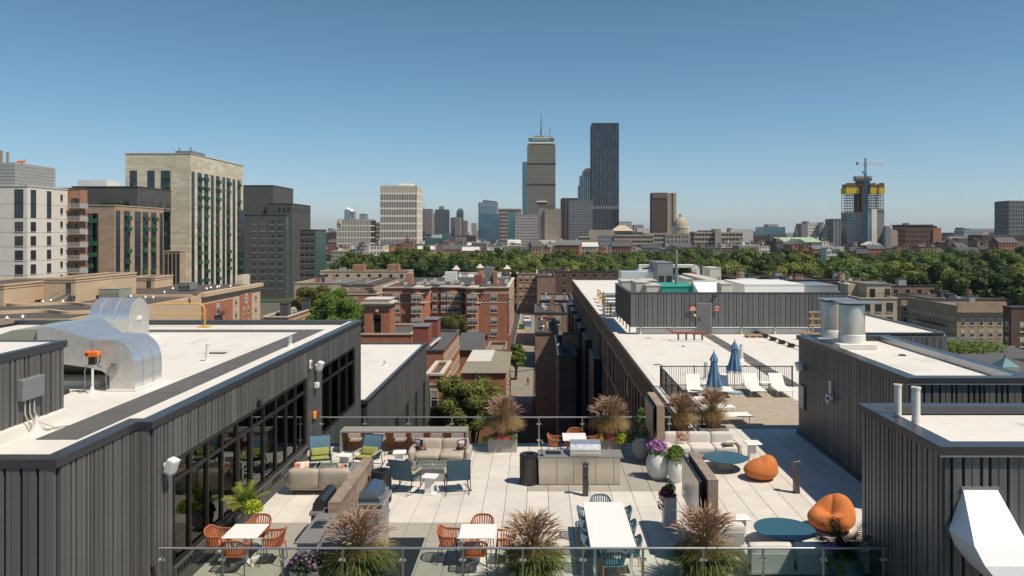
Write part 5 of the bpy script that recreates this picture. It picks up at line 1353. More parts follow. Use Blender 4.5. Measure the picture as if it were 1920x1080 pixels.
q = MB(); q.tube([(-1.3,-.5,.05),(1.3,-.5,.05)],.06); q.build('pipe','pipe_white',t)
t = thing('pallet','light wood pallet lying on the roof in front of the screen','pallet',(XU(1413,60),60,-.1))
for k in range(6):
    q = MB(); q.box(-.62,-.5+k*.18,.14,.62,-.38+k*.18,.18); q.build('plank','pallet',t)
for x in (-.55,0,.47):
    q = MB(); q.box(x,-.5,0,x+.08,.52,.14); q.build('runner','pallet',t)
t = thing('wood_frame','raw timber ladder frame standing on the roof left of the flues','ladder',(XU(1536,58),58,-.1))
for x in (-.5,.5):
    q = MB(); q.box(x-.05,-.05,0,x+.05,.05,2.2); q.build('post','pallet',t)
for z in (.5,1.1,1.6,2.1):
    q = MB(); q.box(-.8,-.09,z,.9,-.05,z+.14); q.build('rail','pallet',t)
q = MB(); q.box(-1.1,.1,.0,.8,.9,.5); q.build('crate','pallet',t)
t = thing('pipe_run','thin dark pipe run on small blocks crossing the long white roof','pipe',(16,52,-.1))
p0 = G(1418,627,-.1); p1 = G(1500,657,-.1)
q = MB(); q.tube([p0+Vector((0,0,.25)),p1+Vector((0,0,.25))],.035,n=6); q.build('pipe','rubber',t,world=True)
q = MB(); q.tube([p0+Vector((.1,-1.2,.2)),p1+Vector((.2,-1.2,.2))],.03,n=6); q.build('pipe','grey_metal',t,world=True)
for k in range(5):
    c = p0.lerp(p1,(k+.1)/5); q = MB(); q.box(c.x-.2,c.y-.2,-.1,c.x+.2,c.y+.15,.15); q.build('block','rubber',t,world=True)
for k,(u,v) in enumerate(((1360,637),(1356,641))):
    pass

for y_ in (21.35,21.9):
    pr2 = [(x-.0,z) for x,z in outer]; q = MB(); n = len(arc)
    for (xa,za),(xb,zb_) in zip([(-10.96,RZ+.02)]+arc[:-1],arc):
        q.add([(xa+.012,y_,za),(xb+.012,y_,zb_+.012),(xb+.012,y_+.035,zb_+.012),(xa+.012,y_+.035,za)],[(0,3,2,1)])
    q.build('seam_strap','duct_face',bpy.data.objects['ventilation_duct'],world=True)
for x_ in (-17.7,-17.1):
    q = MB(); a_ = [(31.8-math.cos(a)*.812,RZ+.85+.812*math.sin(a)) for a in np.linspace(0,math.pi,15)]
    for (ya,za),(yb,zb_) in zip(a_[:-1],a_[1:]): q.add([(x_,ya,za),(x_+.04,ya,za),(x_+.04,yb,zb_),(x_,yb,zb_)],[(0,1,2,3)])
    q.build('seam_strap','duct_face',bpy.data.objects['ventilation_duct.001'],world=True)
# ---------------------------------------------------------------- city buildings
WIN = {}
def winmesh(w,h,style):
    k = (round(w,2),round(h,2),style)
    if k in WIN: return WIN[k]
    q = MB(); hw = w/2
    fr = {'white':'win_frame','grey':'vane_grey','dark':'win_frame_dark','stone':'stone_trim','punch':'win_frame_dark'}.get(style,'win_frame')
    t = .09
    q.mi(1); q.box(-hw+t*.5,-.02,.0,hw-t*.5,-.005,h)
    q.mi(0); q.box(-hw,-.07,-.0,-hw+t,.0,h); q.box(hw-t,-.07,0,hw,0,h); q.box(-hw+t,-.07,h-t,hw-t,0,h); q.box(-hw+t,-.07,0,hw-t,0,t); q.box(-hw+t,-.055,h*.5-.035,hw-t,-.02,h*.5+.035)
    if w > 1.5: q.box(-.04,-.055,t,.04,-.02,h-t)
    if w > 2.4: q.box(-hw/2-.04,-.055,t,-hw/2+.04,-.02,h-t); q.box(hw/2-.04,-.055,t,hw/2+.04,-.02,h-t)
    q.mi(2)
    if style != 'punch': q.box(-hw-.1,-.11,-.16,hw+.1,0,-.0)
    if style in ('stone','white'): q.box(-hw-.1,-.05,h,hw+.1,0,h+.2)
    q.mi(3); 
    if style in ('white','stone') and w < 4: q.box(-hw+t,-.03,h*.62,hw-t,-.021,h-t)
    WIN[k] = q.mesh('window',[fr,'win_glass','stone_trim','win_blind']); return WIN[k]
def wins(parent, side, plane, a0, a1, ztop, zbot, dx, dz, w, h, style='white', sub=None, cols=None, skip=None, maxn=300, name='window'):
    n = cols or max(1,int((a1-a0)/dx)); me = winmesh(w,h,style); cnt = 0
    z = ztop
    while z-h > zbot:
        for i in range(n):
            c = a0+(a1-a0)*(i+.5)/n
            if skip and skip(i,n,z): continue
            if cnt >= maxn: return
            put(name,me,parent,fpos(side,plane,c,z-h),orient(side),world=True); cnt += 1
        z -= dz
def bld(name,label,uL,uR,vT,Y,dep,wall='brick_red',roof='roof_dark',par=.7,zb=GZ,win=None,sidewin=None,cat='building',cap='stone_trim',group=None,bands=(),caph=.25):
    X0,X1 = XU(uL,Y),XU(uR,Y); zT = ZV(vT,Y)
    t = thing(name,label,cat,((X0+X1)/2,Y+dep/2,zb),0,group)
    q = MB(); q.box(X0,Y,zb,X1,Y+dep,zT-par); q.box(X0,Y,zT-par,X1,Y+.3,zT-caph); q.box(X0,Y+dep-.3,zT-par,X1,Y+dep,zT-caph); q.box(X0,Y+.3,zT-par,X0+.3,Y+dep-.3,zT-caph); q.box(X1-.3,Y+.3,zT-par,X1,Y+dep-.3,zT-caph)
    q.build('wall',wall,t,world=True)
    q = MB(); q.box(X0+.3,Y+.3,zT-par,X1-.3,Y+dep-.3,zT-par+.03); q.build('roof',roof,t,world=True)
    q = MB(); o = .15; q.box(X0-o,Y-o,zT-caph,X1+o,Y+.35,zT); q.box(X0-o,Y+dep-.35,zT-caph,X1+o,Y+dep+o,zT); q.box(X0-o,Y+.35,zT-caph,X0+.35,Y+dep-.35,zT); q.box(X1-.35,Y+.35,zT-caph,X1+o,Y+dep-.35,zT); q.build('cornice',cap,t,world=True)
    for (dz_,h_,m_) in bands:
        q = MB(); q.box(X0-.06,Y-.06,zT-dz_-h_,X1+.06,Y+dep,zT-dz_); q.build('stone_band',m_,t,world=True)
    side = 'r' if (X0+X1)/2 < 0 else 'l'; pl = X1 if side == 'r' else X0
    if win:
        d = dict(dx=2.6,dz=3.2,w=1.1,h=1.7,style='white',top=1.4); d.update(win); top = d.pop('top')
        wins(t,'f',Y,X0+.4,X1-.4,zT-top,zb+1,d['dx'],d['dz'],d['w'],d['h'],d['style'],cols=d.get('cols'),skip=d.get('skip'),maxn=d.get('maxn',160))
        if sidewin is not False:
            e = dict(d); e.update(sidewin or {})
            wins(t,side,pl,Y+.4,Y+dep-.4,zT-top,zb+1,e['dx'],e['dz'],e['w'],e['h'],e['style'],cols=e.get('cols') if sidewin else None,skip=e.get('skip'),maxn=e.get('maxn',130))
    t['X0'] = 0; del t['X0']
    return t,(X0,X1,Y,Y+dep,zT)
def add(parent,name,m,fn,kind=None,smooth=None):
    q = MB(); fn(q); return q.build(name,m,parent,world=True,kind=kind,smooth=smooth)
def rooftops(t,bb,n,seed,brick='brick_mid'):
    r = random.Random(seed); X0,X1,Y0,Y1,zT = bb
    for i in range(n):
        x = r.uniform(X0+1,X1-2); y = r.uniform(Y0+1,Y1-2); k = r.random()
        if k < .3:
            w_,d_,h_ = r.uniform(1,3),r.uniform(1,3),r.uniform(.8,2.2); nm,m_ = r.choice((('stair_bulkhead','slate'),('stair_bulkhead',brick),('stair_bulkhead','concrete')))
            add(t,nm,m_,lambda q:q.box(x,y,zT-.65,x+w_,y+d_,zT+h_))
            add(t,'bulkhead_roof','roof_dark',lambda q:q.box(x-.1,y-.1,zT+h_,x+w_+.1,y+d_+.1,zT+h_+.1))
        elif k < .55: add(t,'chimney',brick,lambda q:(q.box(x,y,zT-.65,x+.7,y+1.2,zT+1.3),q.box(x-.08,y-.08,zT+1.3,x+.78,y+1.28,zT+1.42)))
        elif k < .8: add(t,'condenser','cream_metal',lambda q:(q.box(x,y,zT-.65,x+.9,y+.9,zT+.2),q.cyl((x+.45,y+.45,zT+.2),(x+.45,y+.45,zT+.26),.36)))
        else: add(t,'roof_vent','duct_face',lambda q:(q.cyl((x,y,zT-.65),(x,y,zT+.1),.16),q.cyl((x,y,zT+.1),(x,y,zT+.35),.3,.18)))
def strip(t,side,plane,a,w,z0,z1,m='dark_glass',n=None,fr='win_frame_dark',name='window_strip'):
    """tall glazed strip with storey bars, a part of its own"""
    q = MB(); n = n or max(1,int((z1-z0)/3.2))
    def bx(u0,u1,d0,d1,za,zb):
        if side == 'f': q.box(a+u0,plane-d1,za,a+u1,plane-d0,zb)
        elif side == 'r': q.box(plane+d0,a+u0,za,plane+d1,a+u1,zb)
        else: q.box(plane-d1,a+u0,za,plane-d0,a+u1,zb)
    q.mi(1); bx(0,w,.005,.03,z0,z1); q.mi(0); bx(0,.08,.005,.1,z0,z1); bx(w-.08,w,.005,.1,z0,z1); bx(.08,w-.08,.005,.1,z1-.08,z1)
    for i in range(n+1):
        z = z0+(z1-z0)*i/n; bx(.08,w-.08,.03,.08,z-.02 if i else z,min(z+.35,z1-.08))
    if w > 1.3: bx(w/2-.04,w/2+.04,.03,.07,z0,z1-.1)
    q.build(name,[fr,m],t,world=True)

# --- left cluster
t,bb = bld('apartment_tower','white panel apartment building with dark square windows at the left edge',-90,51,347,180,15.5,'white_panel','roof_grey',win=None,cap='white_panel')
X0,X1,Y0,Y1,zT = bb
for k in range(6):
    z = zT-6.2-(k-1)*3.35 if k else zT-2.2
for (a,w_) in ((X1-2.9,2.0),(X1-10.5,2.0)):
    strip(t,'f',Y0,a,w_,zT-7.6,zT-1.0,n=2); 
    for k in range(8): wins(t,'f',Y0,a,a+w_,zT-8.6-k*3.35,zT-12-k*3.35,2,99,1.9,2.3,'dark',cols=1)
for (a,w_) in ((Y0+1.2,1.9),(Y0+7.2,1.6)):
    strip(t,'r',X1,a,w_,zT-7.6,zT-1.0,n=2)
    for k in range(8): wins(t,'r',X1,a,a+w_,zT-8.6-k*3.35,zT-12-k*3.35,2,99,w_,2.3,'dark',cols=1)
for k in range(9): wins(t,'r',X1,Y0+12.3,Y0+13.6,zT-1.6-k*3.35,zT-4-k*3.35,2,99,.9,1.5,'dark',cols=1)
for k in range(1,9):
    z = zT-1.0-k*3.35
    add(t,'panel_joint','tower_tan',lambda q:(q.box(X0,Y0-.012,z-7+6.9,X1+.012,Y0,z),q.box(X1,Y0,z-.1,X1+.012,Y1,z)))
add(t,'louvre_screen','louvre',lambda q:[q.box(X0,Y0+.8-.05*(k%2),zT+k*.42,X1-3.4+.05*(k%2),Y1+.5,zT+k*.42+.36) for k in range(13)])
for i,dx in enumerate((-6,-4.6,-3)): add(t,'exhaust_stack','wood_grey',lambda q:q.cyl((X1-5+dx,Y0+5,zT+5),(X1-5+dx,Y0+5,zT+9-.4*i),.35,n=10))
add(t,'roof_rail','orange_plastic',lambda q:q.box(X1-4.5,Y0+3,zT+5.4,X1-3,Y0+3.1,zT+6.0))
t,bb = bld('apartment_building','narrow brick building with stacked glass balconies beside the white tower',100,150,352,196,3.2,'brick_mid','roof_grey',cap='slate')
X0,X1,Y0,Y1,zT = bb
for k in range(8):
    z = zT-5.3-k*3.3
    if z < GZ+2: break
    add(t,'balcony','concrete',lambda q:q.box(X1-2.4,Y0-1.5,z,X1+.9,Y0+2,z+.2))
    add(t,'balustrade','louvre',lambda q:([q.box(X1-2.4+i*.3,Y0-1.5,z+.2,X1-2.3+i*.3,Y0-1.46,z+1.25) for i in range(11)],q.box(X1-2.4,Y0-1.52,z+1.25,X1+.9,Y0-1.44,z+1.32),q.box(X1+.85,Y0-1.45,z+.2,X1+.9,Y0+2,z+1.3)))
    strip(t,'f',Y0,X1-2.2,2.0,z+.2,z+2.6,n=1,name='balcony_door')
t,bb = bld('apartment_building','tan stone apartment building with green balconies left of the tall beige tower',148,215,384,222,29,'stone_strata_tan','roof_dark',cap='stucco_tan')
X0,X1,Y0,Y1,zT = bb
def greens(t,side,pl,cols,z1,z0,st=3.25,seed=1):
    r = random.Random(seed)
    for (a,w_,g_) in cols:
        strip(t,side,pl,a,w_,z0,z1)
        if not g_: continue
        z = z1-2.2; ph = r.random()*3
        while z > z0+2:
            o = w_*.22*round(math.sin(ph)); ph += .75
            def f(q):
                if side == 'f': q.box(a+w_*.15+o,pl-.8,z-.55,a+w_*.8+o,pl-.1,z+.7)
                else: q.box(pl+.1,a+w_*.15+o,z-.55,pl+.8,a+w_*.8+o,z+.7)
            add(t,'green_balcony','green_metal',f)
            z -= st*r.choice((1,1,2))
greens(t,'f',Y0,[(X0+.6,4.6,True),(X1-6.3,1.6,False)],zT-2.5,GZ+3,seed=3)
L = Y1-Y0
greens(t,'r',X1,[(Y0+L*.02,2.2,False),(Y0+L*.17,3.2,True),(Y0+L*.38,3.4,False),(Y0+L*.54,3.2,True),(Y0+L*.72,3.2,True),(Y0+L*.91,2.0,False)],zT-1.6,GZ+3,seed=4)
t2,bb2 = bld('penthouse_block','dark grey set back rooftop block with planted terrace above the tan building',135,258,349,240,34,'dark_grey_wall','roof_grey',zb=zT-1,cap='slate',win=dict(dx=5,dz=4.2,w=2.2,h=1.9,style='dark',top=4.5))
add(t2,'white_unit','white_plastic',lambda q:q.box(XU(146,250),250,bb2[4],XU(200,250),258,bb2[4]+2.6))
add(t2,'terrace_hedge','leaf_dark',lambda q:q.rbox((XU(210,236),236,ZV(382,236)),(7,1.6,1.6),r=.6,n=3))
t,bb = bld('apartment_tower','tall beige striated stone tower with green balconies, the biggest building on the left',235,357,287,262,47,'stone_strata','roof_grey',cap='stucco_tan',par=1.2)
X0,X1,Y0,Y1,zT = bb
z9 = zT-2.5
greens(t,'f',Y0,[(X0+1.6,2.4,False),(X0+7.6,2.4,False),(X0+12.2,3.2,True)],zT-6,GZ+3,seed=7)
L = Y1-Y0-8
greens(t,'r',X1,[(Y0+L*a,w_,g_) for a,w_,g_ in ((.02,2.2,False),(.14,3.3,True),(.275,3.3,True),(.42,2.4,False),(.53,3.3,True),(.68,2.4,False),(.78,3.3,True),(.93,2.4,False),(1.05,3.2,True))],zT-6.2,GZ+3,seed=8)
for (a,c) in ((.34,.40),(.82,.87)): add(t,'louvre','cream_metal',lambda q:q.box(X1,Y0+L*a,zT-4.4,X1+.05,Y0+L*c,zT-1.8))
add(t,'glass_corner','dark_glass',lambda q:q.box(X1+.12,Y1-5.6,GZ+14,X1+.3,Y1+.2,zT-18))
add(t,'low_wing','stone_strata',lambda q:q.box(X1+.0,Y1-6,GZ,X1+1.6,Y1+3,GZ+13.9))
add(t,'roof_equipment','grey_metal',lambda q:(q.box(X1-8,Y0+6,zT,X1-2,Y0+16,zT+1.4),q.cyl((X1-7,Y0+7,zT+1.4),(X1-7,Y0+7,zT+2.6),.25),q.cyl((X1-3,Y0+7,zT+1.4),(X1-3,Y0+7,zT+2.8),.25)))
add(t,'antenna','white_paint',lambda q:[q.cyl((X1-2,y,zT),(X1-2,y,zT+1.4),.12) for y in np.arange(Y0+18,Y1-2,3.1)],kind='stuff')
tl,bl = bld('apartment_wing','small tan stone wing with narrow glass strips at the foot of the beige tower',308,338,470,258,5,'stone_strata_tan','roof_grey',cap='stucco_tan')
for k in range(4): strip(tl,'f',258,bl[0]+.4+k*1.3,.75,GZ+1,bl[4]-1)
t,bb = bld('office_tower','dark grey stepped apartment tower with recessed square windows',440,536,402,357,20,'dark_grey_wall','roof_dark',cap='slate')
X0,X1,Y0,Y1,zT = bb
wins(t,'f',Y0,X0+7,X1-.5,zT-2.4,GZ+2,3.4,3.3,2.5,2.1,'grey',cols=4)
for i in range(5):
    strip(t,'r',X1,Y0+.4+i*3.9,3.0,GZ+2,zT-1,m='teal_pale',fr='teal_glass')
tt,b2 = bld('office_tower','upper dark block of the stepped grey tower, the highest step',430,512,347,364,30,'dark_grey_wall','roof_dark',cap='slate')
tt,b3 = bld('office_tower','middle dark block of the stepped grey tower with a row of teal windows',500,547,381,362,30,'dark_grey_wall','roof_dark',cap='slate',win=dict(dx=2.2,dz=99,w=1.0,h=2.2,style='punch',top=2.0))
t,bb = bld('office_building','small dark grey block with teal glass side at the edge of the trees',561,591.5,430,375,19,'dark_grey_wall','roof_dark',cap='slate',win=dict(cols=3,dz=3.3,w=1.7,h=1.5,style='dark',top=2.0),sidewin=False)
for i in range(5): strip(t,'r',bb[1],bb[2]+.5+i*3.6,2.6,GZ+2,bb[4]-1,m='teal_pale',fr='teal_glass')
# low brown roofed complex
t = thing('apartment_block','long low apartment block with brown roof and cream curving cornices','building',(-110,160,GZ))
zr = -6.0; XR = -77.7
add(t,'wall','stucco_cream',lambda q:q.box(-230,128,GZ,XR-.3,216,zr-.15))
add(t,'roof','roof_brown',lambda q:q.box(-229,128.5,zr-.15,XR-.8,215.5,zr-.05))
add(t,'brick_bay','brick_red',lambda q:(q.box(XR-.3,178,GZ,XR-.1,196,zr-2.4),q.box(XR-.3,201,GZ,XR-.1,209,zr-1.6)))
for (y0,y1) in ((178,196),(196,216.4)):
    add(t,'cornice','stucco_cream',lambda q:q.box(XR-.9,y0,zr-.6,XR+.5,y1,zr+.35))
add(t,'cornice','stucco_cream',lambda q:(q.box(-120,171,zr-.4,-77.3,172.2,zr+.45),q.box(-122,171,zr-.4,-120,176,zr+.45)))
def wavy(q):
    n = 40
    for (y_,x_a,x_b,ph) in ((151,-112,-80,0),(136,-100,-72,2.2)):
        for i in range(n):
            xa = x_a+(x_b-x_a)*i/n; xb = x_a+(x_b-x_a)*(i+1)/n; ya = y_+1.6*math.sin(i*.35+ph); yb = y_+1.6*math.sin((i+1)*.35+ph)
            q.add([(xa,ya,zr-.05),(xb,yb,zr-.05),(xb,yb,zr+.5),(xa,ya,zr+.5),(xa,ya+.9,zr-.05),(xb,yb+.9,zr-.05),(xb,yb+.9,zr+.5),(xa,ya+.9,zr+.5)],[(0,1,2,3),(3,2,6,7),(7,6,5,4)])
add(t,'curved_cornice','stucco_cream',wavy)
wins(t,'r',XR-.1,178,196,zr-3.0,GZ,1,3.3,2.0,2.4,'white',cols=1)
add(t,'iron_balcony','black_metal',lambda q:[q.box(XR-.1,184.8,zr-5.7,XR+.7,189.2,zr-5.6)]+[q.box(XR+.65,184.8+.3*i,zr-5.6,XR+.7,184.85+.3*i,zr-4.7) for i in range(15)],kind='stuff')
wins(t,'r',XR-.3,196.3,200.8,zr-2.4,GZ,1,3.3,1.4,1.9,'white',cols=1); wins(t,'r',XR-.3,209.5,215.5,zr-2.4,GZ,1,3.3,1.4,1.9,'white',cols=1)
wins(t,'r',XR-.1,202,208,zr-5.4,GZ,1,3.3,1.0,1.7,'white',cols=2)
def oculus(q,x,y,z,r_):
    for k in range(24):
        a,b_ = k*math.pi/12,(k+1)*math.pi/12
        q.add([(x,y+math.cos(a)*r_*.86,z+math.sin(a)*r_),(x,y+math.cos(b_)*r_*.86,z+math.sin(b_)*r_),(x,y+math.cos(b_)*r_*1.1,z+math.sin(b_)*r_*1.25),(x,y+math.cos(a)*r_*1.1,z+math.sin(a)*r_*1.25)],[(0,1,2,3)])
    q.box(x-.02,y-.06,z-r_,x+.03,y+.06,z+r_); q.box(x-.02,y-r_*.8,z-.06,x+.03,y+r_*.8,z+.06)
for y_,z_ in ((205,zr-3.1),): add(t,'round_window','white_plastic',lambda q:oculus(q,XR-.02,y_,z_,1.1))
t2 = thing('apartment_wing','brick and cream wing with two round windows behind the silver duct','building',(-80,160,GZ))
add(t2,'wall','stucco_cream',lambda q:q.box(-105,166,GZ,-77.75,171,zr-.4))
add(t2,'brick_panel','brick_red',lambda q:q.box(-88,165.9,GZ,-81,166,zr-2.5))
for x_ in (-86.2,-83.0):
    def oc(q):
        for k in range(24):
            a,b_ = k*math.pi/12,(k+1)*math.pi/12; r_ = 1.0
            q.add([(x_+math.cos(a)*r_*.86,165.85,zr-4.4+math.sin(a)*r_),(x_+math.cos(a)*r_*1.1,165.85,zr-4.4+math.sin(a)*r_*1.3),(x_+math.cos(b_)*r_*1.1,165.85,zr-4.4+math.sin(b_)*r_*1.3),(x_+math.cos(b_)*r_*.86,165.85,zr-4.4+math.sin(b_)*r_)],[(0,1,2,3)])
        q.box(x_-.06,165.82,zr-5.4,x_+.06,165.86,zr-3.4); q.box(x_-.8,165.82,zr-4.46,x_+.8,165.86,zr-4.34)
    add(t2,'round_window','white_plastic',oc)
wins(t2,'f',166,-92,-89,zr-4,GZ,1,3.3,1.6,2.2,'white',cols=1); wins(t2,'f',166,-80.6,-78.2,zr-3,GZ,1,3.3,1.5,2.2,'white',cols=1)
def cream(label,uL,uR,vT,Y,dep,door=None,h=None):
    t,b_ = bld('stair_house',label,uL,uR,vT,Y,dep,'stucco_cream','roof_brown',zb=zr-.05,cap='stucco_cream',par=.3,caph=.35)
    add(t,'ledge','stucco_cream',lambda q:q.box(b_[0]-.1,b_[2]-.1,b_[4]-.9,b_[1]+.1,b_[3]+.05,b_[4]-.75))
    if door: add(t,'door','dark_brown',lambda q:q.box(XU(door[0],Y),Y-.06,zr+door[2],XU(door[1],Y),Y,zr+door[2]+2.5))
    return t,b_
cream('long low cream stair house at the left edge of the brown roof',-120,7,533,150,22)
t,b_ = cream('tall cream stair house with a dark door and steel stairs on the brown roof',82,141,521,158,24,(124,133,1.5))
def stairs(q):
    x0,y0 = XU(96,157),157
    for i in range(8): q.box(x0+i*.38,156.2,zr+.2*i,x0+i*.38+.42,157.4,zr+.2*i+.06)
    q.tube([(x0,156.2,zr+1.0),(x0+3.1,156.2,zr+2.7),(x0+4.8,156.2,zr+2.7)],.05,n=5); q.tube([(x0,156.2,zr+.05),(x0+3.1,156.2,zr+1.6),(x0+4.8,156.2,zr+1.6)],.07,n=5)
    for x in (x0+3.1,x0+3.9,x0+4.8): q.cyl((x,156.2,zr),(x,156.2,zr+2.7),.05,n=5)
    q.box(x0+3.1,156.2,zr+1.5,x0+4.8,157.9,zr+1.6)
add(t,'steel_stairs','grey_metal',stairs)
cream('small cream stair house with brown door at the back of the brown roof',241,290,519,200,10,(275,283,0))
t3 = unit('air_handler','olive rounded air handler on the brown roof below the tan building','air handler',185,224,542,165,5,'olive_metal',z0=zr)
t3 = unit('air_handler','grey air handler with a tilted hood on the brown roof below the beige tower','air handler',334,356,531,190,4,'grey_metal',z0=zr)
# roof mushroom vents on the brown roof
q = MB(); q.cyl((0,0,0),(0,0,.5),.22,n=10); q.cyl((0,0,.5),(0,0,.62),.42,.36,n=12); q.cyl((0,0,.62),(0,0,.9),.36,.12,n=12); vm = q.mesh('roof_vent','duct',smooth=40)
for (u,v) in ((13,603),(42,600),(80,570),(95,568),(118,570),(263,566),(272,562),(287,562),(324,545),(387,545),(395,543),(407,542),(411,541),(432,540),(308,552),(245,560)):
    p_ = G(u,v,zr); o = put('roof_vent',vm,None,p_); tag(o,'small silver mushroom vent on the brown roof','roof vent','silver mushroom vents scattered over the brown roof')
# low brick etc.
BL = [
 ('brick_building','low red brick building with a cream band and flat dark roof behind the penthouse roof',493,540,593,165,34,'brick_mid','roof_dark',dict(dx=3,dz=3.3,w=1.1,h=1.8,style='stone',top=1.9),5),
 ('apartment_building','flat roofed tan building with stained blank wall beyond the round tree',552,686,530,270,36,'stucco_tan','roof_grey',None,7),
 ('apartment_building','pale building with two brick chimney blocks on its roof in front of the park',600,765,508,322,14,'stucco_tan','roof_dark',dict(dx=4.5,dz=3.3,w=1.3,h=1.5,style='dark',top=1.4),2),
 ('brick_building','low stepped row of brick bays between the round tree and the church tower',625,707,551,238,22,'brick_mid','roof_dark',dict(dx=3.6,dz=3.3,w=1.2,h=1.6,style='stone',top=1.2),4),
 ('apartment_building','brown brick apartment house with narrow windows at the end of the alley',969,1007,512,300,30,'brick_mid','roof_dark',dict(cols=3,dz=3.3,w=1.5,h=1.9,style='stone',top=1.4),2),
 ('brick_building','blank brown brick building at the end of the alley, right side',1007,1041,517,285,30,'brick_brown','roof_dark',None,3),
 ('brick_building','long dark brown building with chimneys behind the big brick block',1008,1165,508,335,16,'brick_dark','roof_dark',dict(dx=4,dz=3.3,w=1.2,h=1.5,style='dark',top=1.4),8),
 ('brick_building','low dark roofed brick house halfway down the alley',1003,1062,585,172,20,'brick_brown','roof_dark',dict(dx=3,dz=3.3,w=1.2,h=1.6,style='stone',top=1.2),6),
 ('brick_building','dark roofed brick house near the far end of the alley',1012,1075,562,205,24,'brick_dark','roof_grey',dict(dx=3,dz=3.3,w=1.2,h=1.6,style='stone',top=1.2),5),
 ('brick_building','blank tan brick house on the right of the alley with a long roof shadow',1004,1046,622,118,20,'brick_brown','roof_dark',None,5),
 ('brick_building','dark brick house squeezed between the alley house and the long dark block',1048,1080,665,92,18,'brick_dark','roof_dark',None,2),
 ('brick_building','dark flat roofed building seen over the right end of the roof plant',1375,1470,521,300,22,'brick_dark','roof_dark',dict(dx=4,dz=3.3,w=1.2,h=1.5,style='dark',top=1.4),9),
 ('brick_building','dark flat roofed building with brick chimneys right of the roof plant',1462,1560,524,275,24,'brick_dark','roof_dark',dict(dx=4,dz=3.3,w=1.2,h=1.5,style='dark',top=1.4),10),
 ('brick_building','long dark roofed row with stair bulkheads below the trees on the right',1600,1760,535,262,22,'brick_brown','roof_grey',dict(dx=4,dz=3.3,w=1.2,h=1.5,style='dark',top=1.4),10),
 ('brick_building','dark roofed terrace row with tall tan chimneys at the far right',1745,1990,560,228,22,'brick_brown','roof_dark',dict(dx=4,dz=3.3,w=1.2,h=1.5,style='dark',top=1.4),10),
 ('brick_building','dark red brick house with slate top storey at the right edge',1896,2010,575,168,3,'brick_dark','slate',dict(dx=3.4,dz=3.3,w=1.2,h=1.9,style='stone',top=3.6),1),
]
BB = {}
for i,(nm,lab,u0,u1,v,Y,dep,wm,rm,wn,rt) in enumerate(BL):
    kw = {}
    if wm == 'stucco_tan': kw = dict(cap='stucco_tan')
    if wm in ('brick_dark','brick_brown'): kw = dict(cap='slate')
    t,b_ = bld(nm,lab,u0,u1,v,Y,dep,wm,rm,win=wn,bands=((1.0,.25,'stone_trim'),) if i == 0 else (),**kw); BB[i] = (t,b_); rooftops(t,b_,rt,100+i)
t,b_ = BB[2]
for u in (672,737): add(t,'chimney_block','brick_mid',lambda q:(q.box(XU(u-11,326),326,b_[4]-.5,XU(u+10,326),331,b_[4]+2.4),q.box(XU(u+8,326),326,b_[4]+2.4,XU(u+10,326),327,b_[4]+3.6)))
t,b_ = bld('apartment_building','cream end building with rows of windows along its receding side',640,700,534,255,45,'brick_tan','roof_dark',win=dict(dx=3,dz=3.3,w=1.1,h=1.8,style='stone',top=1.4),cap='slate')
# grand brick building
t = thing('apartment_building','big red brick apartment building with bowed bays and white window bands','building',(-28,222,GZ))
Yb = 215; zT = -6.7
def bseg(pts, name='wall'):
    q = MB(); q.prism(pts,GZ,zT-.35); q.build(name,'brick_red',t,world=True)
    for (dz0,dz1,o) in ((.35,0,.25),(1.9,1.65,.07),(4.55,4.3,.07)):
        c = Vector((sum(p[0] for p in pts)/len(pts),sum(p[1] for p in pts)/len(pts))); 
        pp = [(c.x+(p[0]-c.x)*(1+o*2/abs(pts[1][0]-pts[0][0]+.01)) , p[1]-o if p[1] < Yb+8 else p[1]) for p in pts]
        q = MB(); q.prism(pp,zT-dz0,zT-dz1); q.build('stone_band','stone_trim',t,world=True)
def xx(u,Y=Yb): return XU(u,Y)
def bow(u0,u1,y0,r_,y1):
    n = 8; return [(xx(u0)+(xx(u1)-xx(u0))*i/n, y0-r_*math.sin(math.pi*i/n)) for i in range(n+1)]+[(xx(u1),y1),(xx(u0),y1)]
bseg([(xx(717),Yb),(xx(771.6),Yb),(xx(771.6),Yb+25),(xx(717),Yb+25)])
bseg(bow(772,794,Yb-.6,1.1,Yb+20),'bay')
bseg([(xx(794.3),Yb+.2),(xx(806),Yb+3.5),(xx(806),Yb+20),(xx(794.3),Yb+20)])
bseg([(xx(806.2),Yb+3.5),(xx(820),Yb+2.4),(xx(820),Yb+20),(xx(806.2),Yb+20)])
bseg(bow(820.3,866,Yb+3.4,1.3,Yb+22),'bay')
bseg([(xx(866.3),Yb+5),(xx(875),Yb),(xx(875),Yb+20),(xx(866.3),Yb+20)])
bseg(bow(875.3,898,Yb-.6,1.1,Yb+20),'bay')
bseg([(xx(898.3),Yb),(xx(954),Yb),(xx(954),Yb+48),(xx(898.3),Yb+48)])
add(t,'roof','roof_dark',lambda q:(q.box(xx(717)+.7,Yb+5.8,zT-.34,xx(954)-.7,Yb+47,zT+.02),q.box(xx(717)+.7,Yb+.8,zT-.34,xx(771)-.3,Yb+5.8,zT+.02),q.box(xx(899)+.3,Yb+.8,zT-.34,xx(954)-.7,Yb+5.8,zT+.02)))
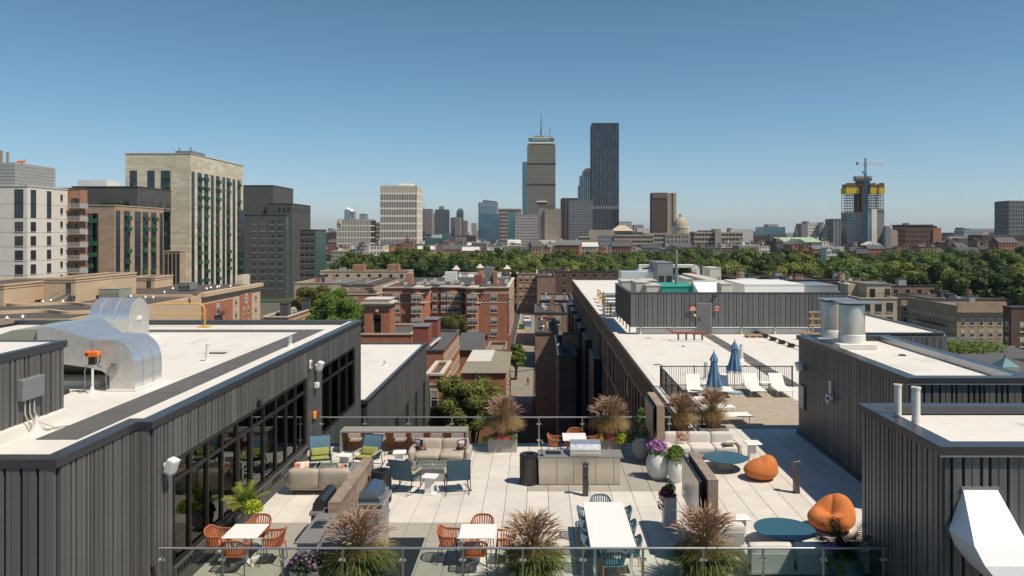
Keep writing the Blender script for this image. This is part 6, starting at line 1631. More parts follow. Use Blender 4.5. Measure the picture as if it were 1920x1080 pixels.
for k in range(5):
    z = zT-2.1-k*3.27
    for (u,w_,yy) in ((743,1.9,Yb),(783,2.9,Yb-1.72),(813,1.3,Yb+2.9),(886.5,2.9,Yb-1.72),(926,1.9,Yb)):
        if u == 813: w_ = 1.2; yy = Yb+2.55
        put('window',winmesh(w_,1.75,'white'),t,(xx(u),yy,z-1.9),0,world=True)
    for du in (-12,0,12): put('window',winmesh(1.7,1.75,'white'),t,(xx(843+du),Yb+2.1+abs(du)*.02-.02,z-1.9),0,world=True)
    for yy in (3,8,14,20,26,32,38,44): put('window',winmesh(1.3,1.75,'white'),t,(xx(954),Yb+yy,z-1.9),R(90),world=True)
def diaper(q):
    for (u0,u1) in ((718,736),(750,771),(899,918),(934,953)):
        x = xx(u0); j = 0
        while x < xx(u1):
            for r_ in range(3): q.box(x,Yb-.03,zT-4.2+r_*.75,x+.38,Yb,zT-4.2+r_*.75+.5) if (j+r_)%2 == 0 else None
            x += .55; j += 1
add(t,'brick_pattern','brick_dark',diaper,kind='stuff')
for (u0,u1,y,h_,m_) in ((761,772,225,3.2,'brick_mid'),(889,903,225,2.8,'brown_red'),(909,925,232,4.8,'grey_metal'),(925,932,228,3.6,'brick_mid'),(834,855,240,2.9,'white_plastic')):
    add(t,'rooftop_box',m_,lambda q:q.box(XU(u0,y),y,zT-.3,XU(u1,y),y+4,zT+h_))
for i in range(22):
    x = rnd.uniform(xx(722),xx(950)); y = rnd.uniform(Yb+6,Yb+26); add(t,'condenser','cream_metal',lambda q:(q.box(x,y,zT-.3,x+1,y+1,zT+.8),q.cyl((x+.5,y+.5,zT+.8),(x+.5,y+.5,zT+.86),.4)))
add(t,'roof_rail','orange_plastic',lambda q:[q.cyl((XU(u_,218),220,zT),(XU(u_,218),220,zT+1.4),.12) for u_ in (737,745,931,935,939)])
# white roofed block with cupolas
t,b_ = bld('apartment_building','grey walled block with white roof and small pyramid cupolas before the park',829,952,519,276,34,'grey_metal','roof_white',cap='roof_white',win=dict(dx=5,dz=3.3,w=1.2,h=1.4,style='dark',top=1.2))
for u,y in ((855,285),(900,300),(951,290)):
    add(t,'cupola','brick_brown',lambda q:q.box(XU(u-5,y),y,b_[4]-.6,XU(u+5,y),y+2,b_[4]+2.2))
    x0,x1 = XU(u-7,y),XU(u+7,y); add(t,'cupola_roof','roof_white',lambda q:q.add([(x0,y-.5,b_[4]+2.2),(x1,y-.5,b_[4]+2.2),(x1,y+2.5,b_[4]+2.2),(x0,y+2.5,b_[4]+2.2),((x0+x1)/2,y+1,b_[4]+3.8)],[(0,1,4),(1,2,4),(2,3,4),(3,0,4),(0,3,2,1)]))
rooftops(t,b_,12,201)
# church tower
t = thing('bell_tower','square red brick bell tower with arched opening and pale cornice','tower',(XU(710,130),133,GZ)); Yt = 130; x0,x1 = XU(683,Yt),XU(731,Yt); zt = ZV(566,Yt)
add(t,'shaft','brick_red',lambda q:(q.box(x0,Yt,GZ,x0+1.5,Yt+4.6,zt-.8),q.box(x1-1.5,Yt,GZ,x1,Yt+4.6,zt-.8),q.box(x0+1.5,Yt+.8,GZ,x1-1.5,Yt+4.6,zt-.8),q.box(x0+1.5,Yt,zt-2.1,x1-1.5,Yt+.8,zt-.8)))
add(t,'belfry_opening','dark_frame',lambda q:(q.box((x0+x1)/2-.6,Yt+.74,zt-6,(x0+x1)/2+.6,Yt+.8,zt-2.9),q.cyl(((x0+x1)/2,Yt+.74,zt-2.9),((x0+x1)/2,Yt+.8,zt-2.9),.6,n=20)))
def archy(q):
    xm = (x0+x1)/2
    for k in range(12):
        a,b_ = math.pi*k/12,math.pi*(k+1)/12
        for (r0,r1,y_) in ((.62,.85,Yt+.62),(.92,1.2,Yt+.5)):
            q.add([(xm+math.cos(a)*r0,y_,zt-2.9+math.sin(a)*r0),(xm+math.cos(a)*r1,y_,zt-2.9+math.sin(a)*r1),(xm+math.cos(b_)*r1,y_,zt-2.9+math.sin(b_)*r1),(xm+math.cos(b_)*r0,y_,zt-2.9+math.sin(b_)*r0),(xm+math.cos(a)*r1,y_+.2,zt-2.9+math.sin(a)*r1),(xm+math.cos(b_)*r1,y_+.2,zt-2.9+math.sin(b_)*r1)],[(0,1,2,3),(1,4,5,2)])
add(t,'arch','brick_orange',archy)
for sx in (-.95,.75):
    add(t,'pilaster','brick_mid',lambda q:q.box((x0+x1)/2+sx,Yt+.45,GZ,(x0+x1)/2+sx+.2,Yt+.8,zt-2.9))
add(t,'entablature','brick_mid',lambda q:(q.box(x0-.2,Yt-.2,zt-.8,x1+.2,Yt+4.8,zt-.35),q.box(x0-.06,Yt-.06,zt-1.6,x1+.06,Yt+4.66,zt-1.45)))
add(t,'dentils','stone_trim',lambda q:[q.box(x0-.3+i*.36,Yt-.36,zt-.72,x0-.1+i*.36,Yt-.2,zt-.45) for i in range(14)],kind='stuff')
add(t,'cornice','stone_trim',lambda q:(q.box(x0-.5,Yt-.5,zt-.35,x1+.5,Yt+5.1,zt-.12),q.box(x0+.1,Yt+.1,zt-.12,x1-.1,Yt+4.5,zt+.35)))
add(t,'cap','roof_white',lambda q:q.box(x0-.05,Yt-.05,zt+.35,x1+.05,Yt+4.7,zt+.5))
add(t,'keystone','stone_trim',lambda q:q.rbox(((x0+x1)/2,Yt-.1,zt-1.5),(.6,.3,.5),r=.15,n=2))
# brick row building left of the alley with long windowed side
t,b_ = bld('brick_building','long red brick building with dark roof and many small windows on its receding side',770,831,655,106.6,22.2,'brick_red','slate',cap='slate',par=.4)
wins(t,'r',b_[1],b_[2]+.5,b_[3]-.3,b_[4]-1.2,GZ+1,1,3.1,.9,1.5,'stone',cols=11,maxn=80)
for (u0,u1,v0,y) in ((774,803,613,112),(795,820,600,122)):
    add(t,'stair_bulkhead','brown_red',lambda q:q.box(XU(u0,y),y,b_[4]-.3,XU(u1,y),y+4,ZV(v0,y)))
    add(t,'bulkhead_roof','roof_grey',lambda q:q.box(XU(u0,y)-.1,y-.1,ZV(v0,y),XU(u1,y)+.1,y+4.1,ZV(v0,y)+.1))
add(t,'duct_run','cream_metal',lambda q:q.tube([(XU(806,108),108,b_[4]+.2),(XU(815,111),111,b_[4]+.4),(XU(825,116),116,b_[4]+.3)],.2,n=6))
t,b_ = bld('brick_building','low brick building with dark flat roof left of the alley behind the white roof',660,772,625,128,14,'brick_red','slate',cap='stucco_tan')
t,b_ = bld('brick_building','brick bay house with tall sash windows beside the big green tree',800,829,700,90,9,'brick_orange','slate',win=dict(cols=1,dz=3.6,w=.9,h=2.2,style='stone',top=2.0),sidewin=dict(cols=3,dz=3.6,w=.9,h=2.2,style='stone'),bands=((1.2,.2,'stone_trim'),))
# gabled and hipped roofs
def gable(name,label,u0,u1,vE,Y0,dep,rise,wall,roof,axis='x',win=None):
    x0,x1 = XU(u0,Y0),XU(u1,Y0); ze = ZV(vE,Y0); t = thing(name,label,'building',((x0+x1)/2,Y0+dep/2,GZ))
    add(t,'wall',wall,lambda q:q.box(x0,Y0,GZ,x1,Y0+dep,ze))
    ym = Y0+dep/2; xm = (x0+x1)/2; o = .4
    if axis == 'x':
        add(t,'gable_wall',wall,lambda q:(q.add([(x0,Y0,ze),(x0,Y0+dep,ze),(x0,ym,ze+rise),(x1,Y0,ze),(x1,Y0+dep,ze),(x1,ym,ze+rise)],[(0,2,1),(3,4,5)])))
        add(t,'roof',roof,lambda q:(q.add([(x0-o,Y0-o,ze-.1),(x1+o,Y0-o,ze-.1),(x1+o,ym,ze+rise+.1),(x0-o,ym,ze+rise+.1),(x1+o,Y0+dep+o,ze-.1),(x0-o,Y0+dep+o,ze-.1)],[(0,1,2,3),(3,2,4,5)])))
    else:
        k = .35*min(dep,x1-x0)
        add(t,'roof',roof,lambda q:(q.add([(x0-o,Y0-o,ze),(x1+o,Y0-o,ze),(x1+o,Y0+dep+o,ze),(x0-o,Y0+dep+o,ze),(x0+k,Y0+k,ze+rise),(x1-k,Y0+k,ze+rise),(x1-k,Y0+dep-k,ze+rise),(x0+k,Y0+dep-k,ze+rise)],[(0,1,5,4),(1,2,6,5),(2,3,7,6),(3,0,4,7),(4,5,6,7)])))
        add(t,'skylight_curb','roof_white',lambda q:q.box(x0+k+.3,Y0+k+.2,ze+rise,x1-k-.3,Y0+dep-k-.2,ze+rise+.15))
    return t,(x0,x1,Y0,Y0+dep,ze)
t = thing('church_hall','hip roofed hall with tan shingles and a white flat top beside the alley','building',(-7.5,115,GZ))
b_ = (XU(862,106),XU(952,106),106,125,-11.2); zf = -10.35
add(t,'wall','brick_red',lambda q:q.box(b_[0]+.3,b_[2]+.3,GZ,b_[1]-.3,b_[3]-.3,b_[4]))
add(t,'roof','roof_tan',lambda q:q.add([(b_[0],b_[2],b_[4]),(b_[1],b_[2],b_[4]),(b_[1],b_[3],b_[4]),(b_[0],b_[3],b_[4]),(-10.3,110,zf),(-6.5,110,zf),(-6.7,121,zf),(-10.3,121,zf)],[(0,1,5,4),(1,2,6,5),(2,3,7,6),(3,0,4,7),(4,5,6,7),(0,3,2,1)]))
add(t,'flat_roof','roof_white',lambda q:q.box(-10.2,110.1,zf-.1,-6.7,120.9,zf+.12))
wins(t,'r',b_[1]-.3,b_[2]+1,b_[3]-1,b_[4]-1,GZ+2,1,3.6,1.0,2.2,'stone',cols=5)
gable('brick_house','dark shingled gable roofed house behind the tan hip roof',862,902,655,134,13,2.0,'brick_red','slate')
t,b_ = bld('brick_house','small red walled house with tan hipped top beside the alley tree',912,948,655,132,10,'brown_red','roof_tan',cap='roof_tan')
add(t,'chimney','brick_red',lambda q:q.box(XU(951,129),129,GZ,XU(957,129),130.2,ZV(628,129)))
# fire escapes on alley house
t,b_ = BB[9]
wins(t,'l',b_[0],b_[2]+1,b_[3]-1,b_[4]-1.5,GZ+2,1,3.3,1.1,1.7,'stone',cols=4)
fe = thing('fire_escape','black iron fire escape on the right corner of the alley house','fire escape',(XU(1044,117),117.5,GZ))
for k in range(4): add(fe,'landing','black_metal',lambda q:(q.box(XU(1042,117),116.6,GZ+3+k*3.3,XU(1050,117),117.9,GZ+3.08+k*3.3),q.box(XU(1042,117),116.6,GZ+4+k*3.3,XU(1050,117),116.64,GZ+4.05+k*3.3)))
# beige apartment building on right
t,b_ = bld('apartment_building','beige terraced apartment house with roof terraces right of the roof plant',1612,1682,558,178,20,'stucco_tan','roof_grey',cap='stucco_tan',win=dict(cols=3,dz=3.3,w=1.5,h=2.1,style='dark',top=1.2,skip=lambda i,n,z: False))
add(t,'upper_storey','stucco_tan',lambda q:(q.box(XU(1625,183),183,b_[4]-.6,XU(1671,183),193,ZV(533,183)),q.box(XU(1590,188),188,b_[4]-.6,XU(1625,188),193,ZV(533,188))))
add(t,'upper_roof','roof_grey',lambda q:q.box(XU(1625,183)-.2,182.8,ZV(533,183),XU(1671,183)+.2,193.2,ZV(533,183)+.15))
for u in (1636,1664): put('terrace_door',winmesh(1.2,2.2,'dark'),t,(XU(u,183),183,b_[4]-.5),0,world=True)
add(t,'terrace_railing','black_metal',lambda q:[q.box(XU(1616,178)+i*.35,178.2,b_[4],XU(1616,178)+i*.35+.05,178.25,b_[4]+1.1) for i in range(24)]+[q.box(XU(1616,178),178.2,b_[4]+1.05,XU(1681,178),178.25,b_[4]+1.12)],kind='stuff')
rooftops(t,(b_[0],b_[1],b_[2]+12,b_[3]+4,ZV(533,183)+.6),3,301)
t,b_ = bld('apartment_building','long tan brick apartment building with rows of white framed windows on the right',1794,1886,573,209,28,'brick_tan','roof_grey',cap='roof_tan',win=dict(cols=5,dz=3.2,w=1.2,h=1.8,style='white',top=3.6),sidewin=dict(cols=13,dz=3.2,w=1.1,h=1.8,style='white',top=3.6,dx=1))
add(t,'parapet_block','brick_tan',lambda q:q.box(b_[0],b_[2]-.35,b_[4]-3.0,b_[1],b_[2]-.02,b_[4]+1.0))
add(t,'cornice','roof_tan',lambda q:q.box(b_[0]-.4,b_[2]-.8,b_[4]-1.9,b_[1]+.4,b_[2]-.35,b_[4]-1.5))
rooftops(t,b_,6,310)
t4,b4 = bld('apartment_building','short tan cross wing at the left end of the long tan brick building',1690,1712,558,238,12,'brick_tan','roof_grey',cap='roof_tan',win=dict(cols=2,dz=3.2,w=1.1,h=1.8,style='white',top=2.4))
for k in range(2): add(t,'fire_escape','black_metal',lambda q:[q.box(b_[0]-1.2,214,b_[4]-6.2-k*3.2,b_[0]-.05,230,b_[4]-6.1-k*3.2)]+[q.box(b_[0]-1.2,214+i*.8,b_[4]-6.1-k*3.2,b_[0]-1.15,214.06+i*.8,b_[4]-5.1-k*3.2) for i in range(20)],kind='stuff')
sk = thing('skylight','small pyramid glass skylight with finial at the lower right','skylight',(XU(1893,80),82,-5))
z0 = ZV(688,80); x0,x1 = XU(1880,80),XU(1912,80)
add(sk,'roof_base','slate',lambda q:q.box(XU(1862,79),79,GZ,XU(2000,79),92,z0-.5)); add(sk,'curb','concrete',lambda q:q.box(x0,80,z0-.5,x1,82,z0))
add(sk,'glass_pyramid','teal_pale',lambda q:q.add([(x0,80,z0),(x1,80,z0),(x1,82,z0),(x0,82,z0),((x0+x1)/2,81,z0+.8)],[(0,1,4),(1,2,4),(2,3,4),(3,0,4)])); add(sk,'finial','grey_metal',lambda q:q.cyl(((x0+x1)/2,81,z0+.7),((x0+x1)/2,81,z0+1.2),.12,.08))
t = thing('garage_row','low pale garage walls and brick piers beyond the middle right roof','wall',(XU(1840,150),150,GZ))
add(t,'wall','concrete',lambda q:q.box(XU(1800,150),150,GZ,XU(1890,150),150.4,ZV(648,150))); add(t,'pier','brick_mid',lambda q:q.box(XU(1893,150),149.9,GZ,XU(1904,150),151,ZV(650,150))); add(t,'shed_roof','slate',lambda q:q.box(XU(1780,120),120,GZ,XU(1990,120),145,ZV(672,120)))
# ---------------------------------------------------------------- far skyline
def grid(t,X0,X1,Y0,Y1,z0,z1,nf,nc,ns,m,band=.35,fin=.3,dep=.5,side=None,name='facade_grid'):
    """storey bands and piers standing proud of the glass core"""
    q = MB(); hz = (z1-z0)/nf; wx = (X1-X0)/nc; d = dep
    for i in range(nf+1):
        z = z0+i*hz; q.box(X0-d*.9,Y0-d*.9,max(z-hz*band/2,z0),X1+d*.9,Y1,min(z+hz*band/2,z1+.01))
    for i in range(nc+1):
        x = X0+i*wx; q.box(max(x-wx*fin/2,X0-d),Y0-d,z0,min(x+wx*fin/2,X1+d),Y0+.1,z1)
    if ns:
        sd = side or ('r' if (X0+X1)/2 < 0 else 'l'); wy = (Y1-Y0)/ns; xa,xb = (X1,X1+d) if sd == 'r' else (X0-d,X0)
        for i in range(ns+1):
            y = Y0+i*wy; q.box(xa-.05,max(y-wy*fin/2,Y0-d),z0,xb+.05,min(y+wy*fin/2,Y1),z1)
    return q.build(name,m,t,world=True,kind='stuff')
def tower(name,label,u0,u1,v,Y,dep,core,gm=None,nf=0,nc=0,ns=4,band=.35,fin=.3,cat='tower',top=0,zb=GZ,roofm='slate',d=.5):
    X0,X1,z1 = XU(u0,Y),XU(u1,Y),ZV(v,Y); t = thing(name,label,cat,((X0+X1)/2,Y+dep/2,zb))
    add(t,'core',core,lambda q:q.box(X0,Y,zb,X1,Y+dep,z1))
    add(t,'roof',roofm,lambda q:q.box(X0+.5,Y+.5,z1+.02,X1-.5,Y+dep-.5,z1+.6))
    if nf: grid(t,X0,X1,Y,Y+dep,zb,z1,nf,nc,ns,gm,band,fin,d)
    return t,(X0,X1,Y,Y+dep,z1)
t,b_ = tower('skyscraper','tall grey gridded skyscraper with an antenna mast, left of the dark glass tower',989,1041,272,1540,55,'dark_brown','tower_greybrown',50,24,20,.42,.46,d=.7)
X0,X1,Y0,Y1,z1 = b_
sc_ = 1540/F
add(t,'mechanical_band','dark_brown',lambda q:[q.box(X0-1.2,Y0-1.2,ZV(v_+1.2,1540),X1+1.2,Y1+1,ZV(v_-1.2,1540)) for v_ in (307,346)])
add(t,'crown','tower_cream',lambda q:(q.box(X0+1.5,Y0+1,ZV(269,1540),X1-1.5,Y1-1,ZV(266,1540)),q.box(X0+1.5,Y0+1,ZV(258.5,1540),X1-1.5,Y1-1,ZV(256.5,1540))))
add(t,'crown_glass','teal_glass',lambda q:q.box(X0+2,Y0+1.5,ZV(266,1540),X1-2,Y1-1.5,ZV(258.5,1540)))
add(t,'crown_base','dark_brown',lambda q:q.box(X0+1.8,Y0+1.2,z1,X1-1.8,Y1-2,ZV(269,1540)))
add(t,'crown_letters','white_paint',lambda q:[q.box(XU(999+i*2.9,1540),Y0+.7,ZV(262,1540),XU(1000.6+i*2.9,1540),Y0+1.3,ZV(260.2,1540)) for i in range(11)],kind='stuff')
add(t,'roof_house','tower_brown',lambda q:(q.box(XU(1000,1540),Y0+12,ZV(256.5,1540),XU(1022,1540),Y1-12,ZV(253,1540)),q.box(XU(1026,1540),Y0+12,ZV(256.5,1540),XU(1037,1540),Y1-12,ZV(254,1540))))
add(t,'antenna_mast','dark_brown',lambda q:(q.cyl((XU(1014.4,1560),1560,ZV(253,1560)),(XU(1014.4,1560),1560,ZV(238,1560)),1.6,1.0,n=8),q.cyl((XU(1014.4,1560),1560,ZV(238,1560)),(XU(1014.4,1560),1560,ZV(220,1560)),.9,.5,n=8),q.cyl((XU(1014.4,1560),1560,ZV(220,1560)),(XU(1014.4,1560),1560,ZV(209,1560)),.35,.2,n=6)))
add(t,'antenna','dark_brown',lambda q:q.cyl((XU(1030.6,1560),1560,ZV(254,1560)),(XU(1030.6,1560),1560,ZV(240,1560)),.5,n=6))
tower('skyscraper','slim teal glass slab peeking out left of the gridded skyscraper',979.5,992,304,1800,40,'teal_pale','teal_glass',55,5,0,.12,.1)
t,b_ = tower('skyscraper','tallest dark blue glass tower with pale vertical fins',1110.5,1160,231,1250,42,'dark_glass','navy_dark',62,10,8,.12,.3)
X0,X1,Y0,Y1,z1 = b_
for i in range(11):
    x = X0+(X1-X0)*i/10; add(t,'fin','tower_grey',lambda q:q.box(x-.17,Y0-1.3,GZ,x+.17,Y0-.5,z1+2.0))
add(t,'dark_slot','black_metal',lambda q:q.box(X0+(X1-X0)*.8,Y0-.65,z1-16,X0+(X1-X0)*.88,Y0-.5,z1-6))
add(t,'mechanical_band','tower_pale',lambda q:[q.box(X0+(X1-X0)*(i+.3)/10,Y0-.7,ZV(392,1250),X0+(X1-X0)*(i+.62)/10,Y0-.5,ZV(386,1250)) for i in range(10)],kind='stuff')
r_ = random.Random(4)
add(t,'lit_panes','blue_glass',lambda q:[q.box(X0+(X1-X0)*(i+.22)/10,Y0-.62,z,X0+(X1-X0)*(i+.55)/10,Y0-.5,z+1.6) for i in range(10) for z in np.arange(ZV(384,1250),z1-4,3.4) if r_.random() < .28],kind='stuff')
t,b_ = tower('skyscraper','stepped blue grey tower with a rounded top left of the tallest tower',1088,1112,330,1420,40,'tower_pale','blue_glass',34,6,4,.2,.6)
for (ua,ub,v) in ((1092,1112,322),(1084,1092,348)): add(t,'step','blue_glass',lambda q:q.box(XU(ua,1422),1422,GZ,XU(ub,1422),1455,ZV(v,1422)))
add(t,'dome_top','tower_brown',lambda q:q.extr([(XU(1094,1424)+ (XU(1111,1424)-XU(1094,1424))*(.5-.5*math.cos(a)),ZV(322,1424)+7*math.sin(a)) for a in np.linspace(0,math.pi,10)][::-1],'y',1424,1450))
SK = [
 ('office_tower','dark brown tower with pale left edge in front of the stepped tower',1053,1083,372,1150,40,'dark_brown','tower_brown',26,4,3,.1,.25),
 ('office_tower','grey blue apartment tower with regular windows left of the tallest tower',1066,1110,376,1050,30,'dark_glass','tower_grey',22,14,6,.35,.45),
 ('office_tower','beige hotel tower with small square windows and dark left side',1022,1051,392,1000,25,'dark_brown','concrete_far',22,12,0,.55,.55),
 ('office_tower','dark plain side block of the beige hotel tower',1009,1023,390,1003,25,'tower_grey',None,0,0,0,0,0),
 ('office_tower','pinkish grey office block with rows of square windows',967,1009,402,980,30,'dark_glass','tower_pink',15,12,8,.5,.5),
 ('office_tower','green glass block left of the pinkish office block',952,967,398,985,30,'teal_pale','teal_glass',15,4,0,.15,.1),
 ('office_tower','brown and cream banded office block',931,977,392,1150,30,'tower_brown','concrete_far',12,8,0,.5,.15),
 ('office_tower','pale blue glass tower with a sloping crown',897,931,380,1080,40,'blue_glass','tower_pale',20,7,4,.1,.12),
 ('office_tower','lower pale glass block attached to the sloping glass tower',897,937,402,1070,8,'blue_glass','blue_glass',14,8,0,.12,.1),
 ('office_tower','white gridded office tower standing alone above the trees',713,781,349,880,42,'navy_dark','tower_cream',10,22,8,.22,.32),
 ('office_building','wide cream gridded building with a red logo at its top left corner',632,694,412,860,30,'navy_dark','tower_cream',7,22,0,.14,.36),
 ('office_building','beige banded block between the two cream buildings',694,713,418,950,30,'dark_brown','tower_tan',9,6,0,.5,.2),
 ('office_tower','far pale tower with white dome, left of a pair',646,656,394,2400,30,'tower_pale','blue_glass',20,3,0,.1,.3),
 ('office_tower','far grey tower right of the white domed pair',674,686,401,2400,30,'tower_grey','tower_pale',12,4,0,.2,.2),
 ('office_tower','far pale tower with rounded white top, right of a pair',656,664,397,2420,30,'tower_pale','blue_glass',20,3,0,.1,.3),
 ('office_tower','broad brown office tower with an antenna far in the skyline',784,809,392,2300,50,'tower_brown','tower_pink',22,7,6,.2,.15),
 ('office_tower','low brown annex of the broad brown far tower',809,816,400,2350,30,'tower_brown','tower_pink',14,3,0,.2,.2),
 ('office_tower','dark slab tower with a raised stub on top far in the skyline',816,839,393,2200,50,'tower_grey','navy_dark',24,8,6,.2,.3),
 ('office_tower','small blue glass tower with rounded top in the far skyline',856,868,396,2500,40,'blue_glass','navy_dark',14,4,0,.2,.3),
 ('office_tower','dark low far tower left of the small blue glass tower',845,856,408,2450,40,'navy_dark','tower_grey',10,4,0,.2,.3),
 ('office_tower','pinkish stepped far tower in front of the small blue one',853,863,407,2300,30,'tower_pink','tower_brown',10,4,0,.2,.3),
 ('office_tower','cream stepped far tower right of the small blue glass tower',868,876,414,2350,30,'tower_tan','tower_brown',10,4,0,.2,.3),
 ('office_tower','small stone far tower left of the pale glass tower',884,893,419,2200,30,'tower_tan','tower_pink',9,4,0,.2,.3),
 ('office_building','white roofed office block at the right foot of the tallest tower',1161,1184,416,1400,30,'tower_cream','tower_pale',10,8,0,.4,.4),
 ('office_building','round topped beige block right of the tallest tower',1189,1206,422,1500,30,'tower_tan','tower_pink',7,5,0,.3,.3),
 ('office_tower','tall brown slab with a pale right side left of the dome',1223,1251,362,980,20,'dark_brown','tower_brown',18,14,0,.1,.5),
 ('apartment_tower','cream twin apartment block with dark left walls, left one',1515,1536,419,1050,20,'tower_brown','tower_cream',10,7,0,.6,.45),
 ('apartment_tower','cream twin apartment block with dark left walls, right one',1543,1562,421,1040,20,'tower_brown','tower_cream',10,7,0,.6,.45),
 ('apartment_tower','plain grey ribbed apartment slab left of the tower under construction',1563,1588,411,1020,30,'tower_grey','tower_grey',1,4,0,.01,.25),
 ('office_building','brick orange office block with pale frames right of the tower under construction',1698,1756,424,900,34,'brick_orange','dark_brown',7,14,0,.25,.25),
 ('office_building','low brown long building at the right end of the skyline',1842,1960,441,900,30,'dark_brown','tower_brown',4,30,0,.3,.4),
 ('office_tower','grey gridded tower cut by the right edge of the photo',1891,1960,377,1000,30,'navy_dark','tower_grey',14,16,8,.25,.45),
 ('office_building','green glass low office block in the hazy distance',1429,1472,426,1900,60,'teal_glass','blue_glass',6,12,0,.2,.15),
 ('office_building','pale box building on the green glass far block',1441,1459,421,1950,40,'tower_tan','tower_pink',3,6,0,.3,.3),
 ('office_building','cream row of flat buildings in the distance on the right',1820,1885,429,1700,50,'tower_tan','tower_pale',4,16,0,.4,.3),
 ('office_building','grey long office row left of the cream distant buildings',1808,1842,432,1600,40,'tower_grey','tower_pale',4,12,0,.4,.3),
]
TB = {}
for a in SK:
    nm,lab,u0,u1,v,Y,dep,core,gm,nf,nc,ns,bd,fn_ = a; TB[lab] = tower(nm,lab,u0,u1,v,Y,dep,core,gm,nf,nc,ns,bd,fn_,cat='tower' if 'tower' in nm else 'building')
tw = random.Random(8)
for i in range(26):
    u0 = tw.choice((tw.uniform(785,965),tw.uniform(1162,1220),tw.uniform(700,712),tw.uniform(1290,1500),tw.uniform(1660,1880),tw.uniform(612,640))); wv = tw.uniform(5,12); near_ = 790 < u0 < 960
    v_ = tw.uniform(408,432) if near_ else tw.uniform(426,437); Y_ = tw.uniform(1900,3200)
    t,b_ = tower('distant_tower','small distant tower in the hazy low skyline',u0,u0+wv,v_,Y_,35,tw.choice(('navy_dark','dark_brown','dark_glass')),tw.choice(('tower_tan','tower_pale','tower_grey','tower_brown','tower_cream','tower_pink')),tw.randint(8,14),tw.randint(3,7),0,.35,.35)
    t['group'] = 'small distant towers of the low skyline'
def tb(k): return next(v for l,v in TB.items() if k in l)
t,b_ = tb('white gridded'); X0,X1,Y0,Y1,z1 = b_
add(t,'crown','tower_cream',lambda q:(q.box(X0+1,Y0+1,z1,X1-1,Y1-1,z1+.8),q.box(X0+20,Y0+8,z1+.8,X0+34,Y1-8,z1+3.4)))
add(t,'crown_panel','tower_tan',lambda q:q.box(X0+.0,Y0-.3,z1-9,X1,Y0-.05,z1-1.4))
t,b_ = tb('red logo'); X0,X1,Y0,Y1,z1 = b_; 
add(t,'logo_panel','white_panel',lambda q:q.box(X0,Y0-1.2,z1-5.0,X0+4.6,Y0-.5,z1))
add(t,'red_logo','red_paint',lambda q:q.box(X0+.7,Y0-1.35,z1-4.3,X0+3.6,Y0-1.2,z1-1.4))
def NN(q):
    a,c = X0+1.25,z1-3.9; q.box(a,Y0-1.45,c,a+.4,Y0-1.35,c+2.1); q.box(a+1.4,Y0-1.45,c,a+1.8,Y0-1.35,c+2.1)
    q.add([(a+.4,Y0-1.4,c+2.1),(a+.4,Y0-1.4,c+1.5),(a+1.4,Y0-1.4,c),(a+1.4,Y0-1.4,c+.6)],[(0,1,2,3)])
add(t,'letter','white_paint',NN)
t,b_ = tb('sloping crown'); X0,X1,Y0,Y1,z1 = b_; add(t,'crown','blue_glass',lambda q:q.extr([(X0+6,z1),(X1,z1),(X1,z1+2),(X0+6,z1+4.5)],'y',Y0+4,Y1-4)); add(t,'crown_frame','tower_pale',lambda q:(q.box(X0-.5,Y0-.5,z1-1,X1+.5,Y0+1,z1),[q.box(X0+3+i*2.4,Y0-.6,z1-5,X0+4+i*2.4,Y0+.1,z1-2) for i in range(9)]))
t,b_ = tb('raised stub'); add(t,'stub','tower_grey',lambda q:q.box(XU(823,2210),2210,b_[4],XU(831,2210),2235,ZV(386.5,2210)))
t,b_ = tb('with an antenna far'); add(t,'antenna','tower_grey',lambda q:q.cyl((XU(795,2310),2310,b_[4]),(XU(795,2310),2310,ZV(381,2310)),1,.4,n=5))
for k,(u,v) in (('left of a pair',(651,394)),('right of a pair',(660,398))):
    t,b_ = tb(k); add(t,'dome','white_paint',lambda q:q.lathe([(8,0),(8,2),(6,6),(3,8),(0,9)],c=((b_[0]+b_[1])/2,2410,b_[4]),n=12),smooth=60)
t,b_ = tb('small blue glass tower with'); add(t,'rounded_top','blue_glass',lambda q:q.extr([(b_[0],b_[4]),(b_[1],b_[4]),(b_[1]-4,b_[4]+9),(b_[0]+6,b_[4]+9)],'y',2505,2530))
t,b_ = tb('beige hotel'); add(t,'crown','tower_brown',lambda q:(q.box(XU(1007,1004),1004,b_[4],XU(1025,1004),1022,ZV(379,1004)),q.box(XU(1026,1004),1004,b_[4],XU(1037,1004),1018,ZV(384,1004)))); add(t,'crown_cap','tower_cream',lambda q:q.box(XU(1006,1004),1003,ZV(379,1004),XU(1026,1004),1023,ZV(376.5,1004)))
add(t,'podium','tower_cream',lambda q:q.box(XU(1010,985),985,GZ,XU(1048,985),998,ZV(450,985)))
t,b_ = tb('tall brown slab'); add(t,'side_wall','tower_tan',lambda q:(q.box(XU(1251,980),979.5,GZ,XU(1257,980),1000,b_[4]+.3),q.box(XU(1262.5,980),979.5,GZ,XU(1268,980),1000,b_[4]+.3))); add(t,'stair_slot','tower_brown',lambda q:q.box(XU(1257,980),981,GZ,XU(1262.5,980),1000,b_[4])); add(t,'top_panel','tower_brown',lambda q:q.box(XU(1223,980),979,ZV(372,980),XU(1251,980),980,b_[4]))
add(t,'stair_windows','tower_cream',lambda q:[q.box(XU(1258.5,980),980.6,z,XU(1261,980),981,z+1.4) for z in np.arange(0,b_[4]-4,3.2)],kind='stuff')
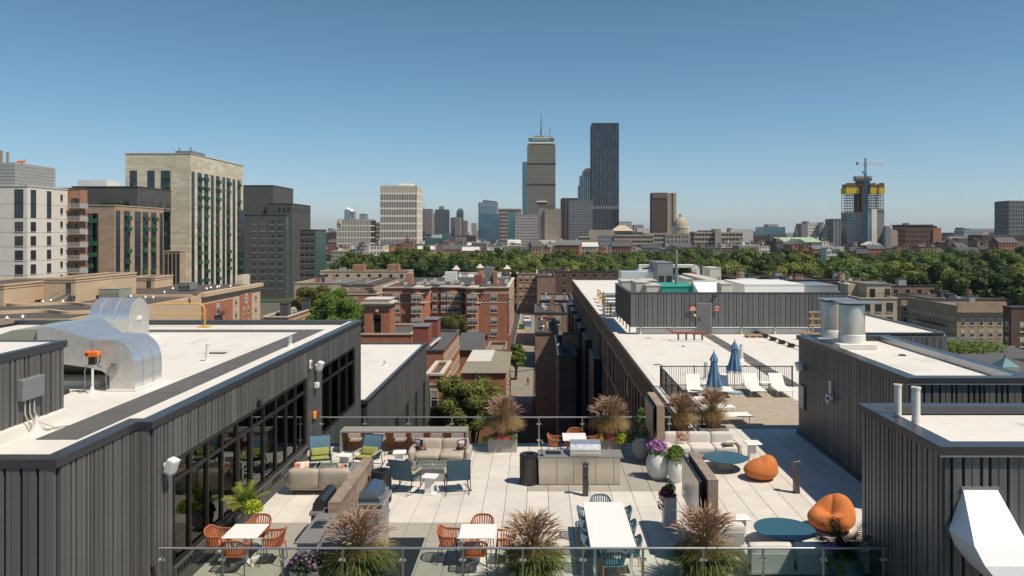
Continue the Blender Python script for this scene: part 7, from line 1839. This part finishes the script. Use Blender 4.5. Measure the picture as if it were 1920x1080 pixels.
t,b_ = tb('brick orange'); add(t,'annex','brick_orange',lambda q:q.box(XU(1756,905),905,GZ,XU(1765,905),930,ZV(427,905))); add(t,'side_panel','brick_orange',lambda q:q.box(XU(1749,899),898,GZ,XU(1757,899),899.4,ZV(428,899))); add(t,'roof_slab','dark_brown',lambda q:q.box(b_[0]-2,b_[2]-1,b_[4]+.6,b_[1]-4,b_[3],b_[4]+1.8)); add(t,'roof_unit','white_paint',lambda q:q.box(b_[0]+8,b_[2]+8,b_[4]+1.8,b_[0]+13,b_[3]-8,b_[4]+4))
for k,(ua,ub) in (('left one',(1502,1515)),('right one',(1536,1543))):
    t,b_ = tb('dark left walls, '+k); add(t,'dark_side','tower_grey',lambda q:(q.box(XU(ua,b_[2]),b_[2]-.4,GZ,XU(ub,b_[2]),b_[3],b_[4]),q.box(XU(ub-2,b_[2]),b_[2]+4,b_[4],XU(ub+4,b_[2]),b_[3],b_[4]+3)))
# domed church
t = thing('domed_church','pale stone dome with lantern on a columned drum beside the brown slab','church',(XU(1276.5,960),960,GZ)); cx = XU(1276.5,960); s_ = 960/F
zd = ZV(425,960)
add(t,'base','concrete_far',lambda q:q.box(XU(1252,950),950,GZ,XU(1302,950),985,ZV(438,950)))
add(t,'drum','tower_tan',lambda q:(q.cyl((cx,962,GZ),(cx,962,zd),15*s_,n=32)),smooth=40)
add(t,'columns','tower_cream',lambda q:[q.cyl((cx+15.6*s_*math.cos(a),962+15.6*s_*math.sin(a),ZV(437,960)),(cx+15.6*s_*math.cos(a),962+15.6*s_*math.sin(a),ZV(427,960)),.55,n=6) for a in np.linspace(0,2*math.pi,33)[:-1]],kind='stuff')
add(t,'cornice','tower_cream',lambda q:q.cyl((cx,962,ZV(427,960)),(cx,962,zd),16.8*s_,n=32))
add(t,'dome','tower_tan',lambda q:q.lathe([(14.0*s_*math.cos(a),20*s_*math.sin(a)*.93) for a in np.linspace(0,1.45,12)]+[(0,18.7*s_)],c=(cx,962,zd),n=32),smooth=60)
add(t,'lantern','tower_tan',lambda q:(q.cyl((cx,962,zd+18.6*s_),(cx,962,zd+23*s_),2.6*s_,n=12),q.cyl((cx,962,zd+23*s_),(cx,962,zd+25.5*s_),2.2*s_,.3*s_,n=12)))
# beige concrete complex with strip windows
for i,(lab,u0,u1,v,Y,nf,nc) in enumerate((('long beige concrete colonnade building right of the dome',1302,1392,436,900,6,14),('low beige concrete wing left of the dome',1208,1256,438,905,6,8),('long beige banded building with a row of windows behind the trees',1152,1225,441,880,6,12),('beige windowless block left of the long banded building',1104,1152,432,890,0,0),('beige banded building left of the windowless block',1085,1106,444,885,6,5),('tan pyramid roofed building in the middle distance',1150,1185,434,920,0,0),('tall beige stair tower of the long colonnade building',1341,1352,430,895,0,0))):
    t,b_ = tower('concrete_building',lab,u0,u1,v,Y,22,'dark_brown' if nf else 'concrete_far','concrete_far',nf,nc,0,.5,.14,cat='building',roofm='concrete_far')
    if 'pyramid' in lab:
        add(t,'pyramid_roof','stucco_tan',lambda q:q.add([(b_[0]-2,b_[2]-2,b_[4]+.7),(b_[1]+2,b_[2]-2,b_[4]+.7),(b_[1]+2,b_[3],b_[4]+.7),(b_[0]-2,b_[3],b_[4]+.7),(b_[0]+7,b_[2]+8,b_[4]+7.4),(b_[1]-7,b_[2]+8,b_[4]+7.4)],[(0,1,5,4),(1,2,5),(2,3,4,5),(3,0,4),(0,3,2,1)]))
t,b_ = tower('concrete_building','pale grey block of flats in front of the beige complex',1124,1146,443,840,18,'tower_pale','tower_grey',6,5,0,.3,.3,cat='building')
t,b_ = tower('concrete_building','grey and tan flats with balconies just right of the dome',1249,1290,441,820,18,'tower_grey','concrete_far',6,6,0,.3,.3,cat='building')
# green roof arena, steeple
t,b_ = gable('arena','long red brick arena with a pale green copper roof','1',1,1,1,1,1,'brick_red','copper_green') if False else (None,None)
t = thing('arena','long red brick arena with a pale green copper roof','arena',(XU(1500,800),810,GZ)); Ya = 800
x0,x1,ze,zr_ = XU(1470,Ya),XU(1540,Ya),ZV(454,Ya),ZV(445,Ya)
add(t,'wall','brick_mid',lambda q:q.box(XU(1455,Ya),Ya,GZ,x1,Ya+34,ze)); add(t,'roof','copper_green',lambda q:q.add([(x0-1,Ya-1,ze),(x1+1,Ya-1,ze),(x1-3,Ya+17,zr_),(x0-6,Ya+17,zr_),(x1+1,Ya+35,ze),(x0-1,Ya+35,ze)],[(0,1,2,3),(3,2,4,5)]))
add(t,'gable','dark_brown',lambda q:q.prism([(XU(1454,Ya),Ya-.5),(x0-1,Ya-.5),(x0-1,Ya+34),(XU(1454,Ya),Ya+34)],GZ,ze+1.2)); add(t,'gable_top','dark_brown',lambda q:q.add([(XU(1454,Ya),Ya-.5,ze+1.2),(x0-1,Ya-.5,ze+1.2),(x0-4,Ya+10,zr_)],[(0,1,2)]))
t = thing('steeple','slim dark stone church steeple behind the green roofed arena','church',(XU(1493.5,900),900,GZ))
add(t,'tower','tower_brown',lambda q:q.box(XU(1490,900),900,GZ,XU(1497,900),905,ZV(437,900))); add(t,'spire','tower_brown',lambda q:q.cyl(((XU(1493.5,900)),902.5,ZV(437,900)),(XU(1493.5,900),902.5,ZV(422,900)),2.3,.1,n=8))
t = thing('church_tower','square dark stone church tower right of the tower under construction','church',(XU(1666,880),884,GZ))
add(t,'tower','tower_grey',lambda q:q.box(XU(1660,880),880,GZ,XU(1671,880),887,ZV(427,880))); add(t,'top','tower_grey',lambda q:q.box(XU(1661.5,880),881,ZV(427,880),XU(1669.5,880),886,ZV(423.5,880))); add(t,'nave','tower_tan',lambda q:q.extr([(XU(1671,880),GZ),(XU(1685,880),GZ),(XU(1685,880),ZV(434,880)),(XU(1681,880),ZV(431,880)),(XU(1671,880),ZV(431,880))],'y',882,900))
# white turreted building among trees
t = thing('white_mansion','white apartment building with turrets rising out of the trees','building',(XU(1565,520),526,GZ)); Yw = 520
for (u0,u1,v) in ((1549,1558,464),(1558,1574,467),(1574,1582,466)):
    add(t,'wing','white_panel',lambda q:q.box(XU(u0,Yw),Yw-(.8 if u1-u0 < 12 else 0),GZ,XU(u1,Yw),Yw+10,ZV(v,Yw)))
add(t,'roof','slate',lambda q:q.box(XU(1558,Yw),Yw+1,ZV(467,Yw),XU(1574,Yw),Yw+9,ZV(465.5,Yw)))
add(t,'battlements','white_panel',lambda q:[q.box(XU(1549+i*2.6,Yw),Yw-.8,ZV(467,Yw),XU(1550.2+i*2.6,Yw),Yw+.2,ZV(462.3,Yw)) for i in range(13)],kind='stuff')
for k in range(5):
    for u in (1551.5,1555.5,1561,1565,1569,1572.5,1577,1580.5): put('window',winmesh(.75,1.6,'punch'),t,(XU(u,Yw),Yw-(.82 if u < 1558 or u > 1574 else .02),ZV(470,Yw)-2-k*3.0),0,world=True)
# tower under construction with crane
t = thing('construction_tower','unfinished tower with yellow formwork and blue glass lower floors','tower',(XU(1622,900),920,GZ)); Yc = 900
def cb(nm,m,u0,u1,v0,v1,y0=0,dep=14,kind=None): return add(t,nm,m,lambda q:q.box(XU(u0,Yc),Yc+y0,ZV(v1,Yc),XU(u1,Yc),Yc+y0+dep,ZV(v0,Yc)),kind=kind)
cb('glass_wing','dark_glass',1587,1616,398,462,0,16); cb('dark_core','dark_brown',1616,1625,348,462,1,14); cb('glass_bay','blue_glass',1625,1634,392,462,0,14); cb('white_panel','tower_cream',1634,1644,392,462,-.6,14); cb('grey_wing','tower_grey',1645,1658,393,462,0,16)
add(t,'mullions','blue_glass',lambda q:[q.box(XU(1587,Yc),Yc-.3,ZV(v_,Yc)-.25,XU(1616,Yc),Yc,ZV(v_,Yc)+.25) for v_ in np.arange(401,460,5.2)]+[q.box(XU(u_,Yc)-.15,Yc-.3,GZ,XU(u_,Yc)+.15,Yc,ZV(398,Yc)) for u_ in (1591,1598,1604,1611)],kind='stuff')
def skel(q):
    for (u0,u1) in ((1587,1610),(1628,1643),(1645,1657)):
        for v_ in np.arange(366,398,5.0): q.box(XU(u0,Yc),Yc,ZV(v_,Yc)-.25,XU(u1,Yc),Yc+14,ZV(v_,Yc)+.25)
        for u_ in np.arange(u0,u1+.1,(u1-u0)/4): 
            for yy in (0,13.5): q.box(XU(u_,Yc)-.25,Yc+yy,ZV(400,Yc),XU(u_,Yc)+.25,Yc+yy+.5,ZV(364,Yc))
add(t,'floor_skeleton','tower_brown',skel,kind='stuff'); cb('inner_core','dark_brown',1608,1632,352,398,5,6)
for (u0,u1) in ((1586,1611),(1632,1643),(1648,1659)):
    cb('formwork','form_yellow',u0,u1,351.5,363,-.6,15.5); add(t,'formwork_top','form_brown',lambda q:[q.box(XU(u_,Yc),Yc-.6,ZV(352,Yc),XU(u_+1.3,Yc),Yc+.6,ZV(343,Yc)) for u_ in np.arange(u0+.5,u1-1,2)]+[q.box(XU(u0+1,Yc),Yc,ZV(352,Yc),XU(u1-1,Yc),Yc+13,ZV(345,Yc))])
cb('core_top','concrete_far',1607,1637,329.5,338.5,3,8); cb('core_neck','tower_brown',1610,1634,338.5,348,4,6)
t = thing('tower_crane','blue tower crane with a white jib on the unfinished tower','crane',(XU(1623,896),896,GZ)); Yk = 896
def truss(q,p0,p1,w_,n):
    p0,p1 = Vector(p0),Vector(p1); d = (p1-p0); ax = d.normalized(); e = Vector((0,1,0)); g = ax.cross(e).normalized()
    cs = [e*w_+g*w_,e*w_-g*w_,-e*w_-g*w_,-e*w_+g*w_]
    for c in cs: q.cyl(p0+c,p1+c,w_*.24,n=4)
    for i in range(n):
        a,b2 = p0+d*i/n,p0+d*(i+1)/n
        for k in range(4): q.cyl(a+cs[k],b2+cs[(k+1)%4],w_*.15,n=3)
add(t,'mast','crane_blue',lambda q:truss(q,(XU(1624,Yk),Yk,GZ),(XU(1624,Yk),Yk,ZV(330,Yk)),1.3,34),kind='stuff')
add(t,'upper_mast','crane_blue',lambda q:truss(q,(XU(1622.5,Yk),Yk,ZV(330,Yk)),(XU(1622.5,Yk),Yk,ZV(296,Yk)),.9,12),kind='stuff')
add(t,'jib','crane_white',lambda q:truss(q,(XU(1608,Yk),Yk,ZV(305.5,Yk)),(XU(1662,Yk),Yk,ZV(306,Yk)),1.1,14),kind='stuff')
add(t,'counterweight','slate',lambda q:q.box(XU(1606,Yk),Yk-1,ZV(309,Yk),XU(1609,Yk),Yk+1,ZV(304,Yk))); add(t,'cab','crane_blue',lambda q:q.box(XU(1620.5,Yk),Yk-1.2,ZV(308.5,Yk),XU(1624.5,Yk),Yk+1,ZV(304.5,Yk)))
add(t,'strut','crane_blue',lambda q:q.cyl((XU(1616,Yk),Yk,ZV(321,Yk)),(XU(1623,Yk),Yk,ZV(329,Yk)),.8,n=5)); add(t,'tie_rods','crane_white',lambda q:(q.cyl((XU(1622.5,Yk),Yk,ZV(296,Yk)),(XU(1650,Yk),Yk,ZV(305,Yk)),.12,n=3),q.cyl((XU(1622.5,Yk),Yk,ZV(296,Yk)),(XU(1609,Yk),Yk,ZV(304,Yk)),.12,n=3)))

# ---------------------------------------------------------------- low town fabric
hm = []
cols = [('brick_red','slate'),('brick_mid','roof_dark'),('tower_tan','roof_grey'),('brick_brown','slate'),('tower_cream','roof_grey'),('dark_brown','roof_dark'),('concrete_far','roof_white'),('tower_pink','slate'),('brick_orange','roof_grey'),('tower_grey','roof_dark')]
hr = random.Random(11)
for k in range(20):
    c = cols[k%10]; w_,d_,h_ = hr.uniform(9,26),hr.uniform(10,18),hr.uniform(11,17); q = MB()
    q.mi(0); q.box(-w_/2,-d_/2,0,w_/2,d_/2,h_)
    q.mi(1)
    if k%3 == 0:
        q.add([(-w_/2-.3,-d_/2-.3,h_),(w_/2+.3,-d_/2-.3,h_),(w_/2,0,h_+3.4),(-w_/2,0,h_+3.4),(w_/2+.3,d_/2+.3,h_),(-w_/2-.3,d_/2+.3,h_)],[(0,1,2,3),(3,2,4,5),(0,3,5),(1,4,2)])
    else: q.box(-w_/2-.2,-d_/2-.2,h_,w_/2+.2,d_/2+.2,h_+.5); q.box(-w_/4,-d_/4,h_+.5,-w_/4+2.5,0,h_+2.6)
    q.mi(0)
    for i in range(hr.randint(1,4)): x = hr.uniform(-w_/2+1,w_/2-1); q.box(x,0,h_,x+.9,1.6,h_+hr.uniform(2.8,4.4))
    q.mi(2)
    for f_ in range(int(h_/3.3)):
        for i in range(int(w_/2.6)): x = -w_/2+1.0+i*2.6; q.box(x,-d_/2-.06,h_-2.5-f_*3.3,x+1.1,-d_/2,h_-.9-f_*3.3)
        for i in range(int(d_/3)): y = -d_/2+1+i*3; q.box(-w_/2-.06,y,h_-2.5-f_*3.3,-w_/2,y+1.1,h_-.9-f_*3.3); q.box(w_/2,y,h_-2.5-f_*3.3,w_/2+.06,y+1.1,h_-.9-f_*3.3)
    hm.append((q.mesh('town_house',[c[0],c[1],'win_glass']),c))
nh = {'brick_red':'red brick','brick_mid':'red brick','tower_tan':'tan','brick_brown':'brown brick','tower_cream':'cream','dark_brown':'dark brown','concrete_far':'beige','tower_pink':'pinkish','brick_orange':'orange brick','tower_grey':'grey'}
fixedb = [(b[0],b[1],b[2],b[3]) for _,b in TB.values()]
cnt = 0
for row,Y in enumerate((655,690,725,760,800,845,900,970,1060,1180,1350,1580)):
    x = XU(600,Y)
    while x < XU(1960,Y) and cnt < 292:
        me,c = hr.choice(hm); x += hr.uniform(12,30)*(1+Y/900*.5)
        if hr.random() < .12: continue
        if any(a-16 < x < b+16 and y0-14 < Y < y1+14 for a,b,y0,y1 in fixedb): continue
        o = put('town_house',me,None,(x,Y+hr.uniform(-8,8),GZ),hr.choice((0,0,R(90),R(8),R(-12))),(1,1,hr.uniform(.85,1.4)))
        nm = nh[c[0]]; tag(o,'small '+nm+' town building beyond the park trees','building','small '+nm+' buildings beyond the park'); cnt += 1
q = MB(); dr_ = random.Random(3)
dm = ['tower_brown','tower_tan','tower_grey','concrete_far','slate','roof_white','dark_brown','navy_dark','teal_glass','tower_pink']
for i in range(2600):
    Y = 1150*math.exp(dr_.uniform(0,1.9)); x = dr_.uniform(XU(590,Y),XU(1990,Y)) ; w_ = dr_.uniform(10,34)*(1+Y/6000); h_ = dr_.uniform(9,17)+(dr_.random()**7)*(26 if Y < 4500 else 40)
    q.mi(dr_.randrange(10)); q.box(x,Y,GZ,x+w_,Y+dr_.uniform(10,20),GZ+h_)
o = q.build('distant_town',dm); tag(o,'distant low town spreading to the horizon beyond the park','town'); o['kind'] = 'stuff'
hl = MB(); hp = [(-9000+i*300, 9000+1500*math.sin(i*.13), 26+24*math.sin(i*.21)+14*math.sin(i*.57+1)) for i in range(70)]
vs = [(x,y,GZ) for x,y,z in hp]+[(x,y+2500,max(z,2)) for x,y,z in hp]+[(x,y+6000,GZ) for x,y,z in hp]; n = len(hp)
hl.add(vs,[(i,i+1,n+i+1,n+i) for i in range(n-1)]+[(n+i,n+i+1,2*n+i+1,2*n+i) for i in range(n-1)]); struct(hl.build('hills','hill_green'))

# ---------------------------------------------------------------- trees
def crown_arrays(seed, nl, rx, rz, nclump=26, leaf=.5, rough=.33, gap=0.0, low=-.45, cs=1.0):
    g = np.random.default_rng(seed); C = []
    for i in range(nclump):
        d = g.normal(size=3); d /= np.linalg.norm(d)
        if d[2] < low: d[2] = -d[2]*.5
        rr = g.uniform(.45,.95); C.append((d[0]*rx*rr,d[1]*rx*rr,d[2]*rz*rr,g.uniform(.24,.42)*rx*cs))
    C = np.array(C); k = g.integers(0,nclump,nl); d = g.normal(size=(nl,3)); d /= np.linalg.norm(d,axis=1)[:,None]
    d[:,2] = np.where((d[:,2] < -.3), -d[:,2], d[:,2])
    rr = g.uniform(.72,1.08,size=(nl,1)); p = C[k,:3]+d*C[k,3:4]*rr*np.array([1,1,.85])
    n = d+g.normal(size=(nl,3))*.45+np.array([0,0,.35]); n /= np.linalg.norm(n,axis=1)[:,None]
    a = np.cross(n,g.normal(size=(nl,3))); a /= np.linalg.norm(a,axis=1)[:,None]; b = np.cross(n,a); s = (leaf*g.uniform(.6,1.3,size=(nl,1)))
    V = np.stack([p-a*s,p-b*s*.6,p+a*s,p+b*s*.6],axis=1).reshape(-1,3); return V,C
def crown_mesh(name,seed,nl,rx,rz,m,core=True,mats=None,**kw):
    V,C = crown_arrays(seed,nl,rx,rz,**kw); nl_ = len(V)//4
    vs = [tuple(v) for v in V]; fs = [(4*i,4*i+1,4*i+2,4*i+3) for i in range(nl_)]; mi = [0]*nl_
    if core:
        # dark inner masses so that sky gaps stay near the rim only
        for c in C:
            b0 = len(vs); q = MB(); q.lathe([(0,-c[3]*.7),(c[3]*.62,-c[3]*.4),(c[3]*.72,0),(c[3]*.6,c[3]*.42),(0,c[3]*.66)],c=tuple(c[:3]),n=7); vs += q.v; fs += [tuple(b0+i for i in f) for f in q.f]; mi += [0]*len(q.f)
    me = bpy.data.meshes.new(name); me.from_pydata(vs,[],fs); me.materials.append(MATS[m]); me.update(); return me
def leafmat(name,c,var=.45,ov=.3,hue=.015,ns=.9,transl=.22):
    mat(name,c,.65,var=var,nscale=ns,objvar=ov,hue=hue,transl=transl,spec=.25)
leafmat('foliage_mid',(.088,.126,.024)); leafmat('foliage_dark',(.052,.082,.020)); leafmat('foliage_light',(.150,.180,.036)); leafmat('foliage_yellow',(.23,.22,.045))
leafmat('foliage_autumn',(.13,.13,.03),var=.6,ns=1.2); leafmat('foliage_bright',(.105,.17,.024),ov=.05,ns=1.2); leafmat('foliage_far',(.045,.068,.022)); leafmat('foliage_copper',(.07,.035,.025))
mat('bark',(.10,.08,.06),.9,var=.2,nscale=3)
def trunk_mesh(h,r_,seed,spread=2.4):
    g = random.Random(seed); q = MB(); q.tube([(0,0,0),(.1,.05,h*.35),(0,.1,h*.7)],[r_,r_*.75,r_*.5],n=8)
    for i in range(5):
        a = g.uniform(0,6.28); b0 = h*(.35+.07*i); q.tube([(0,.05,b0),(math.cos(a)*spread*.5,math.sin(a)*spread*.5,b0+h*.18),(math.cos(a)*spread,math.sin(a)*spread,b0+h*.38)],[r_*.4,r_*.25,r_*.08],n=6)
    return q.mesh('trunk','bark',smooth=60)
CM = [crown_mesh('crown',k+1,2600,(7.2,5.6,8.2,6.4,7.8,5.2,6.8,8.6)[k],(5.6,7.0,5.0,6.6,5.8,6.6,5.2,6.2)[k],m,nclump=(26,18,36,22,30,16,20,40)[k],leaf=(.5,.42,.55,.46,.6,.4,.5,.55)[k]) for k,m in enumerate(('foliage_mid','foliage_dark','foliage_light','foliage_mid','foliage_dark','foliage_light','foliage_yellow','foliage_mid'))]
CM.append(crown_mesh('crown',31,2600,7,6,'foliage_copper',nclump=26,leaf=.42))
TM = trunk_mesh(11,.5,3)
TL = ['mid green','dark green','pale green','mid green','dark green','pale green','yellowish green','mid green','copper brown']
tr = random.Random(21); spots = []
Y = 345
rows = [300,322,345,368,392,418,446,476,508,542,578,612]
for Y in rows:
    x = XU(590,Y)-20
    while x < XU(1990,Y)+20:
        x += tr.uniform(11.5,18); y = Y+tr.uniform(-9,9); u = 1008+x*F/y
        lim = 345 if u < 1120 else 335 if u < 1400 else 335-(u-1400)/520*75
        if y < lim: continue
        if u < 628: continue
        if 1545 < u < 1586 and y < 525 and y > 440: continue
        spots.append((x,y,u))
for (u,Y) in [(1620+i*22,295-i*4.5+tr.uniform(-5,5)) for i in range(16)]: spots.append((XU(u,Y),Y,u))
spots.sort(key=lambda s:s[1])
V_all = []
for i,(x,y,u) in enumerate(spots):
    k = tr.choices(range(9),weights=(4,3,3,4,3,2,1.2,4,.25))[0]; s_ = tr.uniform(.85,1.30); 
    top = 17.2*s_ if y < 560 else 15.5*s_
    if i < 290:
        o = thing('park_tree',TL[k]+' broadleaf tree in the dense park belt','tree',(x,y,GZ),tr.uniform(0,6.28),TL[k]+' trees of the park belt'); o.scale = (s_,s_,s_*tr.uniform(.85,1.1))
        put('crown',CM[k],o,(0,0,9.4)); put('trunk',TM,o,(0,0,0))
    else:
        if len(V_all) < 420:
            V,C = crown_arrays(1000+i,420,6.8*s_,5.6*s_,nclump=14,leaf=.85); V_all.append(V+np.array([x,y,GZ+10.2*s_]))
V = np.concatenate(V_all); nn = len(V)//4; me = bpy.data.meshes.new('wood'); me.from_pydata([tuple(v) for v in V],[],[(4*i,4*i+1,4*i+2,4*i+3) for i in range(nn)]); me.materials.append(MATS['foliage_mid']); me.update()
o = bpy.data.objects.new('wood',me); COL.objects.link(o); tag(o,'far part of the dense park woodland merging below the skyline','wood'); o['kind'] = 'stuff'
# scattered far trees in the town
g = np.random.default_rng(5); V_all = []
for i in range(420):
    Y = 760*math.exp(g.uniform(0,1.3)); x = g.uniform(XU(600,Y),XU(1960,Y)); s_ = g.uniform(.5,.95)
    V,C = crown_arrays(3000+i,90,6*s_,5*s_,nclump=6,leaf=1.7); V_all.append(V+np.array([x,Y,GZ+9*s_]))
V = np.concatenate(V_all); nn = len(V)//4; me = bpy.data.meshes.new('town_trees'); me.from_pydata([tuple(v) for v in V],[],[(4*i,4*i+1,4*i+2,4*i+3) for i in range(nn)]); me.materials.append(MATS['foliage_far']); me.update()
o = bpy.data.objects.new('town_trees',me); COL.objects.link(o); tag(o,'scattered dark tree clumps among the distant town roofs','trees'); o['kind'] = 'stuff'
# near street trees
def tree(label,u,Y,vtop,rx,rz,m,seed,nl=9000,leaf=.2,nclump=34,sx=1,**kw):
    zt = ZV(vtop,Y); o = thing('street_tree',label,'tree',(XU(u,Y),Y,GZ)); put('crown',crown_mesh('crown',seed,nl,rx,rz,m,nclump=nclump,leaf=leaf,**kw),o,(0,0,zt-rz-GZ)); put('trunk',trunk_mesh((zt-GZ-rz)*1.25,.35,seed,rx*.5),o); return o
tree('big street tree with olive and yellowing leaves just beyond the far railing',886,72,694,3.7,3.9,'foliage_autumn',51,nl=15000,leaf=.11,nclump=60,cs=.75)
tree('lower left limb tree with olive leaves beside the brick bay house',848,75,735,2.4,2.8,'foliage_autumn',57,nl=8000,leaf=.11,nclump=30)
tree('round bright green street tree right of the brown roofed block',628,175,541,6.6,7.0,'foliage_bright',52,nl=15000,leaf=.24,nclump=60,cs=.8)
tree('olive green tree behind the round bright tree',590,190,538,5.2,3.6,'foliage_autumn',53,nl=7000,leaf=.25)
tree('dark small tree between the round tree and the bell tower',668,185,570,3.6,4.2,'foliage_dark',54,nl=5000,leaf=.22)
tree('brownish green courtyard tree in front of the big brick building',842,196,585,5.0,4.4,'foliage_autumn',55,nl=8000,leaf=.2)
tree('small bright green tree beside the alley',967,158,640,1.9,3.8,'foliage_bright',56,nl=5000,leaf=.16)
for i,(u_,y_) in enumerate(((985,312),(998,322))): tree(('left','right')[i]+' one of two trees closing the view at the far end of the alley',u_,y_,500+(i%3)*6,5.5,6,('foliage_mid','foliage_dark')[i%2],60+i,nl=2500,leaf=.45,nclump=26)
V,C = crown_arrays(77,5000,6,1.2,nclump=30,leaf=.2); me = bpy.data.meshes.new('hedge'); me.from_pydata([tuple(v*np.array([1.35,.5,.6])) for v in V],[],[(4*i,4*i+1,4*i+2,4*i+3) for i in range(5000)]); me.materials.append(MATS['foliage_bright']); me.update()
o = bpy.data.objects.new('hedge',me); COL.objects.link(o); o.location = G(1795,650,-8); o.location.z = -8.6; tag(o,'clipped green hedge on a low roof right of the middle penthouse','hedge')
# ---------------------------------------------------------------- street life
def car(label,x,y,rz,col,n):
    m = mat('car_paint_%d'%n,col,.25,metal=.2); t = thing('parked_car',label,'car',(x,y,GZ+.02),R(rz))
    prof = [(-2.2,.35),(-2.25,.75),(-2.1,.95),(-1.5,1.0),(-.9,1.42),(.55,1.45),(1.25,1.02),(2.0,.92),(2.25,.7),(2.25,.35)]
    q = MB(); q.extr([(a,b) for a,b in prof if True][::-1],'y',-.88,.88); q.build('body',m,t)
    q = MB(); q.extr([(-1.42,1.02),(-.88,1.36),(.5,1.39),(1.12,1.04)][::-1],'y',-.895,.895); q.build('windows','win_glass',t)
    for a in (-1.4,1.4):
        for s in (-1,1):
            q = MB(); q.cyl((a,s*.75,.33),(a,s*.92,.33),.33,n=16); w_ = q.build('wheel','rubber',t); q = MB(); q.cyl((a,s*.925,.33),(a,s*.93,.33),.19,n=12); q.build('rim','duct_face',w_)
    for s in (-.62,.62):
        q = MB(); q.box(2.24,s-.16,.62,2.27,s+.16,.76); q.build('headlight','white_plastic',t); q = MB(); q.box(-2.28,s-.16,.7,-2.24,s+.16,.82); q.build('tail_light','red_paint',t)
    return t
car('white parked car lying crosswise below the far railing',4.9,121,0,(.6,.6,.6),1)
car('dark parked car behind the white one below the far railing',4.2,127,4,(.03,.035,.04),2)
car('silver grey parked car at the near edge of the car park',6.2,114,-3,(.25,.27,.3),3)
t = thing('delivery_truck','white pickup truck parked at the far end of the alley','truck',(-3.6,262,GZ+.02))
q = MB(); q.bbox(-1.0,-2.6,.5,1.0,2.6,1.1,.08); q.bbox(-.95,-.2,1.1,.95,1.7,1.9,.2); q.build('body','white_plastic',t)
q = MB(); q.box(-.85,-.25,1.25,.85,-.21,1.8); q.build('windshield','win_glass',t)
for a in (-1.7,1.7):
    for s in (-1,1): q = MB(); q.cyl((s*.82,a,.4),(s*1.0,a,.4),.4,n=14); q.build('wheel','rubber',t)
q = MB(); q.bbox(-1.9,249,GZ+.02,-4.2,251,GZ+1.5,.05)
t = thing('dumpster','blue dumpster standing in the alley in front of the truck','dumpster',(-3.3,251,GZ+.02)); q = MB(); q.bbox(-1.3,-.8,.1,1.3,.8,1.3,.05); q.build('bin','umbrella_blue',t); q = MB(); q.bbox(-1.35,-.85,1.3,1.35,.85,1.4,.02); q.build('lid','navy_frame',t)
t = thing('dumpster','dark green dumpster at the side of the alley near the blue one','dumpster',(-5.0,243,GZ+.02)); q = MB(); q.bbox(-.9,-.8,.1,.9,.8,1.5,.05); q.build('bin','green_metal',t); q = MB(); q.bbox(-.95,-.85,1.5,.95,.85,1.6,.02); q.build('lid','slate',t)
def person(label,x,y,z,cloth,rz=0):
    me = bpy.data.meshes.new('person'); P_ = [(0,0,.95),(0,0,1.2),(0,0,1.42),(0,0,1.52),(0,0,1.62),(0,.01,1.72),(-.19,0,1.40),(-.25,.05,1.12),(-.24,-.1,.9),(.19,0,1.40),(.25,.0,1.12),(.24,-.12,.9),(-.10,0,.88),(-.12,.03,.48),(-.12,.10,.06),(.10,0,.88),(.12,-.08,.48),(.12,-.12,.06),(-.12,-.06,.02),(.12,-.28,.02)]
    E = [(0,1),(1,2),(2,3),(3,4),(4,5),(2,6),(6,7),(7,8),(2,9),(9,10),(10,11),(0,12),(12,13),(13,14),(0,15),(15,16),(16,17),(14,18),(17,19)]
    me.from_pydata(P_,E,[]); o = bpy.data.objects.new('person',me); COL.objects.link(o); o.location = (x,y,z); o.rotation_euler = (0,0,rz)
    md = o.modifiers.new('skin','SKIN'); rad = [.15,.15,.16,.06,.10,.09,.07,.05,.04,.07,.05,.04,.10,.07,.05,.10,.07,.05,.04,.04]
    for i,r__ in enumerate(rad): me.skin_vertices[0].data[i].radius = (r__,r__)
    me.skin_vertices[0].data[0].use_root = True; o.modifiers.new('sub','SUBSURF').levels = 1
    me.materials.append(MATS[cloth]); return tag(o,label,'person')
person('small figure in dark red clothes walking in the alley',XU(990,152),152,GZ+.03,'brown_red',.4)
person('worker in a yellow vest standing on the roof of the white tower',XU(46,186),186,ZV(347,180)+5.0,'yellow_paint')
pl = MB(); pl.tube([(-6.2,118,-13),(-3,119,-13.3),(.5,120,-13)],.05,n=4); tag(pl.build('overhead_cable','rubber'),'sagging overhead cable crossing the alley','cable')
t = thing('utility_pole','wooden utility pole standing in front of the big brick building','pole',(XU(953,150),150,GZ)); q = MB(); q.cyl((0,0,0),(0,0,ZV(558,150)-GZ),.16,.12,n=8); q.build('pole','bark',t); q = MB(); q.box(-1.1,-.06,ZV(562,150)-GZ,1.1,.06,ZV(562,150)-GZ+.15); q.build('crossarm','bark',t)
# ---------------------------------------------------------------- haze
hz = MB(); hz.box(-13000,-60,GZ-1,13000,19000,ZV(205,1540)+25)
hm_ = bpy.data.materials.new('haze'); hm_.use_nodes = True; n_ = hm_.node_tree.nodes; n_.clear(); om = n_.new('ShaderNodeOutputMaterial'); pv = n_.new('ShaderNodeVolumePrincipled')
pv.inputs['Density'].default_value = 0.00005; pv.inputs['Color'].default_value = (.75,.88,1.0,1); pv.inputs['Anisotropy'].default_value = .2
hm_.node_tree.links.new(pv.outputs[0],om.inputs['Volume']); MATS['haze'] = hm_
ho = hz.build('haze','haze'); ho['kind'] = 'stuff'; ho['label'] = 'thin pale summer haze over the far city'; ho['category'] = 'haze'
